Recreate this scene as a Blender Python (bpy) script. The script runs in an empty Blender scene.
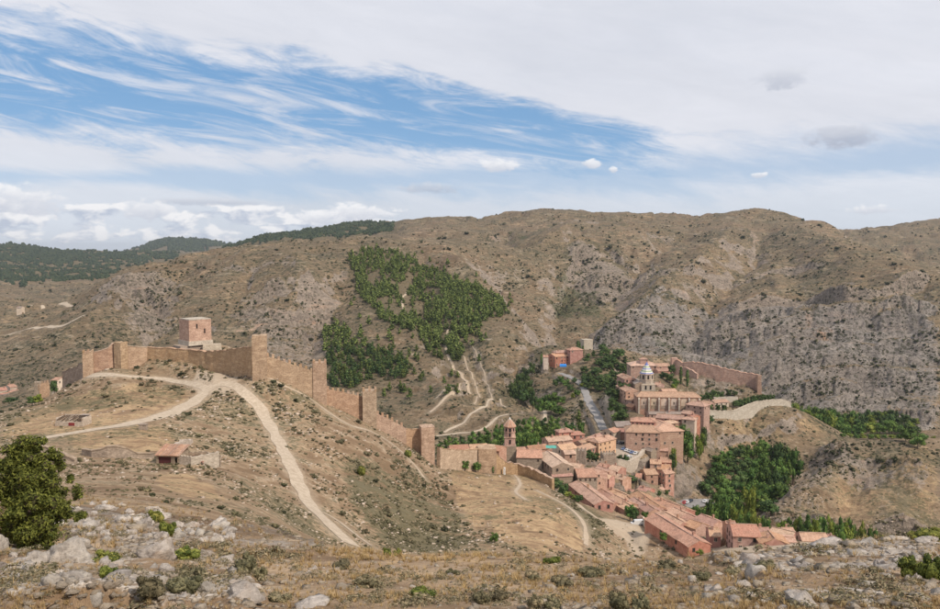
import bpy, bmesh, math, random
import numpy as np
from mathutils import Vector, noise as mnoise
random.seed(7); np.random.seed(7)
S = bpy.context.scene
COL = S.collection
R = math.radians
# ------------------------------------------------------------------ camera
F = 800.0                      # focal length in photo pixels (940 px wide)
PITCH = math.atan(54.5 / F)
SP, CP = math.sin(PITCH), math.cos(PITCH)
cam_d = bpy.data.cameras.new('camera'); cam = bpy.data.objects.new('camera', cam_d)
COL.objects.link(cam); S.camera = cam
cam_d.sensor_width = 36.0; cam_d.lens = F / 940.0 * 36.0
cam_d.clip_start = 0.1; cam_d.clip_end = 60000
cam.location = (0, 0, 0); cam.rotation_euler = (math.pi / 2 - PITCH, 0, 0)
# ------------------------------------------------------------------ light
SUN_EL, SUN_AZ = 45.0, 128.0      # azimuth clockwise from +Y (the view direction)
sun_d = bpy.data.lights.new('sun', 'SUN'); sun = bpy.data.objects.new('sun', sun_d); COL.objects.link(sun)
sun_d.energy = 3.7; sun_d.angle = R(1.2); sun_d.color = (1.0, 0.88, 0.74)
_e, _a = R(SUN_EL), R(SUN_AZ)
sdir = Vector((math.sin(_a) * math.cos(_e), math.cos(_a) * math.cos(_e), math.sin(_e)))
sun.rotation_euler = sdir.to_track_quat('Z', 'Y').to_euler()
S.view_settings.view_transform = 'Standard'; S.view_settings.look = 'None'
S.view_settings.exposure = 0.0; S.view_settings.gamma = 1.0
S.view_settings.use_curve_mapping = False
S.cycles.max_bounces = 5; S.cycles.diffuse_bounces = 2; S.cycles.transparent_max_bounces = 6
S.cycles.volume_bounces = 0

# ---- tiny expression helper for shader math
class X:
    nt = None
    def __init__(s, sock): s.s = sock
    @staticmethod
    def op(o, *a, clamp=False):
        n = X.nt.nodes.new('ShaderNodeMath'); n.operation = o; n.use_clamp = clamp
        for i, v in enumerate(a):
            if isinstance(v, X): X.nt.links.new(v.s, n.inputs[i])
            else: n.inputs[i].default_value = v
        return X(n.outputs[0])
    def __add__(s, o): return X.op('ADD', s, o)
    __radd__ = __add__
    def __mul__(s, o): return X.op('MULTIPLY', s, o)
    __rmul__ = __mul__
    def __sub__(s, o): return X.op('SUBTRACT', s, o)
    def __rsub__(s, o): return X.op('SUBTRACT', o, s)
    def __truediv__(s, o): return X.op('DIVIDE', s, o)
    def abs(s): return X.op('ABSOLUTE', s)
    def sq(s): return X.op('POWER', X.op('ABSOLUTE', s), 2.0)
    def sqrt(s): return X.op('SQRT', s)
    def ss(s, lo, hi):   # smoothstep lo->hi
        n = X.nt.nodes.new('ShaderNodeMapRange'); n.interpolation_type = 'SMOOTHSTEP'
        X.nt.links.new(s.s, n.inputs[0])
        n.inputs[1].default_value = lo; n.inputs[2].default_value = hi
        n.inputs[3].default_value = 0; n.inputs[4].default_value = 1
        if lo > hi:
            n.inputs[1].default_value = hi; n.inputs[2].default_value = lo
            n.inputs[3].default_value = 1; n.inputs[4].default_value = 0
        return X(n.outputs[0])
    def mr(s, a, b, c, d):
        n = X.nt.nodes.new('ShaderNodeMapRange'); X.nt.links.new(s.s, n.inputs[0])
        for i, v in enumerate((a, b, c, d)): n.inputs[i + 1].default_value = v
        return X(n.outputs[0])
    def max(s, o): return X.op('MAXIMUM', s, o)
    def min(s, o): return X.op('MINIMUM', s, o)
    def clamp(s): return X.op('ADD', s, 0.0, clamp=True)
def comb(a, b, c=0.0):
    n = X.nt.nodes.new('ShaderNodeCombineXYZ')
    for i, v in enumerate((a, b, c)):
        if isinstance(v, X): X.nt.links.new(v.s, n.inputs[i])
        else: n.inputs[i].default_value = v
    return n.outputs[0]
def fnoise(vec, scale, detail=4, rough=0.55, dist=0.0, typ='NOISE'):
    if typ == 'VORONOI':
        n = X.nt.nodes.new('ShaderNodeTexVoronoi')
        n.inputs['Scale'].default_value = scale
        if vec is not None: X.nt.links.new(vec, n.inputs['Vector'])
        return X(n.outputs['Distance'])
    n = X.nt.nodes.new('ShaderNodeTexNoise')
    n.inputs['Scale'].default_value = scale; n.inputs['Detail'].default_value = detail
    n.inputs['Roughness'].default_value = rough; n.inputs['Distortion'].default_value = dist
    if vec is not None: X.nt.links.new(vec, n.inputs['Vector'])
    return X(n.outputs[0])
def rgb(c): return (c[0], c[1], c[2], 1.0)
def cmix(f, a, b):
    n = X.nt.nodes.new('ShaderNodeMix'); n.data_type = 'RGBA'
    def put(v, s):
        if isinstance(v, X): X.nt.links.new(v.s, s)
        elif isinstance(v, bpy.types.NodeSocket): X.nt.links.new(v, s)
        elif isinstance(v, (int, float)): s.default_value = v
        else: s.default_value = rgb(v)
    put(f, n.inputs[0]); put(a, n.inputs[6]); put(b, n.inputs[7])
    return n.outputs[2]
def cmul(c, f):
    n = X.nt.nodes.new('ShaderNodeVectorMath'); n.operation = 'SCALE'
    X.nt.links.new(c, n.inputs[0])
    if isinstance(f, X): X.nt.links.new(f.s, n.inputs[3])
    else: n.inputs[3].default_value = f
    return n.outputs[0]

# ------------------------------------------------------------------ sky
W = bpy.data.worlds.new('World'); S.world = W; W.use_nodes = True
nt = W.node_tree; nt.nodes.clear(); X.nt = nt
out = nt.nodes.new('ShaderNodeOutputWorld'); bg = nt.nodes.new('ShaderNodeBackground')
sky = nt.nodes.new('ShaderNodeTexSky'); sky.sky_type = 'NISHITA'; sky.sun_disc = False
sky.sun_elevation = R(SUN_EL); sky.sun_rotation = R(SUN_AZ); sky.altitude = 1200
sky.air_density = 1.0; sky.dust_density = 0.6; sky.ozone_density = 1.2
SKYS = 0.1
tc = nt.nodes.new('ShaderNodeTexCoord'); sep = nt.nodes.new('ShaderNodeSeparateXYZ')
nt.links.new(tc.outputs['Generated'], sep.inputs[0])
dx, dy, dz = X(sep.outputs[0]), X(sep.outputs[1]), X(sep.outputs[2])
az = X.op('ARCTAN2', dx, dy); el = X.op('ARCSINE', dz)
U = az * F; V = el * F            # degrees of arc in photo-sized units (U right, V up)
# streak noise, stretched along a slightly tilted horizontal
st = comb(U * 0.004, V * 0.018 + U * 0.004, 3.0)
n1 = fnoise(st, 1.0, 7, 0.62, 0.6)
st2 = comb(U * 0.0022, V * 0.006 + U * 0.0012, 9.0)
n2 = fnoise(st2, 1.3, 5, 0.55, 0.3)
n3 = fnoise(comb(U * 0.012, V * 0.05 + U * 0.008, 5.0), 1.0, 7, 0.7, 0.9)
# the open blue band: centre line falls towards the right and closes there
Vc = U.mr(-470, -70, 150, 127) + U.mr(-70, 250, 0, -44)
hw = U.mr(-100, 320, 40, 8)
cir = fnoise(comb(U * 0.0065, V * 0.050 + U * 0.0075, 14.0), 1.0, 6, 0.62, 1.2)
d1 = (V - Vc).abs() / hw
nmix = (n1 - 0.5) * 2.2 + (n3 - 0.5) * 1.5
sheet = (d1.max(U.ss(40, 330) * 2.0) + nmix).ss(0.6, 1.35).max(cir.ss(0.45, 0.72) * 0.86)
# second, fainter gap low over the hills
d2 = (V - U.mr(-470, 400, 62, 78)).abs() / U.mr(-300, 0, 7, 15)
gap2 = (d2 + (n1 - 0.5) * 5.0 + (n3 - .5) * 2.0).ss(0.2, 2.2).mr(0, 1, 0.42, 1.0)
cov = sheet * gap2 * (n2 + n3 * 0.4).mr(0.45, 0.95, 0.90, 1.0)
cov = X.op('MULTIPLY', cov, 0.98).clamp()
top = V.ss(20, 120)
shade = (n2 * 0.6 + n1 * 0.4 + n3 * .2).mr(0.35, 0.90, 0.87, 1.08)
ccol = cmul(cmix(top, (0.74, 0.785, 0.86), (0.80, 0.81, 0.87)), shade)
skyc = cmul(sky.outputs[0], SKYS)
skyc = cmix(V.ss(-40, 160), cmix(0.75, skyc, (0.42, 0.60, 0.85)), cmix(0.72, skyc, (0.19, 0.40, 0.70)))
col = cmix(cov, skyc, ccol)
# rows of cumulus low in the sky
cv = comb(U * 0.030, V * 0.062, 1.0)
k1 = fnoise(cv, 1.0, 6, 0.55, 0.2); k1b = fnoise(comb(U * 0.030 + 0.25, V * 0.062 + 0.35, 1.0), 1.0, 6, 0.55, 0.2)
kband = (V.ss(-6, 14) * V.ss(58, 34)) * U.ss(60, -120).mr(0, 1, 0.15, 1)
kd = (k1 + (kband - 1.0) * 0.5).ss(0.41, 0.53)
klit = ((k1 - k1b) * 5.5 + V.mr(0, 44, 0.15, 0.75)).clamp()
kcol = cmix(klit, (0.52, 0.58, 0.70), (0.97, 0.96, 0.97))
col = cmix(kd * 0.92, col, kcol)
# single small clouds
cn = fnoise(comb(U * 0.06, V * 0.10, 2.0), 1.0, 5, 0.6, 0.3)
for (u, v, rx, ry, g) in ((495, 166, 20, 6, 0), (590, 165, 10, 4.5, 0), (612, 171, 4, 3, 0), (775, 92, 20, 9, 1), (836, 148, 25, 9, 2), (888, 4, 34, 9, 1),
                          (870, 214, 20, 4.5, 0), (757, 180, 8, 3, 0), (203, 204, 50, 3.5, 1), (430, 188, 26, 5, 1), (20, 206, 32, 13, 0), (150, 212, 20, 10, 0),
                          (355, 214, 34, 9, 0), (320, 219, 22, 8, 0)):
    uu = math.atan((u - 470) / F) * F; vv = (250 - v) * 0.985
    q = ((U - uu) / rx).sq() + ((V - vv) / ry).sq()
    m = (q + (cn - 0.5) * -5.0).ss(1.9 if g else 1.5, -.1 if g else .3)
    up = ((V - vv) / ry * 0.7 + (cn - 0.5) * 1.8 + 0.4).clamp()
    lo, hi = (((0.66, 0.69, 0.77), (0.95, 0.95, 0.97)), ((0.44, 0.48, 0.58), (0.72, 0.74, 0.80)), ((0.34, 0.37, 0.47), (0.56, 0.59, 0.67)))[g]
    col = cmix(m * (0.9 if g == 0 else 0.62), col, cmix(up, lo, hi))
# below the horizon: plain ground-haze tone
col = cmix(V.ss(-14, -2), (0.25, 0.23, 0.20), col)
nt.links.new(col, bg.inputs[0]); bg.inputs[1].default_value = 1.0
nt.links.new(bg.outputs[0], out.inputs[0])
# ------------------------------------------------------------------ terrain
def pxw(u, v, D):
    """photo pixel at forward distance D -> world point"""
    xx = (u - 470.0) / F; yy = (304.5 - v) / F
    k = D / (CP + yy * SP)
    return np.array((k * xx, D, k * (-SP + yy * CP)))
def proj(x, y, z):
    cz = y * CP - z * SP; cy = y * SP + z * CP
    cz = np.where(cz < 0.05, 0.05, cz)
    return 470 + F * x / cz, 304.5 - F * cy / cz
def _hash(ix, iy, seed):
    h = (ix.astype(np.int64) * 374761393 + iy.astype(np.int64) * 668265263 + seed * 1442695041) & 0xffffffff
    h = ((h ^ (h >> 13)) * 1274126177) & 0xffffffff
    return (h ^ (h >> 16)) & 0xffffffff
def perlin(x, y, seed=0):
    ix = np.floor(x); iy = np.floor(y); fx = x - ix; fy = y - iy
    def g(i, j):
        a = _hash(ix + i, iy + j, seed) * (2 * np.pi / 4294967296.0)
        return np.cos(a) * (fx - i) + np.sin(a) * (fy - j)
    sx = fx * fx * fx * (fx * (fx * 6 - 15) + 10); sy = fy * fy * fy * (fy * (fy * 6 - 15) + 10)
    a = g(0, 0); b = g(1, 0); c = g(0, 1); d = g(1, 1)
    return ((a + sx * (b - a)) * (1 - sy) + (c + sx * (d - c)) * sy) * 1.5
def fbm(x, y, o=4, seed=0, rid=False, gain=0.5):
    s = 0; a = 1.0; t = 0
    for i in range(o):
        n = perlin(x, y, seed + i * 17)
        if rid: n = 1 - 2 * np.abs(n)
        s = s + a * n; t += a; a *= gain; x = x * 2.03 + 5.1; y = y * 2.03 + 1.7
    return s / t
# control points (photo u, v, forward distance) of the real relief, ordered near to far
CPT = []
def C(D, *uv):
    """points u,v at one distance"""
    for i in range(0, len(uv), 2): CPT.append((uv[i], uv[i + 1], D))
def P(*t):
    for p in t: CPT.append(p)
for D, v in ((1.3, 1500), (2.5, 995), (4, 800), (6, 682)):
    for u in (-150, 200, 470, 740, 1090): CPT.append((u, v, D))
for u, dv in ((-150, -14), (0, -14), (120, -8), (250, 0), (400, 2), (560, 2), (700, 0), (820, -2), (940, -4), (1090, -4)):
    P((u, 612 + dv * .3, 8.5), (u, 592 + dv * .6, 12), (u, 574 + dv * .8, 18), (u, 561 + dv, 26))
# near crest and the hidden dip behind it
for u, v in ((330, 549), (400, 556), (470, 554), (560, 557), (620, 562), (700, 559), (780, 553), (850, 544), (940, 540), (1060, 538)): P((u, v, 38))
for u, v in ((330, 556), (400, 566), (470, 572), (560, 580), (620, 585), (700, 585), (780, 580), (850, 574), (940, 570), (1060, 570)): P((u, v, 62))
for u, v in ((330, 561), (400, 575), (470, 590), (560, 602), (700, 610), (850, 610), (1000, 610)): P((u, v, 100))
for u, v in ((400, 568), (470, 580), (560, 596), (700, 600), (850, 610), (1000, 618)): P((u, v, 150))
# left: rocky rib running into the castle field
P((-150, 520, 38), (0, 520, 38), (60, 517, 38), (130, 519, 38), (200, 531, 38), (260, 541, 38))
P((-150, 498, 60), (0, 498, 60), (60, 500, 60), (130, 501, 60), (200, 512, 60), (270, 530, 60))
P((-150, 486, 95), (0, 487, 95), (100, 488, 95), (200, 497, 95), (260, 515, 95), (310, 540, 100))
P((-150, 470, 140), (0, 469, 140), (100, 472, 140), (160, 476, 140), (230, 490, 140), (280, 518, 145), (320, 541, 150))
P((-150, 452, 175), (0, 450, 175), (60, 452, 178), (120, 454, 178), (180, 466, 172), (230, 476, 170), (290, 507, 175))
P((350, 545, 166), (310, 506, 195), (290, 462, 235), (262, 412, 290), (232, 388, 325), (215, 380, 335), (205, 382, 330))
P((330, 524, 178), (380, 545, 190), (420, 545, 215), (380, 500, 235), (340, 470, 255), (330, 440, 275), (300, 420, 290), (280, 395, 305), (400, 465, 290))
P((240, 440, 245), (200, 430, 240), (200, 460, 200), (150, 440, 205), (100, 436, 210), (50, 438, 208), (0, 445, 200), (-100, 448, 195))
P((170, 405, 275), (200, 395, 300), (130, 415, 245), (80, 412, 262), (30, 425, 235), (60, 400, 300), (0, 418, 270), (-100, 425, 250))
P((165, 358, 341), (188, 359, 337), (206, 361, 332), (222, 361, 325), (165, 371, 334), (188, 372, 330), (206, 373, 324))
P((100, 388, 305), (140, 385, 310), (180, 380, 325), (90, 378, 322), (120, 370, 325), (150, 373, 332), (180, 372, 340), (240, 376, 322))
# castle platform and wall foot
P((80, 379, 332), (95, 373, 335), (112, 367, 338), (135, 369, 345), (150, 352, 352), (190, 344, 356), (225, 347, 350), (250, 366, 330), (262, 372, 312), (285, 380, 316), (318, 400, 324), (345, 410, 330), (369, 424, 334), (400, 440, 340), (428, 459, 345))
P((60, 392, 340), (40, 402, 345), (20, 412, 345), (-50, 425, 345))
# ground falling away behind the walls
P((60, 430, 420), (120, 415, 430), (200, 415, 440), (262, 425, 430), (318, 440, 430), (369, 458, 430), (428, 482, 430), (-100, 430, 460))
# right flank of the castle hill, brown field
P((440, 470, 345), (450, 466, 368), (475, 470, 380), (500, 473, 385), (530, 480, 372), (556, 490, 358), (570, 497, 350))
P((440, 500, 290), (430, 530, 235), (470, 535, 232), (500, 540, 222), (540, 545, 218), (500, 500, 288), (540, 510, 276), (480, 485, 330), (560, 540, 236), (585, 552, 235), (520, 549, 205), (580, 520, 285), (600, 540, 262), (600, 520, 300), (450, 549, 205), (620, 556, 262))
# lower town, car park
P((590, 505, 348), (615, 518, 338), (640, 528, 322), (635, 543, 305), (650, 555, 285), (680, 560, 272), (700, 557, 268), (740, 551, 262), (780, 550, 258), (830, 545, 262), (870, 548, 270), (940, 550, 280))
P((650, 522, 345), (680, 520, 355), (700, 522, 350), (730, 534, 325), (760, 536, 315), (800, 540, 310), (840, 548, 300))
P((560, 476, 400), (600, 486, 392), (640, 498, 385), (660, 500, 400), (560, 462, 430), (540, 462, 420), (600, 466, 425), (640, 472, 425), (590, 455, 455), (575, 452, 455))
P((612, 443, 492), (628, 443, 495), (640, 455, 465), (618, 456, 455), (655, 458, 470), (670, 458, 470), (600, 448, 470))
P((650, 485, 438), (668, 489, 432), (635, 483, 432), (680, 478, 462), (690, 503, 425), (670, 505, 415), (700, 500, 440))
# cathedral terrace
P((640, 425, 515), (670, 425, 520), (700, 432, 525), (700, 455, 500), (640, 398, 560), (670, 392, 575), (700, 400, 575), (640, 375, 620), (660, 372, 640), (625, 390, 580), (620, 410, 550), (630, 430, 520))
# spur east of the cathedral, its crest and far side
P((706, 416, 552), (730, 414, 566), (760, 408, 590), (780, 405, 606), (800, 410, 612), (820, 420, 610), (842, 433, 600), (860, 446, 590))
P((720, 430, 540), (760, 428, 560), (800, 435, 570), (720, 450, 520), (760, 450, 525), (720, 470, 492), (710, 490, 462), (740, 475, 490), (800, 452, 545), (828, 448, 560))
P((683, 374, 644), (705, 375, 637), (720, 378, 633), (745, 383, 627), (758, 386, 621))
P((690, 398, 606), (720, 395, 617), (760, 396, 618), (700, 383, 632), (740, 390, 628), (762, 394, 626))
P((690, 400, 690), (740, 415, 690), (780, 430, 690), (820, 432, 690), (870, 430, 690), (940, 436, 680), (1060, 440, 680), (640, 395, 720), (880, 434, 660), (850, 440, 650))
# river loop in front (about 150 m below the camera)
P((735, 515, 450), (770, 512, 452), (800, 500, 480), (720, 525, 430), (800, 540, 408), (850, 560, 385), (900, 570, 375), (1000, 575, 372), (760, 548, 390), (700, 540, 385), (820, 488, 505))
# rocky hill right of centre
P((778, 508, 418), (800, 520, 400), (850, 530, 388), (900, 533, 384), (1000, 536, 382), (800, 485, 440), (820, 462, 480), (830, 447, 515), (855, 442, 530), (880, 440, 540), (920, 437, 560), (1000, 432, 580), (860, 452, 510), (900, 470, 465), (850, 480, 450), (860, 505, 418), (920, 500, 422), (940, 460, 500), (1060, 480, 460), (900, 452, 500))
P((800, 512, 410), (850, 522, 398), (900, 527, 393))
P((880, 445, 600), (940, 445, 610), (1060, 445, 620))
# valley with the road
P((605, 432, 548), (592, 412, 590), (585, 396, 630), (575, 383, 665), (560, 373, 700), (570, 366, 730), (545, 368, 725), (610, 395, 640), (600, 370, 700), (620, 360, 740), (560, 395, 655), (550, 385, 680), (535, 362, 735))
P((560, 420, 590), (545, 432, 560), (520, 452, 500), (480, 462, 480), (440, 470, 470), (400, 465, 500), (585, 440, 510), (540, 405, 640), (525, 398, 660), (560, 440, 500))
P((560, 360, 765), (600, 352, 790), (640, 355, 780), (700, 372, 760))
# slope with terraces, bottom of the pine hill
P((440, 445, 545), (470, 442, 545), (500, 425, 580), (540, 408, 620), (450, 425, 590), (480, 410, 620), (510, 400, 640), (530, 385, 680), (515, 372, 715), (540, 358, 760), (470, 390, 675), (440, 400, 650), (400, 410, 630), (360, 405, 640), (320, 398, 660), (500, 372, 720), (460, 370, 725), (520, 350, 780), (480, 345, 790))
P((420, 380, 700), (380, 385, 700), (340, 378, 720), (300, 370, 730), (400, 360, 760), (360, 345, 800), (420, 345, 800), (320, 345, 800), (280, 350, 780), (460, 335, 830), (500, 325, 880), (380, 325, 850), (340, 315, 890), (440, 310, 910), (300, 325, 860), (540, 338, 870))
P((260, 345, 790), (240, 330, 830), (200, 330, 840), (160, 335, 820), (120, 345, 790), (80, 355, 770), (40, 365, 760), (0, 378, 730), (-100, 380, 730), (20, 388, 680), (-40, 392, 680), (40, 385, 640))
P((260, 300, 950), (200, 305, 940), (150, 310, 930), (220, 285, 1030), (150, 288, 1020), (280, 280, 1030), (350, 285, 1000), (420, 282, 1020), (480, 295, 980), (508, 312, 940), (120, 305, 960), (80, 325, 880), (40, 335, 880), (0, 340, 900), (-100, 340, 900))
P((60, 315, 1000), (0, 318, 1150), (90, 300, 1050), (-100, 315, 1200), (560, 342, 900))
# crest of the left ridge
P((79, 297, 1120), (105, 281, 1150), (118, 271, 1170), (144, 262, 1190), (168, 256, 1210), (210, 251, 1240), (240, 243.5, 1260), (309, 240, 1300), (348, 237, 1330), (387, 240, 1330), (430, 243, 1320), (470, 250, 1280), (500, 268, 1200), (530, 300, 1060), (555, 322, 980))
P((180, 268, 1130), (250, 260, 1140), (320, 258, 1120), (380, 252, 1160), (440, 265, 1110), (480, 275, 1090))
# dip behind it
P((79, 310, 1400), (120, 292, 1450), (168, 275, 1500), (210, 268, 1550), (260, 262, 1600), (309, 256, 1600), (348, 252, 1600), (387, 250, 1560))
# main mountain, middle and right
P((430, 240, 1500), (470, 243, 1450), (520, 270, 1300), (560, 300, 1150), (600, 325, 1000), (600, 345, 900), (640, 345, 900), (560, 330, 1010))
P((430, 228, 1900), (470, 228, 1900), (520, 235, 1750), (560, 255, 1500), (600, 290, 1230), (640, 300, 1180), (640, 270, 1380), (600, 250, 1600), (640, 240, 1700), (560, 228, 1950), (600, 228, 1950), (520, 222, 2100))
P((680, 340, 930), (720, 350, 900), (680, 310, 1090), (720, 320, 1010), (700, 285, 1230), (700, 250, 1600), (700, 228, 1950), (650, 225, 2000), (750, 240, 1750), (750, 222, 2050), (760, 270, 1330), (780, 300, 1110), (800, 250, 1580), (840, 270, 1330), (820, 290, 1170))
P((700, 372, 800), (740, 385, 780), (780, 400, 760), (830, 415, 745), (880, 422, 735), (940, 428, 725), (1060, 435, 720))
P((740, 355, 870), (780, 370, 840), (830, 385, 815), (880, 392, 810), (940, 400, 800), (1060, 405, 790), (780, 340, 930), (840, 355, 890), (900, 360, 880), (940, 365, 880), (1060, 370, 870))
P((780, 322, 985), (840, 332, 965), (900, 335, 960), (940, 338, 955), (1060, 345, 940), (840, 318, 990), (900, 320, 990), (940, 322, 985), (840, 305, 1030), (900, 305, 1030), (940, 305, 1035), (840, 292, 1080), (900, 290, 1095), (940, 290, 1095), (1060, 300, 1080))
P((900, 280, 1180), (940, 280, 1170), (870, 262, 1400), (1060, 285, 1200))
# skyline of the mountain
for u, v, D in ((392, 223, 2350), (430, 217, 2350), (470, 216.5, 2350), (491, 214, 2350), (533, 210.5, 2350), (557, 209.5, 2350), (591, 211.5, 2350), (644, 211.5, 2350), (700, 212.5, 2300), (750, 208.5, 2250), (779, 212, 2200), (805, 218.5, 2150), (836, 228, 1950), (871, 247, 1650), (897, 260, 1480), (936, 268, 1400), (1060, 275, 1400)):
    P((u, v, D))
for u, v in ((392, 229), (470, 228), (557, 224), (644, 225), (750, 224), (805, 234)): P((u, v, 2700))
P((836, 240, 2300), (871, 262, 2000), (897, 275, 1850), (936, 285, 1800), (1060, 290, 1800))
P((871, 240, 2400), (897, 250, 2300), (936, 250, 2300), (1060, 255, 2300))
P((836, 229, 2800), (860, 227.5, 2800), (884, 226.5, 2800), (931, 219.5, 2800), (960, 219, 2800), (1060, 218, 2800), (860, 240, 3300), (940, 238, 3300))
# dark forested slope left of the mountain
P((230, 250, 2200), (260, 247, 2200), (309, 243, 2200), (340, 238, 2200), (380, 230, 2300), (230, 244, 2900), (260, 237, 2900), (300, 230, 2900), (330, 225.5, 2900), (360, 222, 2900), (392, 221, 2900), (260, 248, 3400), (330, 240, 3400), (392, 238, 3400))
# far left plains, forest plateau, furthest ridge
P((0, 302, 1500), (50, 302, 1500), (-100, 300, 1500), (0, 290, 1900), (50, 290, 1900), (90, 292, 1800), (-100, 290, 1900), (0, 278, 2400), (60, 276, 2400), (110, 274, 2400), (-100, 280, 2400), (160, 270, 2400))
P((0, 262, 3300), (60, 265, 3300), (120, 264, 3300), (200, 262, 3300), (-100, 262, 3300), (0, 243, 4300), (13, 242.5, 4300), (26, 244.5, 4300), (46, 248, 4300), (66, 249.5, 4300), (99, 251, 4300), (150, 252, 4300), (200, 254, 4300), (-100, 240, 4300), (260, 254, 4300))
P((0, 256, 5200), (60, 257, 5200), (120, 256, 5200), (200, 254, 5200), (-100, 255, 5200))
P((90, 254, 6500), (125, 250.5, 6500), (145, 244, 6500), (163, 238, 6500), (180, 237.5, 6500), (205, 239.5, 6500), (228, 243, 6500), (260, 246, 6500), (40, 254, 6500), (-100, 252, 6500))
for u in (-150, 0, 160, 320, 470, 620, 780, 940, 1090):
    P((u, 254, 8200), (u, 251.5, 12000), (u, 251.2, 20000))
for u in (470, 620, 780): P((u, 246, 3800), (u, 250, 5200))
P((940, 245, 4200), (1090, 245, 4200))

cp = np.array(CPT, float)
w = np.array([pxw(*c) for c in CPT])
ca = w[:, 0] / w[:, 1]; ct = np.log(w[:, 1]); cg = -w[:, 2] / w[:, 1] - 1.7 / w[:, 1]
KA, KT = 8.0, 5.5
def feat(a, t): return np.stack([a * KA, t * KT], -1)
fc = feat(ca, ct)
def phi(r2): return np.sqrt(r2 + 0.06)
A = phi(((fc[:, None] - fc[None]) ** 2).sum(-1)); n = len(fc)
M = np.zeros((n + 3, n + 3)); M[:n, :n] = A - np.eye(n) * 0.02
PX = np.c_[np.ones(n), fc]; M[:n, n:] = PX; M[n:, :n] = PX.T
sol = np.linalg.solve(M, np.r_[cg, 0, 0, 0])
TA = np.linspace(-0.80, 0.80, 330); TT = np.linspace(math.log(1.2), math.log(21000), 520)
TAB = np.zeros((len(TT), len(TA)))
for i, t in enumerate(TT):
    f = feat(TA, np.full_like(TA, t))
    r2 = ((f[:, None] - fc[None]) ** 2).sum(-1)
    TAB[i] = phi(r2) @ sol[:n] + sol[n] + f @ sol[n + 1:]
def base(x, y):
    x = np.asarray(x, float); y = np.asarray(y, float)
    yc = np.clip(y, 1.25, 20500)
    a = np.clip(x / yc, -0.79, 0.79); t = np.log(yc)
    ia = (a - TA[0]) / (TA[1] - TA[0]); it = (t - TT[0]) / (TT[1] - TT[0])
    i0 = np.clip(ia.astype(int), 1, len(TA) - 3); j0 = np.clip(it.astype(int), 1, len(TT) - 3)
    fa = np.clip(ia - i0, 0, 1); ft = np.clip(it - j0, 0, 1)
    def cr(f): f2 = f * f; f3 = f2 * f; return (-.5 * f + f2 - .5 * f3, 1 - 2.5 * f2 + 1.5 * f3, .5 * f + 2 * f2 - 1.5 * f3, -.5 * f2 + .5 * f3)
    wa = cr(fa); wt = cr(ft); g = 0
    for j in range(4):
        for i in range(4): g = g + wt[j] * wa[i] * TAB[j0 + j - 1, i0 + i - 1]
    return -g * yc - 1.7 - np.minimum(y - 1.25, 0) * 0.25
def inpoly(px, py, poly):
    r = np.zeros(px.shape, bool); n = len(poly)
    for i in range(n):
        x1, y1 = poly[i]; x2, y2 = poly[(i + 1) % n]
        if y1 == y2: continue
        c = (y1 > py) != (y2 > py)
        r ^= c & (px < (x2 - x1) * (py - y1) / (y2 - y1) + x1)
    return r
_HD = np.exp(np.linspace(math.log(6), math.log(9000), 2600))
def hit(u, v, dmin=6.0, dmax=9000.0):
    """where the ray through a photo pixel meets the land"""
    d = _HD[(_HD >= dmin) & (_HD <= dmax)]
    xx = (u - 470.0) / F; yy = (304.5 - v) / F; k = d / (CP + yy * SP)
    x = k * xx; z = k * (-SP + yy * CP)
    b = base(x, d); below = z <= b
    if not below.any(): return None
    i = int(np.argmax(below))
    if i == 0: return np.array((x[0], d[0], b[0]))
    f = (z[i-1] - b[i-1]) / max(1e-9, (z[i-1] - b[i-1]) - (z[i] - b[i]))
    X0 = x[i-1] + f * (x[i] - x[i-1]); Y0 = d[i-1] + f * (d[i] - d[i-1])
    return np.array((X0, Y0, float(base(X0, Y0))))
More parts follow.
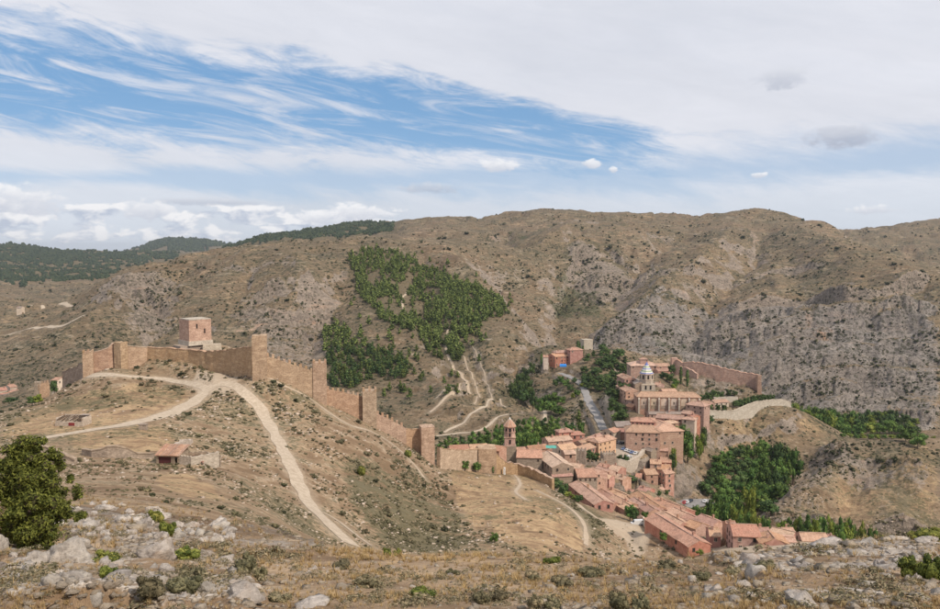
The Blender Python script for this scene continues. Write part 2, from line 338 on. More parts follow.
# tracks and roads: photo points picked on the land, widths in metres
def trace(pts, **k):
    r = [hit(u, v, **k) for u, v in pts]; r = [p for p in r if p is not None]
    q = []
    for i in range(len(r) - 1):
        p0, p1, p2, p3 = r[max(i-1, 0)], r[i], r[i+1], r[min(i+2, len(r)-1)]
        m = max(2, int(np.linalg.norm(p2 - p1) / 2.0))
        for j in range(m):
            t = j / m
            q.append(0.5 * ((2*p1) + (-p0+p2)*t + (2*p0-5*p1+4*p2-p3)*t*t + (-p0+3*p1-3*p2+p3)*t**3))
    q.append(r[-1]); q = np.array(q); q[:, 2] = base(q[:, 0], q[:, 1]); return q
TRACKS = [
 ('dirt_track', 'main', 4.4, trace([(352, 545), (338, 532), (322, 517), (306, 498), (295, 475), (286, 455), (276, 436), (262, 412), (246, 394), (228, 384), (216, 384)], dmin=120, dmax=400)),
 ('dirt_track', 'left', 4.6, trace([(18, 443), (50, 437), (90, 430), (130, 424), (165, 415), (190, 404), (204, 393), (214, 386), (222, 382)], dmin=120, dmax=400)),
 ('dirt_track', 'castle', 3.6, trace([(206, 388), (192, 384), (170, 380), (150, 378), (125, 376), (100, 375), (88, 376)], dmin=120, dmax=400)),
 ('footpath', 'top', 2.6, trace([(216, 384), (218, 377), (222, 372), (232, 368)], dmin=120, dmax=400)),
 ('footpath', 'link', 1.8, trace([(222, 385), (232, 379), (243, 373)], dmin=120, dmax=400)),
 ('footpath', 'wallfoot', 1.3, trace([(262, 376), (285, 386), (312, 400), (334, 416), (352, 426), (372, 432), (392, 444), (412, 462), (424, 478)], dmin=120, dmax=400)),
 ('footpath', 'fork', 1.4, trace([(322, 512), (340, 522), (360, 538), (372, 546)], dmin=120, dmax=400)),
 ('footpath', 'field', 1.5, trace([(512, 472), (520, 483), (516, 492), (526, 500)], dmin=120, dmax=420)),
 ('footpath', 'fieldedge', 1.6, trace([(536, 490), (556, 500), (572, 510), (584, 524), (586, 545)], dmin=120, dmax=420)),
 ('footpath', 'lane', 2.4, trace([(578, 504), (594, 516), (606, 524), (614, 530)], dmin=120, dmax=420)),
 ('asphalt_road', 'road', 6.2, trace([(604, 431), (600, 420), (593, 408), (587, 396), (584, 385), (578, 378), (568, 372), (560, 369)], dmin=480, dmax=900)),
 ('footpath', 'zig', 2.2, trace([(616, 418), (610, 408), (606, 396), (612, 388), (614, 380)], dmin=480, dmax=900)),
 ('dirt_track', 'terrace_low', 2.6, trace([(436, 437), (460, 434), (480, 431), (500, 420), (520, 410), (541, 405), (545, 414), (544, 422)], dmin=450, dmax=900)),
 ('dirt_track', 'terrace_mid', 2.6, trace([(444, 434), (462, 424), (478, 414), (490, 402), (498, 392)], dmin=450, dmax=900)),
 ('footpath', 'terrace_high', 2.4, trace([(430, 418), (446, 410), (462, 398), (470, 384), (466, 368), (452, 352), (446, 338), (448, 322)], dmin=450, dmax=1100)),
 ('footpath', 't1', 1.0, trace([(454, 326), (462, 345), (474, 366), (481, 388), (474, 408)], dmin=450, dmax=1100)),
 ('footpath', 't2', 1.0, trace([(470, 336), (480, 352), (489, 372), (493, 390)], dmin=450, dmax=1100)),
 ('footpath', 't3', 1.4, trace([(436, 408), (448, 400), (456, 388), (460, 372)], dmin=450, dmax=1100)),
 ('footpath', 't4', 1.3, trace([(500, 386), (504, 392), (508, 397)], dmin=450, dmax=1100)),
 ('footpath', 'wood', 2.6, trace([(404, 322), (406, 308), (402, 292), (408, 282)], dmin=450, dmax=1300)),
 ('dirt_track', 'plain', 6, trace([(0, 306), (40, 304), (66, 301), (92, 296)], dmin=700, dmax=2400)),
 ('dirt_track', 'plain2', 5, trace([(8, 335), (30, 328), (60, 330), (85, 326)], dmin=600, dmax=2400)),
]
# folds of the hills: (photo polyline, dmin, dmax, height, half width); negative = gully
FOLDS = [([(496, 262), (512, 285), (530, 305), (552, 325), (578, 345)], 850, 1600, -34, 60), ([(440, 250), (470, 272), (500, 296), (520, 318), (536, 345)], 700, 1400, 16, 60),
 ([(585, 262), (560, 285), (556, 305), (570, 330)], 900, 1900, -26, 60), ([(700, 215), (680, 232), (645, 255), (612, 285), (595, 318)], 900, 2400, -30, 80),
 ([(745, 210), (730, 235), (700, 262), (665, 290), (640, 325)], 900, 2400, 26, 90), ([(770, 222), (752, 250), (718, 280), (702, 305), (696, 335)], 800, 2300, -36, 70),
 ([(560, 212), (575, 228), (556, 245), (540, 262)], 1500, 2600, 28, 110), ([(640, 214), (622, 228), (612, 240)], 1600, 2600, 24, 110), ([(500, 216), (505, 232), (520, 248)], 1500, 2600, -24, 90),
 ([(800, 225), (820, 245), (850, 262), (880, 275)], 1300, 2400, 20, 100), ([(790, 250), (800, 275), (812, 300)], 900, 2000, -16, 70), ([(870, 300), (872, 345), (868, 385)], 750, 1300, -9, 40),
 ([(740, 345), (760, 370), (800, 400)], 700, 1000, -20, 40), ([(180, 262), (170, 285), (165, 310), (150, 330)], 750, 1300, -20, 45), ([(250, 262), (240, 290), (225, 318)], 750, 1300, -18, 50), ([(120, 285), (110, 305), (95, 325)], 700, 1300, 14, 40),
 ([(300, 262), (300, 285), (285, 305), (262, 330)], 700, 1300, 14, 45), ([(345, 262), (335, 290), (322, 318), (305, 345)], 650, 1300, -20, 40), ([(330, 300), (300, 312), (262, 326), (228, 334)], 650, 1100, -14, 26), ([(300, 288), (270, 297), (240, 308), (226, 318)], 750, 1150, 13, 22),
 ([(430, 255), (425, 300), (440, 345), (455, 375)], 650, 1300, -16, 45), ([(395, 322), (420, 345), (445, 380), (440, 410)], 560, 1000, 10, 35), ([(540, 338), (520, 355), (524, 375), (540, 398)], 600, 900, -20, 24), ([(470, 330), (476, 365), (500, 400)], 550, 900, -8, 22),
 ([(760, 415), (752, 432), (742, 450)], 480, 640, -6, 14), ([(800, 420), (790, 440)], 480, 640, 5, 14), ([(870, 455), (862, 480), (856, 510)], 370, 560, -5, 14), ([(910, 465), (915, 500)], 370, 560, 5, 16)]
def folds(x, y):
    h = np.zeros(x.shape)
    for pl, a, b, amp, w_ in FOLDS:
        q = trace(pl, dmin=a, dmax=b)[::4]; w1 = w_ * 2.6
        s = (x > q[:, 0].min() - w1) & (x < q[:, 0].max() + w1) & (y > q[:, 1].min() - w1) & (y < q[:, 1].max() + w1)
        X_, Y_ = x[s], y[s]; X_ = X_ + 14 * perlin(X_ / 60, Y_ / 60, 5) + 6 * perlin(X_ / 22, Y_ / 22, 6); d = np.full(X_.shape, 1e9)
        for k in range(0, len(q), 8): d = np.minimum(d, np.sqrt((X_[:, None] - q[None, k:k+8, 0]) ** 2 + (Y_[:, None] - q[None, k:k+8, 1]) ** 2).min(1))
        t = np.clip(1 - d / w1, 0, 1); h[s] += amp * 1.3 * np.exp(-d / w_) * t * np.clip((2250 - Y_) / 700, 0, 1)
    return h
# cliffs and terrace walls that face the viewpoint: (photo polyline running left to right, dmin, dmax, height, reach of the ledge)
LEDGES = [([(690, 300), (740, 296), (800, 291), (860, 289), (905, 283), (945, 279)], 900, 1500, 24, 45), ([(692, 328), (740, 321), (800, 313), (860, 311), (945, 319)], 850, 1300, 26, 38), ([(700, 350), (780, 343), (850, 346), (945, 350)], 780, 1150, 18, 30),
 ([(756, 374), (800, 366), (870, 372), (945, 380)], 720, 1000, 18, 26), ([(820, 402), (870, 398), (945, 404)], 690, 900, 12, 18), ([(590, 334), (640, 321), (688, 324)], 800, 1300, 17, 30), ([(620, 312), (660, 296), (700, 290)], 900, 1500, 13, 35), ([(560, 268), (600, 251), (662, 266)], 1100, 1900, 15, 50),
 ([(640, 285), (700, 270), (780, 262), (850, 268)], 1100, 1900, 10, 50), ([(600, 236), (700, 232), (800, 238)], 1600, 2400, 9, 70), ([(700, 250), (760, 244), (830, 252)], 1300, 2100, 9, 60), ([(480, 232), (560, 226), (640, 226)], 1700, 2500, 9, 70),
 ([(228, 322), (262, 302), (298, 288)], 750, 1200, 15, 26), ([(96, 303), (150, 277), (182, 284)], 750, 1300, 12, 30), ([(250, 338), (290, 326), (335, 318)], 650, 1050, 10, 22), ([(318, 306), (328, 296), (338, 302)], 750, 1150, 12, 20), ([(150, 330), (190, 318), (220, 322)], 700, 1100, 9, 24), ([(180, 272), (230, 262), (290, 262)], 900, 1500, 8, 40),
 ([(845, 458), (880, 463), (938, 478)], 400, 560, 6, 14), ([(800, 470), (830, 452), (858, 446)], 400, 600, 4, 12), ([(716, 441), (760, 430), (803, 433)], 480, 620, 4, 12), ([(742, 508), (800, 516), (860, 526), (940, 533)], 370, 430, 7, 12),
 ([(440, 412), (470, 398), (500, 385)], 560, 800, 3, 9), ([(446, 426), (480, 411), (506, 398)], 540, 800, 3, 9), ([(450, 378), (480, 366), (506, 360)], 600, 900, 3.5, 10), ([(440, 358), (470, 348), (500, 342)], 640, 950, 3.5, 10), ([(430, 396), (455, 384), (478, 376)], 560, 850, 3, 9), ([(330, 398), (380, 388), (430, 390)], 560, 850, 3, 9), ([(470, 436), (500, 424), (520, 416)], 520, 800, 3, 8)]
def ledges(x, y):
    """returns the steps, and where their grassy tops and bare faces lie"""
    h = np.zeros(x.shape); top = np.zeros(x.shape); face = np.zeros(x.shape)
    for pl, a, b, A_, reach in LEDGES:
        q = trace(pl, dmin=a, dmax=b); q = q[np.argsort(q[:, 0])]
        s = (x > q[0, 0] - 20) & (x < q[-1, 0] + 20) & (y > q[:, 1].min() - reach * 3.5) & (y < q[:, 1].max() + reach * 3.5)
        X_, Y_ = x[s], y[s]; yl = np.interp(X_, q[:, 0], q[:, 1]); yl = yl + reach * .55 * fbm(X_ / (reach * 1.3), yl / 70, 4, int(A_ * 7), gain=.6)
        d = Y_ - yl; e_ = np.clip(np.minimum(X_ - q[0, 0], q[-1, 0] - X_) / (reach * 1.2), 0, 1); m = e_ * np.clip(.75 + 1.1 * perlin(X_ / (reach * 2.2), 0 * X_ + A_, 17), .1, 1.2)
        h[s] += A_ * 1.5 * m * (1 / (1 + np.exp(-d / (.07 * reach))) - .5) * np.exp(-np.abs(d) / reach)
        w_ = e_ * np.clip(m * 1.4, 0, 1); top[s] = np.maximum(top[s], w_ * np.clip(1 - np.abs(d / reach - .42) / .36, 0, 1)); face[s] = np.maximum(face[s], w_ * np.clip(1 - np.abs(d / reach + .02) / .14, 0, 1))
    return h, top, face
_grid = {}
for k, (_, _, wd, q) in enumerate(TRACKS):
    for p in q[::1]:
        _grid.setdefault((int(p[0] // 12), int(p[1] // 12)), []).append((p[0], p[1], wd))
def trackmask(x, y):
    m = np.zeros(x.shape)
    cx = np.floor(x / 12).astype(int); cy = np.floor(y / 12).astype(int)
    key = cx * 100000 + cy
    order = np.argsort(key.ravel(), kind='stable'); ks = key.ravel()[order]
    xr, yr, mr = x.ravel(), y.ravel(), m.ravel()
    for (i, j), _l in list(_grid.items()):
        kk = i * 100000 + j
        a, b = np.searchsorted(ks, kk), np.searchsorted(ks, kk, 'right')
        if a == b: continue
        idx = order[a:b]; pts = []
        for di in (-1, 0, 1):
            for dj in (-1, 0, 1): pts += _grid.get((i + di, j + dj), [])
        pts = np.array(pts)
        for s in range(0, len(idx), 20000):
            I = idx[s:s+20000]
            d = np.sqrt((xr[I][:, None] - pts[None, :, 0]) ** 2 + (yr[I][:, None] - pts[None, :, 1]) ** 2) - pts[None, :, 2] * 0.5
            mr[I] = np.maximum(mr[I], np.clip(1 - d.min(1) / 2.5, 0, 1))
    return mr.reshape(x.shape)
# flat pads under houses and yards are added here: (x, y, z, radius)
PADS = []
# areas on the land, outlined where the photograph shows them: (polygon, dmin, dmax)
AREAS = {
 'gold': [([(0,445),(40,438),(120,428),(200,402),(205,392),(170,385),(100,384),(80,395),(30,410),(0,425)],150,360),
          ([(150,470),(200,472),(235,500),(210,505),(160,490)],60,260),
          ([(60,440),(160,425),(190,440),(170,452),(80,450)],150,300), ([(452,470),(520,473),(585,520),(592,552),(520,552),(478,530),(458,500)],190,420),
          ([(705,418),(800,404),(842,430),(845,445),(800,440),(720,465),(700,450)],480,640), ([(800,500),(850,455),(940,440),(940,532),(850,520)],380,600),
          ([(320,549),(480,547),(560,555),(480,562),(340,560)],26,70),
          ([(480,245),(560,255),(640,270),(620,250),(540,235)],1000,2300),([(700,240),(760,235),(800,265),(750,275),(690,262)],1000,2300),
          ([(800,270),(940,280),(940,290),(820,290)],1000,1500),([(245,262),(300,255),(310,275),(270,290),(245,280)],900,1500),
          ([(0,300),(80,295),(60,320),(0,330)],800,2500),([(20,320),(90,322),(80,345),(10,350)],600,1500),([(455,360),(490,360),(520,410),(480,420)],500,900)],
 'pale': [([(600,520),(640,522),(655,540),(645,556),(630,556),(625,538),(606,530)],250,360),
          ([(204,395),(232,390),(238,372),(200,370),(190,385)],290,360),
          ([(710,548),(760,545),(850,540),(850,552),(720,556)],200,300)],
 'rock': [([(140,300),(175,285),(185,305),(150,322),(110,325)],800,1300),([(95,285),(160,262),(185,270),(150,300),(90,312)],900,1300),
          ([(232,305),(290,287),(300,300),(250,320),(228,325)],800,1300),([(315,295),(335,290),(335,310),(315,310)],800,1200),
          ([(255,320),(330,310),(340,350),(300,375),(250,350)],600,1000),
          ([(560,240),(600,255),(660,262),(660,275),(580,285)],1000,1800),
          ([(560,315),(640,300),(700,275),(760,300),(940,292),(940,440),(840,425),(740,385),(690,360),(560,345)],700,1150),
          ([(690,372),(762,385),(762,402),(690,398)],590,680),([(470,420),(500,410),(510,428),(475,432)],500,700),
          ([(540,425),(575,400),(590,420),(575,440)],500,700),([(505,360),(540,340),(545,365),(520,375)],650,900),
          ([(765,515),(800,465),(840,440),(850,450),(820,480),(790,512)],380,600),([(830,455),(870,455),(940,475),(940,495),(880,490),(840,478)],400,560),
          ([(745,505),(800,515),(900,532),(940,536),(940,545),(740,530)],350,430),([(700,432),(760,425),(800,425),(800,435),(720,450)],480,640),
          ([(60,505),(330,535),(330,556),(200,556),(60,540)],26,90),([(0,545),(110,540),(240,552),(270,609),(0,612)],6,27),([(700,552),(940,543),(940,612),(780,604)],6,38),([(670,470),(700,470),(705,500),(670,505)],380,520),
          ([(780,548),(940,538),(940,552),(780,560)],20,60)],
 'scrub': [([(100,390),(200,380),(190,400),(100,410),(40,412),(60,395)],220,360),([(340,446),(400,458),(436,480),(462,520),(470,549),(390,549),(350,510)],190,360),
           ([(480,400),(620,330),(560,330),(480,380)],500,900),([(40,380),(200,345),(220,360),(100,378)],400,900),([(560,255),(620,240),(640,275),(575,290)],1000,2000),
           ([(545,480),(610,520),(600,556),(585,540),(560,500)],220,380)],
 'wood': [([(320,395),(323,345),(330,326),(352,330),(378,346),(412,365),(398,382),(360,392)],600,950),
          ([(345,250),(378,246),(410,258),(462,280),(512,310),(486,322),(462,362),(420,345),(372,318)],700,1200)],
 'dark': [([(570,318),(640,300),(700,278),(730,300),(940,292),(940,440),(840,425),(740,385),(690,360),(570,348)],680,1200), ([(740,505),(800,514),(900,532),(940,536),(940,545),(740,530)],350,430), ([(540,425),(575,400),(590,420),(575,440)],500,700)],
 'orange': [([(705,318),(712,312),(722,330),(712,335)],800,1200), ([(795,316),(860,312),(868,330),(800,332)],850,1200), ([(900,325),(935,322),(935,333),(905,334)],850,1200), ([(322,292),(334,290),(334,306),(324,306)],750,1150)],
 'lush': [([(693,298),(708,295),(706,328),(690,325)],800,1300), ([(552,262),(590,268),(615,292),(580,298),(548,285)],900,1900), ([(730,362),(775,385),(770,398),(735,385)],700,1000), ([(650,325),(690,330),(700,350),(650,345)],750,1100), ([(500,225),(560,228),(560,240),(500,238)],1500,2600), ([(730,238),(752,238),(752,250),(730,250)],1200,2200)],
 'cliff': [([(222,318),(240,300),(296,283),(302,297),(250,320),(226,330)],750,1150), ([(92,300),(150,278),(182,284),(150,308),(100,320)],750,1250), ([(318,290),(338,286),(338,312),(316,312)],750,1150), ([(255,335),(330,318),(335,335),(262,352)],650,900), ([(560,240),(600,250),(665,262),(660,276),(580,288)],1000,1800),
   ([(440,340),(520,350),(540,400),(500,432),(440,430)],540,900),([(690,300),(760,300),(940,285),(940,345),(800,345),(700,335)],880,1200),
           ([(740,500),(800,512),(940,532),(940,545),(800,530)],378,425),([(850,462),(930,480),(925,495),(850,482)],400,520),
           ([(560,315),(700,300),(940,330),(940,430),(760,390),(600,345)],720,1050)],
}
def area(name, u, v, D, soft=0):
    m = np.zeros(u.shape)
    for poly, a, b in AREAS[name]:
        m = np.maximum(m, (inpoly(u, v, poly) & (D >= a) & (D <= b)).astype(float))
    return m
def blur(m, n=2):
    for _ in range(n):
        p = np.pad(m, 1, mode='edge')
        m = (p[:-2, 1:-1] + p[2:, 1:-1] + p[1:-1, :-2] + p[1:-1, 2:] + p[1:-1, 1:-1] * 2) / 6
    return m
def boxblur(m, r, n=2):
    for _ in range(n):
        for ax in (0, 1):
            p = np.pad(m, [(r + 1, r) if a == ax else (0, 0) for a in (0, 1)], mode='edge'); c = np.cumsum(p, ax)
            m = (np.take(c, range(2 * r + 1, c.shape[ax]), ax) - np.take(c, range(0, c.shape[ax] - 2 * r - 1), ax)) / (2 * r + 1)
    return m
def relief(x, y, z0):
    """displacement added to the smooth land (x, y, z0 are grid-shaped)"""
    u, v = proj(x, y, z0); D = y
    sz = np.clip(D * .05, 1.5, 26)
    ju = 7 * fbm(x / sz + 3, y / sz, 3, 91); jv = 3.5 * fbm(x / sz, y / sz + 9, 3, 92)
    u, v = u + ju, v + jv
    A = {}
    for i, k in enumerate(AREAS):
        m = boxblur(area(k, u, v, D), 9 if k != 'pale' else 3)
        sc = np.clip(D * .035, .8, 30)
        A[k] = np.clip((m + .62 * fbm(x / sc, y / sc, 5, 500 + i * 7, gain=.62) - .38) / .34, 0, 1) * np.clip(m * 3, 0, 1)
    far = np.clip((D - 450) / 500, 0, 1); mid = np.clip((D - 70) / 120, 0, 1)
    h = far * (0.0048 * np.minimum(D, 2600)) * np.clip((2600 - D) / 900, .45, 1) * fbm(x / 190, y / 190, 6, 3, gain=.58)
    h = h - far * np.minimum(D, 2200) * .013 * np.clip(fbm(x / 240 + .4 * perlin(x / 90, y / 90, 8), y / 420, 4, 71, rid=True) - .25, 0, 1) * np.clip((D - 800) / 300, 0, 1)
    h = h + far * (0.0042 * np.minimum(D, 1600)) * (fbm(x / 95 + 2, y / 150, 4, 33, rid=True) - .2) * np.clip((D - 700) / 300, 0, 1)
    h = h + mid * 0.45 * fbm(x / 16, y / 16, 5, 11, gain=.6)
    h = h + (0.09 + 0.10 * np.clip(D / 40, 0, 1)) * fbm(x / 1.7, y / 1.7, 5, 21, gain=.6) * np.clip(1.4 - D / 250, 0, 1)
    sc = 7 + D * .012
    h = h + A['rock'] * (1 - .6 * np.clip(A['cliff'], 0, 1)) * np.clip(D / 400, .12, 2.0) * 2.6 * fbm(x / sc, y / sc, 4, 41, rid=True, gain=.6)
    cl = A['cliff']; step = np.where((D > 650) & ((u > 550) | (D > 900)), 21.0, 6.0)
    zz = (z0 + h + np.where(step > 10, 8, 2.5) * fbm(x / 160, y / 160, 3, 55)) / step; cl = cl * np.clip(.85 + 1.3 * fbm(x / 90, y / 90, 3, 77), 0, 1); fr = zz - np.floor(zz)
    s = np.clip((fr - .42) / .2, 0, 1); s = s * s * (3 - 2 * s)
    h = h + cl * (s - fr) * step * 0.95
    zz = (z0 + h) / (step * .3); fr = zz - np.floor(zz); s = np.clip((fr - .4) / .3, 0, 1); h = h + cl * (s - fr) * step * .25
    h = h + cl * np.clip(D / 900, .3, 1) * 1.1 * fbm(x / 14, y / 14, 3, 61, rid=True)
    return h, u, v, A
def pads(x, y, z):
    for (px_, py_, pz, r) in PADS:
        b = (np.abs(x - px_) < r * 1.6) & (np.abs(y - py_) < r * 1.6)
        if not b.any(): continue
        d = np.hypot(x[b] - px_, y[b] - py_)
        k = np.clip((1.6 * r - d) / (.6 * r), 0, 1); k = k * k * (3 - 2 * k)
        z[b] = z[b] * (1 - k) + pz * k
    return z
def _col():
    inner = np.linspace(-0.62, 0.62, 720)
    o = 0.62 + np.cumsum(np.linspace(.004, .07, 20))
    return np.r_[-o[::-1], inner, o]
def _row():
    seg = [(-30, 1.3, 8), (1.3, 7, 26), (7, 45, 180), (45, 160, 120), (160, 400, 190), (400, 760, 130), (760, 1700, 170), (1700, 4600, 80), (4600, 20000, 24)]
    r = []
    for a, b, n in seg:
        r += list(np.linspace(a, b, n, endpoint=False)) if a < 0 else list(np.exp(np.linspace(math.log(a), math.log(b), n, endpoint=False)))
    return np.array(r + [20000.0])
GA, GY = _col(), _row()
GX = GA[None, :] * np.maximum(GY, 1.3)[:, None] + np.sign(GA)[None, :] * np.maximum(np.abs(GA) - .62, 0)[None, :] * 70
GYY = np.repeat(GY[:, None], len(GA), 1)
GZ0 = base(GX, GYY)
_h, GU, GV, AR = relief(GX, GYY, GZ0)
_mid = GYY > 60
TM = np.zeros(GX.shape); _r0, _r1 = np.searchsorted(GY, 100), np.searchsorted(GY, 2500)
TM[_r0:_r1] = trackmask(GX[_r0:_r1], GYY[_r0:_r1])
_r2, _r3 = np.searchsorted(GY, 360), np.searchsorted(GY, 3000)
_h[_r2:_r3] += folds(GX[_r2:_r3], GYY[_r2:_r3]) 
_lh, _lt, _lf = ledges(GX[_r2:_r3], GYY[_r2:_r3]); _h[_r2:_r3] += _lh
AR['rock'][_r2:_r3] = np.clip(np.maximum(AR['rock'][_r2:_r3] * (1 - .85 * _lt), _lf), 0, 1); AR['dark'][_r2:_r3] *= (1 - .8 * _lt); AR['gold'][_r2:_r3] = np.maximum(AR['gold'][_r2:_r3], .95 * _lt)
GZ = GZ0 + _h * (1 - TM * (GYY < 450))
ROADZ = None
def land(x, y):
    """ground height at any point in view, read from the finished sheet"""
    x = np.atleast_1d(np.asarray(x, float)); y = np.atleast_1d(np.asarray(y, float))
    yc = np.clip(y, 1.3, 19990); a = x / yc; a = np.where(np.abs(a) > .62, np.sign(x) * (np.abs(x) + 43.4) / (yc + 70), a); a = np.clip(a, GA[0] + 1e-4, GA[-1] - 1e-4)
    c = np.interp(a, GA, np.arange(len(GA))); r = np.interp(yc, GY, np.arange(len(GY)))
    c0 = np.minimum(c.astype(int), len(GA) - 2); r0 = np.minimum(r.astype(int), len(GY) - 2); c -= c0; r -= r0
    return (GZ[r0, c0] * (1-c) + GZ[r0, c0+1] * c) * (1-r) + (GZ[r0+1, c0] * (1-c) + GZ[r0+1, c0+1] * c) * r
def build_land():
    global GZ, ROADZ
    q = [t for t in TRACKS if t[1] == 'road'][0][3]; z = land(q[:, 0], q[:, 1]); ROADZ = np.convolve(np.pad(z, 12, mode='edge'), np.ones(25) / 25, 'valid')
    for i in range(0, len(q), 2): PADS.insert(0, (q[i, 0], q[i, 1], float(ROADZ[i]) - .25, 5.2))
    GZ = pads(GX, GYY, GZ)
# ------------------------------------------------------------------ materials
MATS = {}
def newmat(name):
    m = bpy.data.materials.new(name); m.use_nodes = True; X.nt = m.node_tree
    b = m.node_tree.nodes['Principled BSDF']; b.inputs['Roughness'].default_value = .9
    b.inputs['Specular IOR Level'].default_value = .15
    MATS[name] = m; return m, b
def L(a, b): X.nt.links.new(a.s if isinstance(a, X) else a, b)
def objco(kind='Object'):
    n = X.nt.nodes.new('ShaderNodeTexCoord'); return n.outputs[kind]
def wpos():
    n = X.nt.nodes.new('ShaderNodeNewGeometry'); return n.outputs['Position']
def vmath(op, a, b):
    n = X.nt.nodes.new('ShaderNodeVectorMath'); n.operation = op
    for i, q in enumerate((a, b)):
        if isinstance(q, bpy.types.NodeSocket): X.nt.links.new(q, n.inputs[i])
        else: n.inputs[i].default_value = q
    return n.outputs[0]
def bump(b, h, strength=.5, dist=.1):
    n = X.nt.nodes.new('ShaderNodeBump'); n.inputs['Strength'].default_value = strength; n.inputs['Distance'].default_value = dist
    L(h, n.inputs['Height']); X.nt.links.new(n.outputs[0], b.inputs['Normal'])
def attr(name):
    n = X.nt.nodes.new('ShaderNodeAttribute'); n.attribute_name = name
    s = X.nt.nodes.new('ShaderNodeSeparateColor'); X.nt.links.new(n.outputs['Color'], s.inputs[0])
    return [X(s.outputs[i]) for i in range(3)]

def ground_material():
    m, b = newmat('ground_cover'); p = wpos()
    gold, green, rock = attr('cover'); pale, wood, dist = attr('cover2')   # dist: 0 near, 1 far (grain size only)
    darkr, orng, lush = attr('cover3')
    # grain: three octaves of patches, so there is detail at every distance
    nA = fnoise(p, 1.6, 6, .65); nB = fnoise(p, .16, 7, .68, .4); nC = fnoise(p, .021, 8, .70, .5); nD = fnoise(p, 7.0, 4, .7)
    midfar = dist.ss(.7, .95); near = dist.ss(.35, .05); midw = dist.ss(.05, .3) * dist.ss(.8, .5)
    fine = nA * near + nB * (1.0 - near)
    mix = (nB * .5 + nC * .5)
    band = fnoise(vmath('MULTIPLY', p, (.02, .02, .16)), 1.0, 6, .72, .9)      # beds of limestone crop out along the contours
    nE = fnoise(p, .0045, 5, .6, .6)
    soil = cmix(mix.ss(.40, .60), (.215, .145, .088), (.49, .36, .235))
    soil = cmix(nE.ss(.45, .62) * .5, soil, (.34, .24, .185))
    soil = cmix(fine.ss(.50, .70) * .55, soil, (.47, .385, .30))
    g = (gold + (mix - .5) * 1.8 + (fine - .5) * .8).ss(.30, .72)
    goldc = cmix(fine.ss(.35, .65), (.33, .215, .125), (.53, .38, .225))
    c = cmix(g, soil, goldc)
    # low thorny scrub and dry herbs
    sv = fnoise(p, .62, 5, .72, .3); sv2 = fnoise(p, 2.6, 4, .7)
    spot = sv * .6 + sv2 * near * .4 + nB * (1.0 - near) * .4
    s = (green * .42 + (spot - .5) * 1.5 + (nC - .5) * 1.1 + (band - .5) * .7 * midfar).ss(.13, .30)
    c = cmix(s * .80, c, cmix(sv2, (.045, .052, .026), (.150, .140, .075)))
    steep = X(X.nt.nodes.new('ShaderNodeSeparateXYZ').outputs[2]); X.nt.links.new(X.nt.nodes.new('ShaderNodeNewGeometry').outputs['Normal'], steep.s.node.inputs[0]); steep = steep.ss(.86, .62)
    # scrub too small and too far to build one by one
    vd = fnoise(vmath('ADD', p, (3, 7, 0)), .17, typ='VORONOI'); vd2 = fnoise(p, .33, typ='VORONOI')
    clus = (nC - .5) * .9 + (nE - .5) * .6
    dots = (clus + .30 - vd * .9 + (nB - .5) * .5).ss(-.03, .08) * .85; dots2 = (clus + .24 - vd2 * .9 + (nB - .5) * .5).ss(-.03, .08) * .7
    c = cmul(c, midfar.mr(0, 1, 1, .80))
    c = cmix(nE.ss(.40, .56) * midfar * .35, c, (.175, .145, .075))
    c = cmix(dots.max(dots2) * midfar, c, (.042, .045, .024))
    # limestone showing through
    vor = fnoise(vmath('MULTIPLY', p, (1, 1, 1.7)), .12, 8, .78, 1.2)
    vn = fnoise(p, 1.1, 6, .78, 1.0)
    rr = (rock * .62 + (vor - .5) * 1.3 + (vn - .5) * .6 + (nC - .5) * .35 + (band - .5) * 1.3 * midfar + steep * .50 * dist.ss(.72, .86)).ss(.30, .46)
    rcol = cmix((vor * .45 + vn * .4 + band * .15).ss(.38, .62), (.085, .068, .056), (.38, .315, .255))
    rcol = cmix((band * .6 + nE * .4).ss(.54, .66) * .55, rcol, (.40, .235, .15))
    rcol = cmix(near, rcol, cmix((vn * .6 + nD * .4).ss(.36, .62), (.26, .225, .19), (.60, .54, .47)))
    rcol = cmix(darkr * (nE + nC * .6).mr(.62, .95, .25, .8), rcol, cmix((vor * .4 + vn * .35 + band * .25).ss(.40, .60), (.075, .070, .068), (.345, .32, .30)))
    rcol = cmix(orng * (band + nB - .5).ss(.35, .6) * .9, rcol, (.46, .27, .165))
    c = cmix((1.0 - (band - .5).abs() * 9.0).clamp() * midfar * .5, c, (.055, .05, .036)); c = cmix((band + (nC - .5) * .5).ss(.57, .65) * midfar * (1.0 - darkr * .6) * .36, c, (.42, .33, .235))
    c = cmix(rr, c, rcol)
    c = cmix(dots.max(dots2) * midfar * rock * .8, c, (.045, .047, .027))
    c = cmix((lush * .75 + (nB - .5) * 2.4 + (nC - .5) * 1.5).ss(.45, .8) * .7 * lush, c, cmix(nB, (.035, .045, .02), (.10, .105, .05)))
    c = cmix(pale * (fine * .5 + .6), c, (.50, .41, .31))
    c = cmix(wood * .85, c, cmix(nB, (.06, .062, .03), (.20, .15, .10)))
    L(c, b.inputs['Base Color']); b.inputs['Roughness'].default_value = .95
    hh = nB * 2.6 * (1.0 - near) + nA * .10 + nD * .02 * near + vor * rock * 4.5 * (1.0 - near) + vn * .25
    bump(b, hh, .75, 1.0)
    return m
def track_material(name, c1, c2, sc=.8):
    m, b = newmat(name); p = wpos()
    n = fnoise(p, sc, 6, .65); n2 = fnoise(p, sc * 6, 4, .7)
    L(cmix((n * .6 + n2 * .4).ss(.35, .65), c1, c2), b.inputs['Base Color']); bump(b, n2, .4, .1); return m

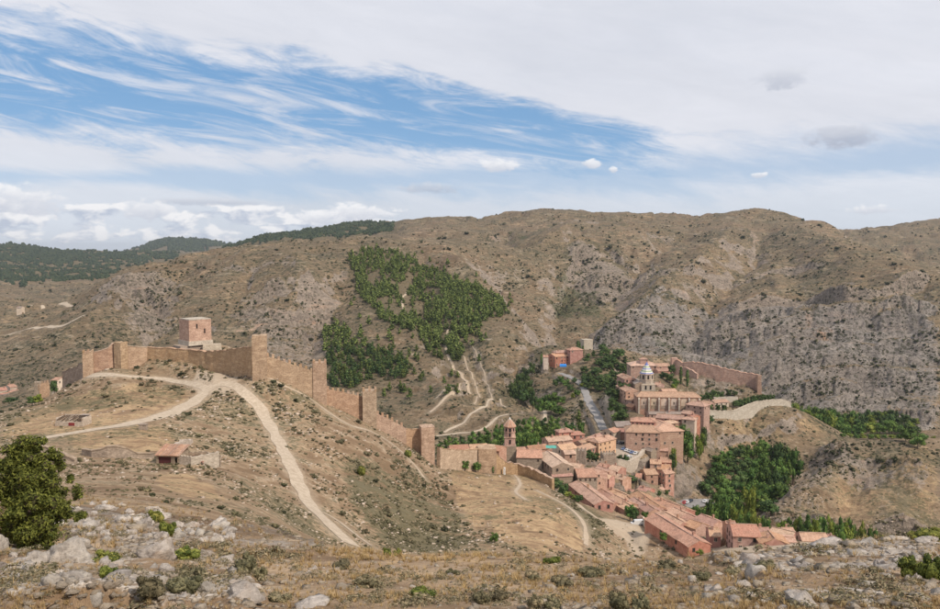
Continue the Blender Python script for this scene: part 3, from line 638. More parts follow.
def grid_obj(name, r0, r1, mask=None, mat=None, label=None):
    pass
def link(name, me, mat=None, parent=None, kind=None, label=None, cat=None, group=None):
    o = bpy.data.objects.new(name, me); COL.objects.link(o)
    if mat is not None and me is not None and not me.materials:
        for q in (mat if isinstance(mat, (list, tuple)) else [mat]): me.materials.append(q)
    if parent is not None: o.parent = parent
    if kind: o['kind'] = kind
    if label: o['label'] = label
    if cat: o['category'] = cat
    if group: o['group'] = group
    return o
def np_mesh(name, verts, quads=None, tris=None, smooth=False, mi=None):
    me = bpy.data.meshes.new(name); verts = np.asarray(verts, np.float32)
    fs = []; 
    nq = 0 if quads is None else len(quads); ntri = 0 if tris is None else len(tris)
    me.vertices.add(len(verts)); me.vertices.foreach_set('co', verts.ravel())
    loops = np.concatenate([np.asarray(quads, np.int32).ravel() if nq else np.zeros(0, np.int32), np.asarray(tris, np.int32).ravel() if ntri else np.zeros(0, np.int32)])
    me.loops.add(len(loops)); me.loops.foreach_set('vertex_index', loops)
    me.polygons.add(nq + ntri)
    st = np.concatenate([np.arange(nq) * 4, nq * 4 + np.arange(ntri) * 3]).astype(np.int32)
    me.polygons.foreach_set('loop_start', st)
    if mi is not None: me.polygons.foreach_set('material_index', np.asarray(mi, np.int32))
    me.update(calc_edges=True)
    if smooth: me.polygons.foreach_set('use_smooth', np.ones(nq + ntri, bool))
    me.validate(); return me
def build_ground():
    mat = ground_material()
    nr, nc = GX.shape
    # split the sheet into the near land and the hills beyond the valley (shared edge, no gap)
    ub = np.interp(GU, [-200, 60, 300, 440, 560, 620, 780, 1100], [560, 560, 560, 500, 470, 690, 690, 690])
    far = GYY > ub
    distant = GYY > np.interp(GU, [-200, 240, 400, 470, 1100], [2450, 2200, 2150, 9000, 9000])
    fq = far[:-1, :-1]; dq = distant[:-1, :-1]
    idx = np.arange(nr * nc).reshape(nr, nc)
    q = np.stack([idx[:-1, :-1], idx[:-1, 1:], idx[1:, 1:], idx[1:, :-1]], -1)
    V = np.stack([GX, GYY, GZ], -1).reshape(-1, 3)
    lf = np.clip((np.log(np.maximum(GYY, 5)) - math.log(12)) / (math.log(900) - math.log(12)), 0, 1)
    slope = np.zeros(GX.shape)
    gz = np.gradient(GZ, axis=0) / np.maximum(1e-3, np.gradient(GYY, axis=0)); slope = np.clip((np.abs(gz) - .75) / .6, 0, 1) * (GYY > 120)
    distw = blur(distant.astype(float), 2)
    c1 = np.stack([np.maximum(AR['gold'] * np.where(GYY > 700, .46, .70), (GYY < 60) * .26), np.clip(np.where(GYY < 60, .22, .36) + .34 * AR['scrub'], 0, 1) + 0 * GX, np.clip(.18 * (GYY > 0) + np.where(GYY > 650, np.where(GU > 560, .66, .52), np.where(GYY < 60, .46, np.where(GYY > 380, .46, .60))) * AR['rock'] + .5 * slope, 0, 1), np.ones(GX.shape)], -1).reshape(-1, 4)
    c2 = np.stack([np.clip(AR['pale'] + TM * .5, 0, 1), np.clip(blur(AR['wood'], 2) * .8 + distw * 1.1, 0, 1), lf, np.ones(GX.shape)], -1).reshape(-1, 4)
    c3 = np.stack([AR['dark'], AR['orange'], AR['lush'], np.ones(GX.shape)], -1).reshape(-1, 4)
    for name, sel in (('ground', ~fq & ~dq), ('hills', fq & ~dq), ('distant_hills', dq)):
        qq = q[sel].reshape(-1, 4); used = np.unique(qq); mp = np.zeros(nr * nc, np.int64); mp[used] = np.arange(len(used))
        me = np_mesh(name, V[used], quads=mp[qq], smooth=True)
        for an, cc in (('cover', c1), ('cover2', c2), ('cover3', c3)):
            at = me.color_attributes.new(an, 'FLOAT_COLOR', 'POINT'); at.data.foreach_set('color', cc[used].astype(np.float32).ravel())
        link(name, me, mat, kind='structure')
def build_tracks():
    mp = {'dirt_track': track_material('pale_dirt', (.36, .29, .215), (.54, .455, .355)), 'footpath': track_material('path_dirt', (.36, .285, .21), (.50, .41, .31)),
          'asphalt_road': track_material('old_asphalt', (.22, .21, .205), (.31, .295, .285), .3)}
    for name, key, wd, p in TRACKS:
        rz_ = ROADZ + .12 if name == 'asphalt_road' else 0
        d = np.gradient(p[:, :2], axis=0); d /= np.maximum(1e-6, np.linalg.norm(d, axis=1))[:, None]
        nrm = np.stack([-d[:, 1], d[:, 0]], -1); vs = []
        for k, o in enumerate((-.5, -.25, 0, .25, .5)):
            jit = (np.array([mnoise.noise(Vector((q[0] * .11, q[1] * .11, k))) for q in p]) * .22 * wd) if k in (0, 4) else 0
            q = p[:, :2] + nrm * (o * wd + jit)[:, None] if k in (0, 4) else p[:, :2] + nrm * (o * wd)
            z0_ = base(q[:, 0], q[:, 1]); z1_ = land(q[:, 0], q[:, 1]); z = np.where(q[:, 1] > 450, z1_ + .25, np.maximum(z0_, z1_ - .1)) + .10
            if name == 'asphalt_road': z = rz_ + (.05 if key == 'main' else 0) - (.10 if k in (0, 4) else 0)
            vs.append(np.c_[q, z])
        vs = np.stack(vs, 1); n = len(p); ii = np.arange(n * 5).reshape(n, 5)
        q = np.stack([ii[:-1, :-1], ii[:-1, 1:], ii[1:, 1:], ii[1:, :-1]], -1).reshape(-1, 4)
        me = np_mesh(name, vs.reshape(-1, 3), quads=q, smooth=True)
        link(name, me, mp[name], kind='structure')
# ------------------------------------------------------------------ building kit
def tint(c, m, rnd=.12):
    """colour shifted a little from one object to the next"""
    n = X.nt.nodes.new('ShaderNodeObjectInfo'); h = X.nt.nodes.new('ShaderNodeHueSaturation')
    X.nt.links.new(c, h.inputs['Color'])
    L(X(n.outputs['Random']).mr(0, 1, 1 - rnd, 1 + rnd), h.inputs['Value'])
    L(X.op('FRACT', X(n.outputs['Random']) * 7.31).mr(0, 1, .488, .508), h.inputs['Hue'])
    L(X.op('FRACT', X(n.outputs['Random']) * 3.77).mr(0, 1, .82, 1.1), h.inputs['Saturation'])
    return h.outputs[0]
def masonry(name, c1, c2, scale=1.0, stain=.35, course=.45):
    m, b = newmat(name); p = wpos()
    n = fnoise(p, .35 * scale, 6, .7, .4); n2 = fnoise(p, 2.6 * scale, 5, .7)
    v = fnoise(vmath('MULTIPLY', p, (1, 1, 1.8)), 1.6 * scale, typ='VORONOI')
    s = fnoise(vmath('MULTIPLY', p, (1, 1, .12)), .9, 5, .7)
    c = cmix((n * .5 + n2 * .5).ss(.36, .64), c1, c2)
    c = cmix((v * .8 + n2 * .3).ss(.25, .75) * .5, c, [q * .5 for q in c1])
    c = cmix(fnoise(vmath('MULTIPLY', p, (.6, .6, 2.2)), .5, 6, .75).ss(.48, .66) * .45, c, [min(.7, q * 1.25) for q in c2])
    c = cmix(s.ss(.5, .72) * stain, c, [q * .62 for q in c1])
    c = tint(c, m, .07)
    L(c, b.inputs['Base Color']); bump(b, v * .6 + n2 * .5, .55, .12); return m
def plaster(name, c1, c2):
    m, b = newmat(name); p = wpos()
    n = fnoise(p, .5, 6, .7, .3); s = fnoise(vmath('MULTIPLY', p, (1, 1, .15)), 1.4, 5, .7)
    n2 = fnoise(p, 4, 4, .7)
    c = cmix(n.ss(.38, .62), c1, c2)
    c = cmix(s.ss(.52, .72) * .4, c, [q * .68 for q in c1])
    c = cmix(fnoise(p, .9, 5, .75).ss(.60, .66) * .55, c, (.34, .26, .19))
    c = tint(c, m, .13)
    L(c, b.inputs['Base Color']); bump(b, n2, .3, .05); return m
def tiles(name, c1, c2, c3):
    m, b = newmat(name); o = objco(); p = wpos()
    w = X.nt.nodes.new('ShaderNodeTexWave'); w.bands_direction = 'X'; w.inputs['Scale'].default_value = 1.15; w.inputs['Distortion'].default_value = .35
    X.nt.links.new(o, w.inputs['Vector'])
    n = fnoise(p, .8, 6, .72, .3); n2 = fnoise(vmath('MULTIPLY', o, (3.2, .7, .7)), 1.0, 5, .75); n3 = fnoise(p, 3.5, 3, .7)
    c = cmix((n * .4 + n2 * .6).ss(.36, .62), c1, c2)
    c = cmix(n3.ss(.50, .62) * .65, c, c3)
    c = cmix(fnoise(p, 1.7, 4, .7).ss(.54, .64) * .5, c, [q * .6 for q in c1])
    c = cmix(fnoise(p, .25, 4, .7).ss(.48, .66) * .5, c, (.22, .15, .11))
    c = cmix(X(w.outputs[1]).ss(.35, .0) * .45, c, (.20, .11, .075))
    c = tint(c, m, .10)
    L(c, b.inputs['Base Color']); bump(b, X(w.outputs[1]) * .8 + n3 * .5, .7, .12); return m
def flat(name, c, rough=.8, spec=.2, metal=0):
    m, b = newmat(name); b.inputs['Base Color'].default_value = rgb(c); b.inputs['Roughness'].default_value = rough
    b.inputs['Specular IOR Level'].default_value = spec; b.inputs['Metallic'].default_value = metal; return m
def rockmat(name, c1, c2, c3, sc=1.0):
    m, b = newmat(name); p = wpos()
    n = fnoise(p, 1.4 * sc, 8, .72, .6); n2 = fnoise(p, 9 * sc, 5, .72); cr = fnoise(vmath('MULTIPLY', p, (1, 1, 2.2)), 3.1 * sc, 7, .8, 1.5)
    c = cmix((n * .6 + n2 * .4).ss(.36, .62), c1, c2)
    c = cmix(cr.ss(.56, .70) * .75, c, c3)
    c = cmix(fnoise(p, .7 * sc, 5, .7).ss(.56, .70) * .5, c, (.40, .29, .19))
    c = tint(c, m, .10)
    L(c, b.inputs['Base Color']); bump(b, n * 1.2 + cr * 1.4 + n2 * .25, .8, .12 / sc); return m
def leafmat(name, c1, c2, c3, trans=.25):
    m, b = newmat(name)
    g = X.nt.nodes.new('ShaderNodeNewGeometry'); ri = X(g.outputs['Random Per Island'])
    oi = X.nt.nodes.new('ShaderNodeObjectInfo'); r = X(oi.outputs['Random'])
    n = fnoise(wpos(), .6, 3, .6)
    c = cmix((ri * .55 + n * .45).ss(.25, .75), c1, c2)
    c = cmix((ri * .5 + r * .5).ss(.62, .95) * .7, c, c3)
    h = X.nt.nodes.new('ShaderNodeHueSaturation'); X.nt.links.new(c, h.inputs['Color'])
    L(r.mr(0, 1, .78, 1.22), h.inputs['Value']); L(X.op('FRACT', r * 5.1).mr(0, 1, .485, .515), h.inputs['Hue'])
    X.nt.links.new(h.outputs[0], b.inputs['Base Color']); b.inputs['Roughness'].default_value = .75
    return m
TAN = masonry('tan_masonry', (.36, .235, .148), (.585, .415, .28))
GREY = masonry('grey_stone', (.29, .225, .17), (.44, .35, .265))
PINKST = masonry('pink_masonry', (.43, .25, .185), (.60, .40, .30))
PALEST = masonry('pale_stone', (.44, .37, .29), (.58, .50, .41))
REDST = masonry('red_masonry', (.40, .245, .185), (.60, .40, .31))
PINK = plaster('pink_plaster', (.41, .23, .165), (.56, .35, .265))
ORANGE = plaster('orange_plaster', (.52, .30, .19), (.64, .41, .27))
RED = plaster('red_plaster', (.38, .175, .12), (.50, .27, .19))
CREAM = plaster('cream_plaster', (.52, .41, .31), (.64, .53, .42))
TILE = tiles('clay_tiles', (.36, .19, .125), (.60, .365, .245), (.70, .54, .40))
TILEP = tiles('pale_clay_tiles', (.46, .275, .185), (.70, .475, .335), (.74, .61, .48))
TILER = tiles('red_clay_tiles', (.34, .165, .115), (.53, .295, .21), (.62, .45, .34))
TILEG = tiles('grey_tiles', (.25, .21, .185), (.38, .32, .28), (.44, .38, .32))
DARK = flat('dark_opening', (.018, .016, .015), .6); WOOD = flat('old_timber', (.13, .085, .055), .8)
GLASS = flat('window_glass', (.03, .033, .038), .15, .5); IRON = flat('iron', (.06, .06, .06), .5, .4)
SLATE = flat('slate_ridge', (.30, .25, .21)); WHITE = flat('white_paint', (.72, .71, .69), .5)
BARK = flat('bark', (.16, .12, .09), .95)

class MB:
    """collects faces for one mesh"""
    def __init__(s): s.v = []; s.f = []; s.m = []
    def add(s, vs, fs, mi=0):
        o = len(s.v); s.v += [tuple(p) for p in vs]; s.f += [tuple(o + i for i in f) for f in fs]; s.m += [mi] * len(fs)
    def box(s, x0, x1, y0, y1, z0, z1, mi=0, tx=0, ty=0):
        vs = [(x0, y0, z0), (x1, y0, z0), (x1, y1, z0), (x0, y1, z0), (x0+tx, y0+ty, z1), (x1-tx, y0+ty, z1), (x1-tx, y1-ty, z1), (x0+tx, y1-ty, z1)]
        s.add(vs, [(3, 2, 1, 0), (4, 5, 6, 7), (0, 1, 5, 4), (1, 2, 6, 5), (2, 3, 7, 6), (3, 0, 4, 7)], mi)
    def tube(s, pts, rad, n=7, mi=0, cap=True):
        o = len(s.v); k = len(pts); pts = [Vector(p) for p in pts]
        for i, p in enumerate(pts):
            t = (pts[min(i+1, k-1)] - pts[max(i-1, 0)]).normalized(); a = t.orthogonal().normalized(); b = t.cross(a)
            r = rad[i] if isinstance(rad, (list, tuple)) else rad
            for j in range(n):
                w = 2 * math.pi * j / n; s.v.append(tuple(p + a * (r * math.cos(w)) + b * (r * math.sin(w))))
        for i in range(k - 1):
            for j in range(n):
                s.f.append((o+i*n+j, o+i*n+(j+1) % n, o+(i+1)*n+(j+1) % n, o+(i+1)*n+j)); s.m.append(mi)
        if cap: s.f.append(tuple(o+(k-1)*n+j for j in range(n))); s.m.append(mi); s.f.append(tuple(o+j for j in reversed(range(n)))); s.m.append(mi)
    def prism(s, n, r, z0, z1, mi=0, r2=None, rot=0, cx=0, cy=0):
        r2 = r if r2 is None else r2
        vs = [(cx + q * math.cos(2*math.pi*(j+.5)/n+rot), cy + q * math.sin(2*math.pi*(j+.5)/n+rot), z) for q, z in ((r, z0), (r2, z1)) for j in range(n)]
        s.add(vs, [(j, (j+1) % n, n+(j+1) % n, n+j) for j in range(n)] + [tuple(range(n, 2*n)), tuple(reversed(range(n)))], mi)
    def mesh(s, name, mats, smooth=False):
        me = bpy.data.meshes.new(name); me.from_pydata(s.v, [], s.f)
        for q in (mats if isinstance(mats, (list, tuple)) else [mats]): me.materials.append(q)
        me.polygons.foreach_set('material_index', s.m)
        if smooth: me.polygons.foreach_set('use_smooth', [True] * len(s.f))
        me.update(); return me
def empty(name, loc, rz=0, label=None, cat=None, group=None):
    o = link(name, None, label=label, cat=cat, group=group); o.location = tuple(loc); o.rotation_euler[2] = rz; o.empty_display_size = .5; return o
def child(name, me, root, loc=(0, 0, 0), rz=0, scale=None, kind=None, label=None):
    o = link(name, me, parent=root, kind=kind, label=label); o.location = tuple(loc); o.rotation_euler[2] = rz
    if scale: o.scale = scale
    return o
# shared small pieces (local: x along the wall, -y outwards, origin at the centre)
def window_mesh(w, h, frame=WOOD, lintel=None, sill=True):
    b = MB(); t = .12
    b.box(-w/2, w/2, -.03, .05, -h/2, h/2, 0)
    b.box(-w/2-t, -w/2, -.10, .05, -h/2, h/2, 1); b.box(w/2, w/2+t, -.10, .05, -h/2, h/2, 1)
    b.box(-w/2-t, w/2+t, -.10, .05, h/2, h/2+t, 1); b.box(-w/2-t-.05, w/2+t+.05, -.18, .05, -h/2-t, -h/2, 1)
    b.box(-.03, .03, -.06, -.03, -h/2, h/2, 1)
    return b.mesh('window', [GLASS, frame])
WIN = [window_mesh(.9, 1.2), window_mesh(1.0, 1.5), window_mesh(.7, .8), window_mesh(1.1, 1.4, CREAM)]
_d = MB(); _d.box(-.6, .6, -.04, .05, 0, 2.2, 0); _d.box(-.75, -.6, -.12, .05, 0, 2.2, 1); _d.box(.6, .75, -.12, .05, 0, 2.2, 1); _d.box(-.75, .75, -.12, .05, 2.2, 2.38, 1)
DOOR = _d.mesh('door', [WOOD, PALEST])
_d = MB(); _d.box(-.35, .35, -.3, .3, -1.2, .9, 0); _d.box(-.45, .45, -.4, .4, .9, 1.02, 1); _d.box(-.25, .25, -.2, .2, 1.02, 1.22, 0)
CHIM = _d.mesh('chimney', [PINKST, TILE])
SRF = random.Random(5)
def house(label, wall, u1, v1, u2, v2, D, wd, h, pitch=.36, hip=0.0, tile=None, win=.75, found=7, group=None, name='house', cat='house', ws=None, chim=1, rows=9, step=3.3, pad=True, over=.45, attic=False):
    """a house given by its ridge line in the photograph; everything else in metres"""
    tile = tile or TILE; rnd = random.Random(int(u1 * 13 + v1 * 7 + D))
    p1 = pxw(u1, v1, D); k2 = pxw(u2, v2, 1.0)[2]; D2 = p1[2] / k2; p2 = pxw(u2, v2, D2)
    mid = (p1 + p2) / 2; Lr = float(np.hypot(*(p2 - p1)[:2])); yaw = math.atan2(p2[1] - p1[1], p2[0] - p1[0])
    Lr += 2 * hip * wd / 2
    rise = pitch * wd / 2; zr = mid[2]; ze = zr - rise; z0 = ze - h
    root = empty(name, (mid[0], mid[1], z0), yaw, label, cat, group)
    hx, hy = Lr / 2, wd / 2; hr = h + rise
    if pad: PADS.append((mid[0], mid[1], z0 + .3, max(hx, hy) * .8))
    b = MB()
    if hip: b.box(-hx, hx, -hy, hy, -found, h - .02)
    else:
        vs = [(-hx, -hy, -found), (hx, -hy, -found), (hx, hy, -found), (-hx, hy, -found), (-hx, -hy, h), (hx, -hy, h), (hx, hy, h), (-hx, hy, h), (-hx, 0, hr - .05), (hx, 0, hr - .05)]
        b.add(vs, [(3, 2, 1, 0), (0, 1, 5, 4), (2, 3, 7, 6), (1, 2, 6, 9, 5), (3, 0, 4, 8, 7)])
    child('wall', b.mesh('wall', wall), root)
    # roof: two or four sagging slopes with thickness, a hand-laid uneven edge and a ridge course
    b = MB(); ex, ey = hx + over * (0.6 if not hip else 1), hy + over; drop = over * pitch; nx = max(3, int(Lr / 2.2)); ny = 3
    hi = hip * wd / 2
    for side in (-1, 1):
        top = []
        for i in range(nx + 1):
            f = i / nx
            for j in range(ny + 1):
                g = j / ny      # 0 ridge .. 1 eave
                xr = (-hx + hi) + f * 2 * (hx - hi); xe = -ex + f * 2 * ex
                x = xr + (xe - xr) * g; y = side * ey * g; z = hr + (h - drop - hr) * g
                z += rnd.uniform(-.09, .09) + .05 - .10 * math.sin(f * math.pi) * (1 - g * .5) * min(1, Lr / 14); y += rnd.uniform(-.06, .06) * (g == 1)
                if not hip: x += rnd.uniform(-.05, .05)
                top.append((x, y, z))
        n1 = ny + 1; fs = []
        for i in range(nx):
            for j in range(ny):
                q = (i*n1+j, i*n1+j+1, (i+1)*n1+j+1, (i+1)*n1+j); fs.append(q if side < 0 else q[::-1])
        N = len(top); low = [(x, y, z - .22) for x, y, z in top]
        fl = [tuple(N + i for i in reversed(q)) for q in fs]
        rim = [(i*n1+ny, N+i*n1+ny, N+(i+1)*n1+ny, (i+1)*n1+ny) for i in range(nx)]
        for i in (0, nx): rim += [(i*n1+j, i*n1+j+1, N+i*n1+j+1, N+i*n1+j) for j in range(ny)]
        b.add(top + low, fs + fl + rim)
    if hip:
        for sx in (-1, 1):
            a = (sx * (hx - hi), 0, hr + .05); c = (sx * ex, -ey, h - drop + .05); d = (sx * ex, ey, h - drop + .05)
            b.add([a, c, d, (a[0], 0, a[2] - .22), (c[0], c[1], c[2] - .22), (d[0], d[1], d[2] - .22)], [(0, 1, 2) if sx > 0 else (0, 2, 1), (1, 4, 5, 2), (3, 5, 4) if sx > 0 else (3, 4, 5)])
    rm = b.mesh('roof', tile); ro = child('roof', rm, root)
    b = MB(); b.tube([(-(hx - hi) + (2 * (hx - hi)) * i / 4, 0, hr + .10 + rnd.uniform(-.04, .04)) for i in range(5)], .17, 5)
    if hip:
        for sx in (-1, 1):
            for sy in (-1, 1): b.tube([(sx*(hx-hi), 0, hr + .1), (sx*ex, sy*ey, h - drop + .12)], .14, 5)
    child('ridge_tiles', b.mesh('ridge_tiles', TILEP if tile is not TILEG else TILEG), ro)
    for _ in range(chim):
        if rnd.random() < .75:
            x = rnd.uniform(-.7, .7) * (hx - hi); y = rnd.choice((-1, 1)) * rnd.uniform(.15, .5) * hy
            child('chimney', CHIM, ro, (x, y, h + rise * (1 - abs(y) / hy) + .35), scale=(rnd.uniform(.9, 1.4),) * 2 + (1,))
    # windows on the walls that face the viewpoint
    if win > 0:
        for (nx_, ny_, ln, off) in ((0, -1, Lr, hy), (0, 1, Lr, hy), (1, 0, wd, hx), (-1, 0, wd, hx)):
            wx = nx_ * math.cos(yaw) - ny_ * math.sin(yaw); wy = nx_ * math.sin(yaw) + ny_ * math.cos(yaw)
            cx, cy = mid[0] + wx * off, mid[1] + wy * off
            if (wx * -cx + wy * -cy) / math.hypot(cx, cy) < .12: continue
            nc = max(1, int((ln - 1.2) / step)); nf = max(1, int(h / 2.8)); rz = math.atan2(ny_, nx_) + math.pi / 2
            for r in range(min(nf, rows)):
                for c in range(nc):
                    if rnd.random() > win: continue
                    s = (c + .5) / nc * ln - ln / 2 + rnd.uniform(-.3, .3); z = h - 1.45 - r * 2.8
                    if r == nf - 1 and nf > 1 and rnd.random() < .35: me = DOOR; z = 0.1; nm = 'door'
                    else: me = (WIN[ws] if ws is not None else rnd.choice(WIN)); nm = 'window'
                    if z < -.5: continue
                    lx = nx_ * off - ny_ * s * 1.0 if nx_ == 0 else nx_ * off; ly = ny_ * off if nx_ == 0 else s
                    if nx_ == 0: lx = s
                    child(nm, me, root, (lx + nx_ * .005, ly + ny_ * .005, z), rz)
    return root, dict(hx=hx, hy=hy, h=h, hr=hr, yaw=yaw, mid=mid, z0=z0)
def stone_box(name, label, cat, u, vtop, D, w, dp, hgt, mat, yaw=0, found=6, crenel=0, taper=0.0, group=None, mw=.9, mh=1.0, win=0, rough=.12):
    """tower by its top centre (front edge) in the photograph"""
    p = pxw(u, vtop, D); z0 = p[2] - hgt
    fx, fy = -math.sin(yaw), math.cos(yaw)
    root = empty(name, (p[0] + fx * dp / 2, p[1] + fy * dp / 2, z0), yaw, label, cat, group)
    rnd = random.Random(int(u * 31 + vtop)); b = MB(); nz = max(3, int(hgt / 1.6)); per = []
    ns = 5
    for side in range(4):
        for i in range(ns):
            f = i / ns * 2 - 1
            per.append(((f, -1), (1, f), (-f, 1), (-1, -f))[side])
    n = len(per); vs = []
    for k in range(-2, nz + 1):
        z = hgt * k / nz if k >= 0 else k * found / 2
        tp = 1 - taper * max(0, k) / nz
        for (a, c) in per:
            cor = 1 if abs(a) == 1 and abs(c) == 1 else 0
            vs.append((a * w / 2 * tp + rnd.uniform(-rough, rough) * (.35 if cor else 1), c * dp / 2 * tp + rnd.uniform(-rough, rough) * (.35 if cor else 1), z + (rnd.uniform(-.25, .15) if k == nz and not crenel else 0)))
    fs = [(r*n+i, r*n+(i+1) % n, (r+1)*n+(i+1) % n, (r+1)*n+i) for r in range(nz + 2) for i in range(n)]
    o = len(vs); vs.append((0, 0, hgt - .1)); fs += [((nz+2)*n+i, (nz+2)*n+(i+1) % n, o) for i in range(n)]
    b.add(vs, fs); child('shaft', b.mesh('shaft', mat), root)
    if crenel:
        mb = MB(); mb.box(-mw/2, mw/2, -.3, .3, -.2, mh); mm = mb.mesh('merlon', mat)
        mb = MB(); mb.box(-mw/2, mw/2, -.3, .3, -.2, mh * .96, 0, .04, .04)
        for axis, ln, off in (('x', w, dp), ('y', dp, w)):
            nn = max(2, int(round(ln / (mw * 1.9))))
            for i in range(nn):
                s = -ln / 2 + mw / 2 + (ln - mw) * i / max(1, nn - 1)
                for sg in (-1, 1):
                    if axis == 'y' and i in (0, nn - 1): continue
                    x, y = (s, sg * (off / 2 - .3)) if axis == 'x' else (sg * (off / 2 - .3), s)
                    child('merlon', mm, root, (x, y, hgt), 0 if axis == 'x' else math.pi / 2, scale=(1, 1, rnd.uniform(.8, 1.1)))
    PADS.append((p[0] + fx * dp / 2, p[1] + fy * dp / 2, float(base(p[0], p[1])), max(w, dp) * .5)) if False else None
    return root, dict(z0=z0, p=p)
def hgt_ok(h): return max(h) > 2.6
def wall(name, label, cat, pts, th, hgt, mat, crenel=False, group=None, found=5, mw=1.0, mh=1.35, gap=2.2, rough=.22, worn=.0, wlk=True):
    """a wall by its top line [(u, v, D)...]; hgt may be a list"""
    P3 = [pxw(*p) for p in pts]; hs = hgt if isinstance(hgt, (list, tuple)) else [hgt] * len(pts)
    rnd = random.Random(int(pts[0][0] * 17 + pts[0][1] * 3)); Q = []; H = []
    for i in range(len(P3) - 1):
        m = max(1, int(np.hypot(*(P3[i+1] - P3[i])[:2]) / 1.6))
        for j in range(m): Q.append(P3[i] + (P3[i+1] - P3[i]) * j / m); H.append(hs[i] + (hs[i+1] - hs[i]) * j / m)
    Q.append(P3[-1]); H.append(hs[-1]); Q = np.array(Q); n = len(Q); org = Q[0] - np.array((0, 0, H[0]))
    d = np.gradient(Q[:, :2], axis=0) if n > 2 else np.repeat((Q[1] - Q[0])[None, :2], 2, 0); d /= np.linalg.norm(d, axis=1)[:, None]
    nr = np.stack([d[:, 1], -d[:, 0]], -1)     # one face; the other is th behind
    sgn = -1 if np.mean(nr[:, 1]) > 0 else 1; nr = nr * sgn
    vs = []; nz = 4
    vtop = []
    for i in range(n):
        top = Q[i][2] + (rnd.uniform(-1, .3) * worn); vtop.append(top - org[2])
        for side in (0, 1):
            for k in range(nz + 1):
                z = top - (H[i] + found) * (1 - k / nz); bt = .25 * (1 - k / nz)
                o = (nr[i] * (bt + rnd.uniform(-rough, rough) * (k < nz))) if side == 0 else (-nr[i] * (th + bt))
                vs.append((Q[i][0] + o[0] - org[0], Q[i][1] + o[1] - org[1], z - org[2]))
    m = 2 * (nz + 1); fs = []
    for i in range(n - 1):
        for k in range(nz):
            a = i*m+k; c = (i+1)*m+k; fs.append((a, c, c+1, a+1) if sgn > 0 else (a, a+1, c+1, c))
            a += nz+1; c += nz+1; fs.append((a, a+1, c+1, c) if sgn > 0 else (a, c, c+1, a+1))
        a = i*m+nz; c = (i+1)*m+nz; fs.append((a, c, c+nz+1, a+nz+1) if sgn > 0 else (a, a+nz+1, c+nz+1, c))
    for i in (0, n - 1):
        for k in range(nz): a = i*m+k; fs.append((a, a+1, a+nz+2, a+nz+1))
    b = MB(); b.add(vs, fs); root = empty(name, org, 0, label, cat, group); child('masonry', b.mesh('masonry', mat), root)
    if not crenel and hgt_ok(hs):
        vs = []; 
        for i in range(n):
            for o_, z_ in ((.12, 0.0), (.12, .22), (-th - .12, .22), (-th - .12, 0.0)): vs.append((Q[i][0] + nr[i][0] * o_ - org[0], Q[i][1] + nr[i][1] * o_ - org[1], vtop[i] + z_ - .04 + rnd.uniform(-.06, .06)))
        b = MB(); b.add(vs, [(i*4+k, (i+1)*4+k, (i+1)*4+k+1, i*4+k+1) for i in range(n-1) for k in range(3)]); child('coping', b.mesh('coping', mat), root)
    if crenel:
        mb = MB(); mb.box(-mw/2, mw/2, -.25, .25, -.15, mh, 0, .03, .03); mm = mb.mesh('merlon', mat)
        acc = 0.0; nxt = .6
        for i in range(n - 1):
            seg = Q[i+1] - Q[i]; ln = float(np.hypot(seg[0], seg[1])); yaw = math.atan2(seg[1], seg[0])
            while nxt < acc + ln:
                f = (nxt - acc) / ln; p = Q[i] + seg * f; o = -nr[i] * .27
                child('merlon', mm, root, (p[0] + o[0] - org[0], p[1] + o[1] - org[1], p[2] - org[2] - .1), yaw, scale=(1, 1, rnd.uniform(.75, 1.25)))
                nxt += gap
            acc += ln
    return root
# ------------------------------------------------------------------ the castle and its long wall
G_T = 'square towers of the long hillside wall'; G_W = 'battlemented lengths of the long hillside wall'
k, _ = stone_box('watchtower', 'large square reddish keep on the castle platform above the fork of the tracks', 'tower', 200, 319.6, 350, 10.2, 10.2, 9.3, REDST, yaw=R(43), found=.2, rough=.04)
pm = MB(); pm.box(-5.6, 5.6, -.5, 10.9, -1.9, 0.02, 0, .15, .15); child('plinth', pm.mesh('plinth', PALEST), k, (0, -5.1, 0))
pm = MB(); pm.box(-7.6, 5.4, -.3, 8, -5.2, -1.9, 0, .3, .3); child('foundation', pm.mesh('foundation', GREY), k, (-1.5, -4.6, 0))
pm = MB(); pm.box(-5, 5, -5, 5, 0, .35); pm.box(-4.3, 4.3, -4.3, 4.3, .36, .4); child('coping', pm.mesh('coping', PALEST), k, (0, 0, 9.25))
pm = MB(); pm.box(-.3, .3, -.06, .04, -1, 1); 
for (a, z) in ((-1.5, 6.5), (2.0, 4.2)): child('arrow_slit', pm.mesh('arrow_slit', DARK), k, (a, -5.12, z))
pm = MB(); pm.box(-4, 4, -2.2, 2.2, -2.5, 0, 0, .2, .2); tl = pm.mesh('stone_terrace', PALEST); o = link('stone_terrace', tl, label='pale broken stone ledge running right from the foot of the keep', cat='terrace'); p = pxw(212, 344, 349); o.location = tuple(p); o.rotation_euler[2] = R(20)

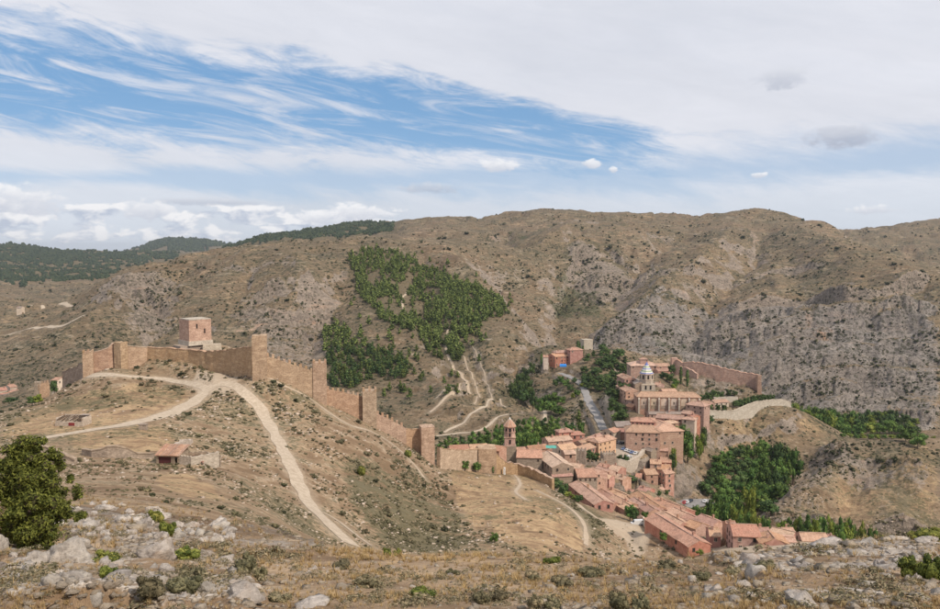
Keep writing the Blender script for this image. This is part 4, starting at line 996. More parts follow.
T = lambda lab, u, v, D, w, h, yaw=10, cr=0, mat=TAN, dp=None, **k: stone_box('wall_tower', lab, 'tower', u, v, D, w, dp or w, h, mat, yaw=R(yaw), crenel=cr, group=k.pop('group', G_T), **k)
T('tallest tower of the hillside wall, plain topped, beside the castle platform', 259, 335.5, 308, 5.5, 14.5, 12)
T('battlemented square tower second down the hillside wall below the tallest one', 319.5, 363, 320, 5.4, 15.2, 10, 1)
T('battlemented square tower third down the hillside wall beside the scrubby pines', 369.5, 391, 330, 5.8, 13.0, 8, 1)
T('lowest square tower on the hillside wall where the town wall starts', 428, 427, 341, 5.8, 13.0, 14, 0)
def W_(lab, pts, h, th=1.6, cr=False, mat=TAN, name='town_wall', cat='wall', group=G_W, **k): return wall(name, lab, cat, pts, th, h, mat, cr, group, **k)
W_('battlemented wall between the tallest tower and the second tower', [(266, 356, 311), (280, 360, 313.5), (297, 366, 317), (313.5, 371, 320)], [7.5, 8.2, 9.2, 9.6], cr=True)
W_('battlemented wall between the second and third towers above the pines', [(326.5, 389, 324), (340, 391.5, 327), (351, 394, 329), (363, 396.5, 332)], [6.5, 7.4, 8.3, 9.3], cr=True)
W_('stepped battlemented wall falling from the third tower to the lowest one', [(376.5, 413, 334), (390, 419.5, 337), (406, 428, 340.5)], [5.6, 6.2, 7.2], cr=True)
W_('short plain recessed wall just left of the lowest tower', [(406, 428.5, 340.5), (413, 429, 344), (422, 429.5, 345)], [8.5, 9.5, 10], worn=.3)
W_('long retaining wall under the keep, tan above rough brown stone', [(147, 347, 345), (165, 348, 343), (188, 349, 340), (205, 351.5, 335), (226, 350, 327), (240, 347.5, 318), (252, 346, 311)], [6.5, 4.6, 4.2, 4.2, 5, 8.0, 10], mat=TAN, worn=.5, group=None)
W_('curved tan curtain wall between the round bend and the platform', [(121, 345, 340), (134, 346.5, 342), (147.5, 347.5, 345)], [7.2, 8.6, 9], worn=.2, group=None)
W_('sloping tan wall climbing from the battlemented corner tower to the bend', [(92, 352.5, 335), (100, 351, 336), (108, 348, 337), (114, 343, 339)], [8.8, 8.8, 8.4, 8.8], worn=.3, group=None)
stone_box('wall_tower', 'small rounded tower at the bend of the castle wall', 'tower', 117, 342.2, 337, 3.6, 4, 9, TAN, yaw=R(-20))
stone_box('wall_tower', 'battlemented corner tower at the far left of the castle wall', 'tower', 87.5, 352, 332, 4.0, 4, 9, TAN, yaw=R(20), crenel=1, mw=.7, mh=.7)
W_('low broken grey wall running down left from the corner tower', [(62, 371.5, 350), (68, 368.5, 347), (74, 367.5, 343), (80, 364, 338), (84, 362.5, 335)], [3, 5, 5, 4.5, 5], mat=GREY, worn=.8, group=None)
# far left small outworks
stone_box('wall_tower', 'small ruined grey tower above the distant red roofs at far left', 'tower', 36.5, 382, 420, 2.8, 3, 6.0, GREY, crenel=0)
W_('short battlemented tan wall beside the small ruined grey tower', [(39, 384, 420), (44, 383, 424), (49, 382.5, 428)], 4.5, cr=True, group=None)
# north town wall
W_('town wall with worn top right of the lowest hillside tower', [(440, 447.5, 348), (450, 449, 356), (465, 450, 366), (479, 449, 374)], [9, 9.5, 10, 10.5], mat=TAN, worn=.6, group=None, found=6)
stone_box('wall_tower', 'broad plain bastion of the town wall left of the bell tower', 'tower', 487.5, 449, 373, 8.5, 9, 11, TAN, yaw=R(4), found=6)
W_('broken lower town wall curving below the bell tower', [(496, 452, 376), (505, 461, 382), (518, 464, 384), (530, 468, 380), (540, 473, 372), (552, 478, 366)], [9, 7.5, 7, 6.5, 6, 5], mat=TAN, worn=.9, group=None, found=6)
o = stone_box('shrine', 'small white upright marker at the foot of the broken town wall', 'marker', 504.5, 467.5, 378, .9, .8, 2.6, WHITE, found=1)
# walled terrace around the square
W_('tan retaining wall holding up the parking square', [(604, 455, 436), (618, 459, 436), (630, 461, 441), (640, 456, 452), (645, 449, 462)], [9, 9, 9, 10, 12], mat=PALEST, worn=.3, group=None, found=8)
stone_box('wall_tower', 'battlemented grey bastion in front of the parking square', 'tower', 610, 455, 426, 7.2, 6, 6, GREY, yaw=R(8), crenel=1, mw=.8, mh=.9)
W_('battlemented low wall left of the grey bastion', [(585, 463.5, 424), (595, 462.5, 424), (604, 461, 425)], 3.5, cr=True, mat=GREY, group=None)
stone_box('wall_tower', 'stumpy battlemented grey tower among the roofs by the orange house', 'tower', 581, 451, 414, 4.8, 5, 8.5, GREY, yaw=R(-12), crenel=1, mw=.8, mh=.9)
# alcazaba on its crag and the wall over the spur
AL = 'reddish ruined fortress walls on the crag behind the cathedral'
W_('long reddish fortress wall running right along the crag top', [(672, 361, 655), (677, 359.5, 650), (682, 362.5, 648), (690, 361.5, 645), (704, 363.5, 640), (720, 367, 634), (740, 371.5, 628), (759, 375, 622)], [7, 8, 6, 7, 7, 6.5, 6, 7], th=3, mat=PINKST, worn=.8, group=AL, found=9)
W_('end buttress of the fortress wall at its right tip', [(759, 375, 622), (761, 375, 619), (761.5, 375.5, 612)], [9, 10, 10], th=2.5, mat=PINKST, group=AL, found=6)
stone_box('wall_tower', 'broken reddish turret at the left end of the fortress wall', 'tower', 675, 358, 652, 5, 5, 10, PINKST, group=AL)
W_('shorter reddish wall dropping in front of the fortress', [(680, 366, 642), (690, 369, 636), (697, 374, 630)], 6, mat=PINKST, worn=.8, group=AL, found=6)
W_('pale curving town wall over the golden spur to its tip', [(706, 409.5, 548), (720, 411, 556), (735, 410.5, 564), (748, 405, 578), (758, 401.5, 588), (770, 400, 596), (783, 399, 604), (791, 402, 608)], [6.5, 6.5, 7.5, 7, 4.5, 2.5, 2, 1.5], mat=PALEST, worn=.4, group=None, found=5)
W_('pale garden wall with openings beneath the fortress crag', [(714, 397.5, 590), (730, 397, 594), (738, 397, 598)], 5, mat=PALEST, worn=.2, group=None)
W_('tall grey buttressed wall dropping right of the cathedral', [(697, 412, 528), (706, 411, 533), (707, 411, 545)], [17, 17, 12], th=3, mat=GREY, group=None, found=9)
W_('pale retaining wall climbing the slope right of the big trees', [(676, 464, 470), (683, 456, 486), (694, 448, 500), (704, 443, 508)], 3.2, mat=PALEST, group=None, worn=.4)
# ------------------------------------------------------------------ bell tower of the octagonal church
def bell_tower():
    D = 404; p = pxw(510, 460, D); root = empty('bell_tower', p, 0, 'slim octagonal brick bell tower with a red pyramid roof and white tip', 'bell tower')
    b = MB(); b.box(-3.2, 3.2, 0, 6.4, -6, 7.2); child('stone_base', b.mesh('stone_base', GREY), root)
    b = MB(); b.box(-2.7, 2.7, .5, 5.9, 7.2, 11.5); b.prism(8, 2.9, 11.5, 16.8, 0, cy=3.2)
    b.box(-3.0, 3.0, .2, 6.2, 11.3, 11.7, 1); b.prism(8, 3.2, 14.0, 14.3, 1, cy=3.2); child('shaft', b.mesh('shaft', [PINKST, TAN]), root)
    for i, (dx, z, w, h) in enumerate(((0, 9.4, 1.0, 2.0), (-.1, 12.9, 1.0, 1.5), (0, 15.4, 1.2, 1.6))):
        b = MB(); b.box(-w/2, w/2, -.08, .1, 0, h); b.prism(8, w/2, -.0, .01)
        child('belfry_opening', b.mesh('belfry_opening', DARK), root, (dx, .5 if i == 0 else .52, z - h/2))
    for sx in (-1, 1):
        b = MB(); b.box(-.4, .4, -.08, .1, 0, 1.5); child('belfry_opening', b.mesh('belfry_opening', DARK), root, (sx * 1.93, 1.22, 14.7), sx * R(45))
    b = MB(); b.prism(8, 3.5, 16.8, 17.1, 0, cy=3.2); b.prism(8, 3.5, 17.1, 20.6, 0, .5, cy=3.2); rf = child('roof', b.mesh('roof', TILER), root)
    b = MB(); b.prism(8, .55, 20.5, 21.6, 0, .15, cy=3.2); b.tube([(0, 3.2, 21.5), (0, 3.2, 24.2)], .07, 5, 1); b.box(-.5, .5, 3.15, 3.25, 23.3, 23.45, 1)
    child('finial', b.mesh('finial', [WHITE, IRON]), rf)
    for i in range(8):
        b = MB(); a = 2*math.pi*(i+.5)/8; b.tube([(3.5*math.cos(a), 3.2+3.5*math.sin(a), 17.15), (.5*math.cos(a), 3.2+.5*math.sin(a), 20.6)], .12, 4); child('hip_ridge', b.mesh('hip_ridge', CREAM), rf)
bell_tower()
# ------------------------------------------------------------------ cathedral
def cathedral():
    D = 548; r, f = house('pink stone cathedral nave with a row of buttressed arched bays', PINKST, 641, 391.5, 693, 392, D, 15, 13, .30, hip=.5, tile=TILE, win=0, found=8, name='cathedral_nave', cat='cathedral', chim=0)
    hx, hy, h = f['hx'], f['hy'], f['h']; n = 7
    b = MB(); b.box(-.55, .55, -1.6, 0, -8, h - 1.5); b.add([(-.55, -1.6, h-1.5), (.55, -1.6, h-1.5), (.55, 0, h-.4), (-.55, 0, h-.4)], [(0, 1, 2, 3)]); bt = b.mesh('buttress', PALEST)
    b = MB(); b.box(-1.9, 1.9, -.12, .02, -5.0, 0); b.add([(2.1*math.cos(t*math.pi/8), -.12, 2.1*math.sin(t*math.pi/8)) for t in range(9)], [tuple(reversed(range(9)))]); b.box(-1.9, 1.9, -.16, -.10, -5.2, -2.9, 1); bay = b.mesh('arched_bay', [CREAM, GREY])
    b = MB(); b.box(-.35, .35, -.05, .03, -1.0, .8); slot = b.mesh('window', DARK)
    for i in range(n):
        x = -hx + 1.2 + (2*hx - 2.4) * i / (n - 1); child('buttress', bt, r, (x, -hy, 0))
        if i < n - 1:
            x2 = x + (2*hx - 2.4) / (n - 1) / 2
            ab = child('arched_bay', bay, r, (x2, -hy, h - 3.0)); 
            if i in (0, 1, 3, 5): child('window', slot, ab, (0, -.14, -1.2))
    # lower aisle roof in front
    house('low lean-to aisle roof in front of the cathedral bays', PINKST, 648, 411.5, 690, 411.5, 532, 8, 5, .2, tile=TILEG, win=.6, ws=2, name='cathedral_aisle', cat='building')
    D = 572; p = pxw(648.5, 393, D); root = empty('cathedral_tower', (p[0], p[1], p[2]), R(4), 'cathedral bell tower with a pointed roof of blue, white and green tiles', 'bell tower'); root.scale = (1.12, 1.12, 1.04)
    b = MB(); b.box(-4.5, 4.5, .5, 9.5, -12, 5.4); b.box(-4.7, 4.7, .3, 9.7, 5.4, 5.8, 1); b.box(-4.2, 4.2, .8, 9.2, 5.8, 6.4); child('shaft', b.mesh('shaft', [PALEST, CREAM]), root)
    b = MB(); b.prism(8, 4.4, 6.4, 12.6, 0, cy=5); b.prism(8, 4.6, 8.6, 8.9, 1, cy=5); b.prism(8, 4.75, 12.6, 13.1, 1, cy=5); child('belfry', b.mesh('belfry', [PALEST, CREAM]), root)
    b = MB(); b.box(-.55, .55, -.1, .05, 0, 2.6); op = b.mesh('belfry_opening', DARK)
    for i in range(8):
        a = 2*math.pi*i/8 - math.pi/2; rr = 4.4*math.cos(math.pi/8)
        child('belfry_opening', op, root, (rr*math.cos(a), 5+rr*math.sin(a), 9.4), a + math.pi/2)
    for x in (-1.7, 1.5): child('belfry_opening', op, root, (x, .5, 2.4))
    cols = [flat('blue_tile', (.12, .16, .42), .35, .4), flat('white_tile', (.62, .60, .52), .35, .4), flat('green_tile', (.16, .26, .12), .35, .4)]
    rf = None; rings = [(z, max(.08, 4.45 * (1 - (z - 13.1) / 7.9)), c) for z, c in ((13.1, 0), (13.7, 1), (14.6, 2), (15.2, 1), (16.1, 0), (16.7, 1), (17.4, 2), (18.0, 1), (18.7, 0), (21.0, 0))]
    for (z0, r0, c), (z1, r1, _) in zip(rings, rings[1:]):
        b = MB(); b.prism(8, r0, z0, z1, 0, r1, cy=5); me = b.mesh('tile_band', cols[c])
        if rf is None: rf = child('roof', me, root)
        else: child('tile_band', me, rf)
    b = MB(); b.tube([(0, 5, 20.8), (0, 5, 22.6)], .08, 5); b.box(-.4, .4, 4.95, 5.05, 21.8, 21.95); child('cross', b.mesh('cross', IRON), rf)
cathedral()
stone_box('stone_tower', 'pale square stone tower in the trees above the winding road', 'tower', 588.5, 339.5, 800, 10, 8, 12, PALEST, yaw=R(20), found=5)
# ------------------------------------------------------------------ houses, each by its ridge line
GT = 'old town houses'
def hs(lab, wall_, u1, v1, u2, v2, D, wd, h, **k): return house(lab, wall_, u1, v1, u2, v2, D, wd, h, group=k.pop('group', None), **k)
hs('long church roof of orange tiles right of the octagonal bell tower', GREY, 517, 449, 542, 449.5, 404, 14, 5.5, pitch=.33, name='church_nave', cat='church', win=.5, ws=2, chim=0)
hs('tiled roof running down right from the long church roof', GREY, 547, 450.5, 563, 462.5, 408, 11, 5, tile=TILEP, win=.3, over=.3)
hs('low dark tiled shed roof tucked behind the long church roof', PINKST, 527, 446, 546, 444, 430, 7, 4, tile=TILER, win=.3)
hs('tiny tiled roof between the bell tower and the poplars', PINKST, 516, 447.3, 525, 446.8, 424, 6, 3.5, win=0)
hs('red tiled roof range behind the worn town wall', PINKST, 449, 445.5, 468, 444.5, 372, 8, 3, tile=TILER, win=0, chim=0)
hs('pale tiled roof range behind the broad plain bastion', PINKST, 469, 444.5, 487, 443.5, 383, 8, 3, tile=TILEP, win=0, chim=0)
hs('tiled roof end just left of the bell tower', PINKST, 488, 444, 503, 446, 392, 8, 4, tile=TILER, win=0)
hs('long pink house with pale roof in front of the poplars', PINK, 545, 437, 569, 435, 456, 9, 6, win=.6)
hs('red cube-like attic rising above the long pink house', RED, 560.5, 429, 568, 428.5, 470, 6, 6, hip=.7, tile=TILER, ws=2)
hs('tall orange red house with hipped roof beside the poplars', RED, 573, 431.3, 578, 431, 472, 7, 10, hip=.8, tile=TILER)
hs('white walled house with rounded ochre roof below the pink house', CREAM, 557, 444.5, 573, 442.5, 438, 10, 6, tile=TILEP, win=.4)
hs('big bare orange house facing the bastion trees', ORANGE, 594, 438, 608.5, 434.5, 452, 9, 8.5, hip=.3, win=.8, ws=2)
hs('long tiled roof climbing beside the foot of the road', PINK, 587, 437.5, 606, 431, 476, 9, 6, tile=TILE)
hs('pinkish roof left of the bare orange house', PINK, 578, 441, 590, 437.5, 458, 9, 6, tile=TILE)
hs('red walled house with tiled roof under the bare orange house', RED, 577, 447, 590, 443, 441, 8, 6, tile=TILE)
hs('small tiled roof between the grey tower and the white walled house', PINKST, 563, 450, 574, 449.5, 428, 7, 6, tile=TILEP, win=.4)
hs('tan stone house with tall doorway at the left of the square', PALEST, 608, 429, 615, 427, 484, 8, 10, tile=TILE)
hs('brown stone house of three floors behind the square', PINKST, 617, 428, 629, 428.5, 497, 8, 9.5, tile=TILER, win=.95, ws=2, step=2.6)
hs('grey roofed building behind the square below the dark trees', GREY, 614, 421.5, 629, 421, 522, 11, 6, tile=TILEG, win=.4)
hs('big town mansion facing the square with red stained lower wall', PINKST, 633, 424.5, 651, 425, 474, 15, 13.5, hip=.6, tile=TILE, win=.7, step=3.6)
hs('galleried attic storey on top of the town mansion', RED, 637, 417, 649, 417.5, 482, 9, 5.0, hip=.8, tile=TILE, win=1, ws=2, step=2.0, pad=False, found=4)
hs('huge blank hipped building right of the town mansion', PINKST, 657, 419.5, 664, 423, 484, 19, 13, hip=.7, tile=TILEP, win=.35, step=4)
hs('long palace wing with red wall behind the hipped building', RED, 657, 413.5, 684, 415.5, 512, 9, 6, tile=TILE, win=.35)
hs('low tiled lean-to below the long palace wing', PINKST, 664, 421, 684, 418.5, 500, 6, 5, tile=TILEP, win=.2)
hs('narrow cream house tower at the end of the palace wing', CREAM, 687, 416.5, 692, 417, 502, 6, 11, hip=.8, tile=TILE, win=.4)
hs('small tiled roof set behind the narrow cream tower', PINKST, 683, 410, 692, 411, 516, 7, 7, tile=TILE, win=.3)
hs('reddish house between palace wing and tall buttressed wall', RED, 693, 413.5, 697, 414.5, 512, 6, 12, tile=TILER, win=.3)
hs('square pinkish block adjoining the right end of the cathedral', PINKST, 694, 401, 702, 402, 534, 10, 12, hip=.7, tile=TILE, win=.5, ws=2)
hs('small roofed house right of the cathedral block', PINK, 703, 400, 711, 401.5, 572, 8, 5)
hs('long low building under the fortress crag garden', CREAM, 712, 400, 726, 399, 584, 7, 4, tile=TILE, win=.6)
hs('tall tiled house on the left edge of the cathedral quarter', PINKST, 622, 373, 630, 377, 602, 8, 9, tile=TILE)
hs('tiled house stepping down below the quarter edge house', PINK, 622, 383, 632, 389, 588, 9, 10, tile=TILE)
hs('little tiled roof wedged left of the cathedral nave', PINKST, 628, 396, 636, 398, 566, 8, 9, tile=TILE)
hs('orange roofed house lowest on the left of the cathedral', PINK, 629, 403, 636, 404.5, 554, 8, 13, tile=TILER)
hs('grey gabled ruin beside the cathedral tower', GREY, 633, 377, 640, 382, 596, 7, 8, tile=TILEG, win=.3)
hs('big hipped hall behind the cathedral tower', PINKST, 638, 360.5, 646, 360.5, 664, 17, 8, hip=.9, tile=TILEP, win=.4)
hs('round cupola house on top of the hipped hall', PINKST, 642, 357.8, 645, 357.8, 660, 4.5, 3, hip=.8, tile=TILE, win=0, pad=False, found=2)
hs('bright orange roof behind the trees of the cathedral', PINK, 652, 363.5, 668, 363, 668, 10, 6, tile=TILE)
hs('second orange roof in front of the bright orange roof', PINK, 656, 369, 667, 368.5, 652, 7, 5, tile=TILER)
hs('pinkish annexe right of the cathedral tower', PINKST, 656, 382, 661, 383, 590, 7, 9, tile=TILE)
hs('small dormered roof over the right of the nave', PINKST, 661, 389, 675, 388.5, 566, 8, 6, tile=TILE, win=.3)
# south part of the old town under the square
hs('dark tiled house above the green bush by the town wall', GREY, 549, 468.5, 569, 467.5, 388, 12, 5, tile=TILER, win=.2)
hs('pale tiled roof above the galleried stone house', PINKST, 570, 462.5, 582, 464, 398, 8, 5, tile=TILEP, win=.3)
hs('stone house with a row of small dark attic openings', GREY, 575, 468.5, 594, 468, 388, 13, 7, tile=TILE, win=1, ws=2, step=1.8, rows=1)
hs('pale roofed house right of the galleried stone house', PINKST, 592, 467, 602, 470, 398, 8, 6, tile=TILEP, win=.4)
hs('tiled house under the battlemented low wall', PINK, 598, 465.5, 610, 469.5, 412, 8, 6, tile=TILE)
hs('bare red walled house below the retaining wall of the square', RED, 612, 464.5, 622, 466.5, 420, 9, 7, tile=TILEP, win=.4)
hs('little orange roofed shed beside the bare red house', PINK, 602, 473, 612, 475, 402, 6, 4, tile=TILEP, win=0)
hs('long pale roofed house slanting towards the dirt lane, red gable end', RED, 577.5, 480, 604, 500, 382, 9, 5, tile=TILEP, win=.35)
hs('dark tiled roof right behind the slanting pale roofed house', PINKST, 597, 486, 612, 495, 392, 8, 5, tile=TILER, win=.2)
hs('pale peach roof ridge in the middle of the roof cluster', PINK, 608, 486.5, 632, 497, 398, 8, 5, tile=TILEP, win=.2)
hs('red walled house with loose brown roof in the cluster', RED, 614, 494.5, 630, 502, 372, 9, 5, tile=TILE, win=.4)
hs('reddish long roof at the back of the roof cluster', PINK, 622, 487.5, 644, 491.5, 408, 9, 5, tile=TILER, win=.2)
hs('broad tiled roof behind the lane bush and the white van', PINK, 638, 491, 660, 506, 384, 10.5, 5.5, tile=TILE, win=.3)
hs('wide tiled roof with small dormers above the parked cars', RED, 657, 496.5, 687, 508.5, 374, 10, 6, tile=TILE, win=.3)
hs('narrow stepped roof left of the wide dormered roof', PINK, 650, 500, 662, 507, 372, 7, 5, tile=TILEP, win=.2)
hs('very long slanting tiled roof ending in a red gable', RED, 655, 513, 700, 540.5, 310, 9, 5.0, tile=TILE, win=.25)
hs('pale ridge roof beside the top of the very long roof', PINK, 662, 510, 684, 522, 334, 8, 6, tile=TILEP, win=.3)
hs('red roofed house behind the very long roof, near the trees', PINK, 701, 513.5, 719, 521, 330, 10, 6.5, tile=TILER, win=.5)
hs('small hipped red house between the gable and the big pink house', RED, 708, 527, 719, 527.5, 296, 9, 7.5, tile=TILE, win=.7)
hs('low roof filling the gap behind the hipped red house', PINKST, 690, 519, 702, 523, 322, 8, 5, tile=TILE, win=.2)
hs('big pink three storey house at the lower right of town', PINK, 730, 523.5, 757, 524.5, 284, 12, 8.6, tile=TILER, win=.85, step=3.6)
hs('little red attic roof at the left back of the big pink house', PINK, 725, 521, 735, 521, 298, 6, 6, tile=TILER, win=0)
hs('red house with low roof between the big pink house and the brown one', RED, 757, 527.5, 769, 527.5, 298, 7, 6, tile=TILER, win=.4)
hs('brown roofed gable house right of the big pink house', PINK, 768, 530, 775, 538.5, 280, 9.5, 5.2, tile=TILE, win=.7)
hs('small lean-to at the foot of the brown roofed gable house', PINKST, 758, 544, 766, 546, 266, 3, 2.2, tile=TILE, win=0, chim=0)
hs('pale roofed house rising behind the brown roofed one', RED, 772, 526.5, 795, 532, 304, 8, 5, tile=TILEP, win=.2)
hs('flat pale terrace roof right of the brown roofed house', PINKST, 779, 536.5, 795, 537.5, 280, 7, 3.5, tile=TILEP, win=0, pitch=.12)
hs('long pale roof at the right end of the houses', PINKST, 799, 532, 826, 533, 288, 8.5, 4.5, tile=TILEP, win=.3)
hs('small red roof tapering off the last house on the right', RED, 827, 533.5, 835, 537, 292, 6, 3.5, tile=TILER, win=0)
hs('stub house behind the long pale roof by the poplars', PINK, 781, 527.5, 793, 527.5, 322, 6, 4.5, tile=TILE, win=.2)
hs('small roof tucked between the lane bush and the very long roof', PINK, 646, 503, 655, 509, 352, 7, 5, tile=TILER, win=.3)
hs('narrow brown roof left of the wide dormered roof, above the lane', PINKST, 634, 497, 646, 505, 372, 7, 4.5, tile=TILE, win=.3)
hs('pale roof wedged between the two long slanting roofs', PINK, 622, 500, 634, 507, 362, 7, 4.5, tile=TILEP, win=.3)
hs('tiny red roof above the dirt lane behind the red gable end', RED, 606, 497, 615, 502, 366, 6, 4, tile=TILER, win=.3)
hs('brown roof at the lower side of the very long roof', PINKST, 672, 523, 684, 531, 300, 6, 4, tile=TILE, win=.2)
hs('pink house behind the top of the very long roof', PINK, 674, 507, 690, 514.5, 346, 8, 6, tile=TILEP, win=.4)
hs('small peach roof between the dormered roof and the red roofed house', PINK, 688, 513, 698, 518, 336, 7, 6, tile=TILE, win=.4)
hs('low roof between the galleried stone house and the red bare house', PINKST, 588, 473, 600, 477.5, 396, 7, 5, tile=TILE, win=.4)
hs('small house under the tan retaining wall at its left', PINK, 600, 462.5, 608, 464, 424, 6, 5, tile=TILER, win=.4)
hs('orange roofed cottage in the gap below the retaining wall', PINK, 618, 473.5, 627, 476, 410, 7, 5, tile=TILEP, win=.4)
hs('brown cottage left below the tumbling houses', PINKST, 628, 482, 638, 484, 418, 7, 5, tile=TILE, win=.5)
hs('red cottage roof beside the brown cottage under the cliff', RED, 640, 485.5, 652, 488, 412, 7, 5, tile=TILER, win=.4)
# houses tumbling down below the mansion
hs('pink house highest in the tumbling group under the mansion', PINK, 650, 459, 661, 459.5, 452, 8, 8, tile=TILE, win=.7)
hs('red roofed house at the right top of the tumbling group', RED, 660, 457, 671, 457.5, 460, 9, 8, tile=TILER, win=.5)
hs('middle red roof of the tumbling group', RED, 656, 464.5, 670, 464.5, 450, 8, 7, tile=TILE, win=.6)
hs('tall narrow pink house with white framed windows above the rocks', PINK, 662, 470, 671, 469, 440, 6.5, 11.5, tile=TILE, win=1, ws=3, step=2.4)
hs('broad brown house in the lower left of the tumbling group', PINKST, 643, 469, 655, 468.5, 442, 9.5, 10, tile=TILE, win=.6)
hs('small stone house at the far left of the tumbling group', PINKST, 636, 473, 642, 473.5, 440, 7, 9, tile=TILER, win=.6)
hs('little stone annexe with orange roof at the foot of the tall pink house', PINKST, 659, 487.5, 663, 487, 432, 4, 4, tile=TILEP, win=.3)
hs('low grey roofed porch under the huge hipped building', GREY, 646, 447, 654, 449, 466, 5, 6, tile=TILEG, win=.2)
hs('pink stone wing below the huge hipped building', PINKST, 657, 446, 668, 446.5, 470, 8, 8, tile=TILE, win=.5)
# convent above the road
hs('long red convent building above the winding road', RED, 551, 353.5, 575, 351.5, 742, 13, 9, tile=TILE, win=.8, step=3, cat='convent')
hs('domed-looking convent church block at the right of the convent', RED, 572, 347.5, 577, 347.3, 746, 10, 12, hip=.8, tile=TILE, win=.3, cat='church')
hs('small gabled middle roof on the long convent', RED, 556, 350.5, 564, 350, 748, 8, 9, hip=.5, tile=TILE, win=0, cat='convent')
hs('white washed cottage wall at the left of the convent', CREAM, 543, 355, 548, 355, 738, 7, 5, tile=TILE, win=.4)
# distant houses far left
FG = 'distant red roofed houses at the far left'
for i, (u1, v1, u2, v2, D, lab) in enumerate(((-4, 388, 6, 387, 660, 'distant red roofed house touching the left edge'), (7, 385, 14, 384, 672, 'highest of the distant red roofed houses at far left'),
        (12, 389.5, 19, 390, 655, 'distant red roofed house nearest the green bush'), (0, 393.5, 12, 392, 640, 'long low distant red roof in the far left group'), (-2, 399, 7, 398, 625, 'lowest distant red roofed house at the left edge'))):
    hs(lab, CREAM, u1, v1, u2, v2, D, 9, 6, tile=TILER, group=FG, win=.9)
hs('lone bright red roof behind the broken grey wall at far left', CREAM, 56, 377, 62, 377.5, 560, 8, 5, tile=TILER)
hs('pale farm shed on the distant plain at far left', CREAM, 18, 306.5, 23, 306.5, 1250, 9, 5, tile=TILEG, win=0)
# teal awning and blue tarpaulin
b = MB(); b.box(-2.6, 2.6, -1.5, 1.5, 0, .12); b.tube([(-2.4, -1.3, -2.4), (-2.4, -1.3, 0)], .06, 5, 1); b.tube([(2.4, -1.3, -2.4), (2.4, -1.3, 0)], .06, 5, 1)
aw = MB(); nx = 6
aw.add([(-2.8 + 5.6 * i / nx, -1.7 + 3.4 * j / 2, .1 * math.sin(i * 2.1) + .35 * j) for j in range(3) for i in range(nx + 1)], [(j*7+i, j*7+i+1, (j+1)*7+i+1, (j+1)*7+i) for j in range(2) for i in range(nx)])
r = empty('awning', pxw(551, 447.3, 424), 0, 'teal sheet awning stretched over a terrace behind the church roof', 'awning')
me = aw.mesh('canvas', flat('teal_cloth', (.10, .36, .30), .6)); c = child('canvas', me, r); sm = c.modifiers.new('thick', 'SOLIDIFY'); sm.thickness = .05
pm = MB(); pm.tube([(0, 0, -2.6), (0, 0, .05)], .06, 5); pmm = pm.mesh('post', IRON)
for x in (-2.6, 2.6): child('post', pmm, r, (x, -1.6, 0))
r = empty('tarpaulin', pxw(563, 366.8, 722), 0, 'bright blue tarpaulin shelter at the top of the winding road', 'shelter')
b = MB(); b.add([(-3, -1.6, 1.6), (3, -1.6, 1.6), (3, 0, 2.6), (-3, 0, 2.6), (3, 1.6, 1.7), (-3, 1.6, 1.7), (-3, -1.7, .2), (3, -1.7, .2)], [(0, 1, 2, 3), (3, 2, 4, 5), (6, 7, 1, 0)])
c = child('canvas', b.mesh('canvas', flat('blue_cloth', (.03, .22, .62), .5)), r); c.modifiers.new('thick', 'SOLIDIFY').thickness = .06
for x in (-2.9, 2.9): child('post', pmm, r, (x, 1.5, 0))
# the paved square and the yard
def sheet_poly(name, pts, mat, lift=.15):
    b = MB(); q = [pxw(u, v, D) for u, v, D in pts]; z = [p[2] for p in q]
    b.add([(p[0], p[1], p[2] + lift) for p in q] + [(p[0], p[1], p[2] - 3) for p in q], [tuple(range(len(q)))] + [((i + 1) % len(q), i, len(q) + i, len(q) + (i + 1) % len(q)) for i in range(len(q))])
    bm = bmesh.new(); me = b.mesh(name, mat); bm.from_mesh(me); bmesh.ops.recalc_face_normals(bm, faces=bm.faces); bm.to_mesh(me); bm.free()
    link(name, me, kind='structure')
PAVE = track_material('square_paving', (.34, .28, .22), (.46, .39, .31), .5)
zsq = pxw(618, 450, 468)[2]
def onlevel(u, v, z): k = pxw(u, v, 1.0)[2]; return (u, v, z / k)
SQ = [onlevel(u, v, zsq) for u, v in ((606, 455), (620, 458.5), (631, 460), (638, 455), (643, 449), (632, 443.5), (621, 437), (610, 440), (606, 447))]
sheet_poly('town_square', SQ, PAVE)
for (u, v, r) in ((612, 450, 9), (622, 449, 11), (630, 453, 9), (617, 442, 9)): p = pxw(*onlevel(u, v, zsq)); PADS.append((p[0], p[1], zsq - .6, r))
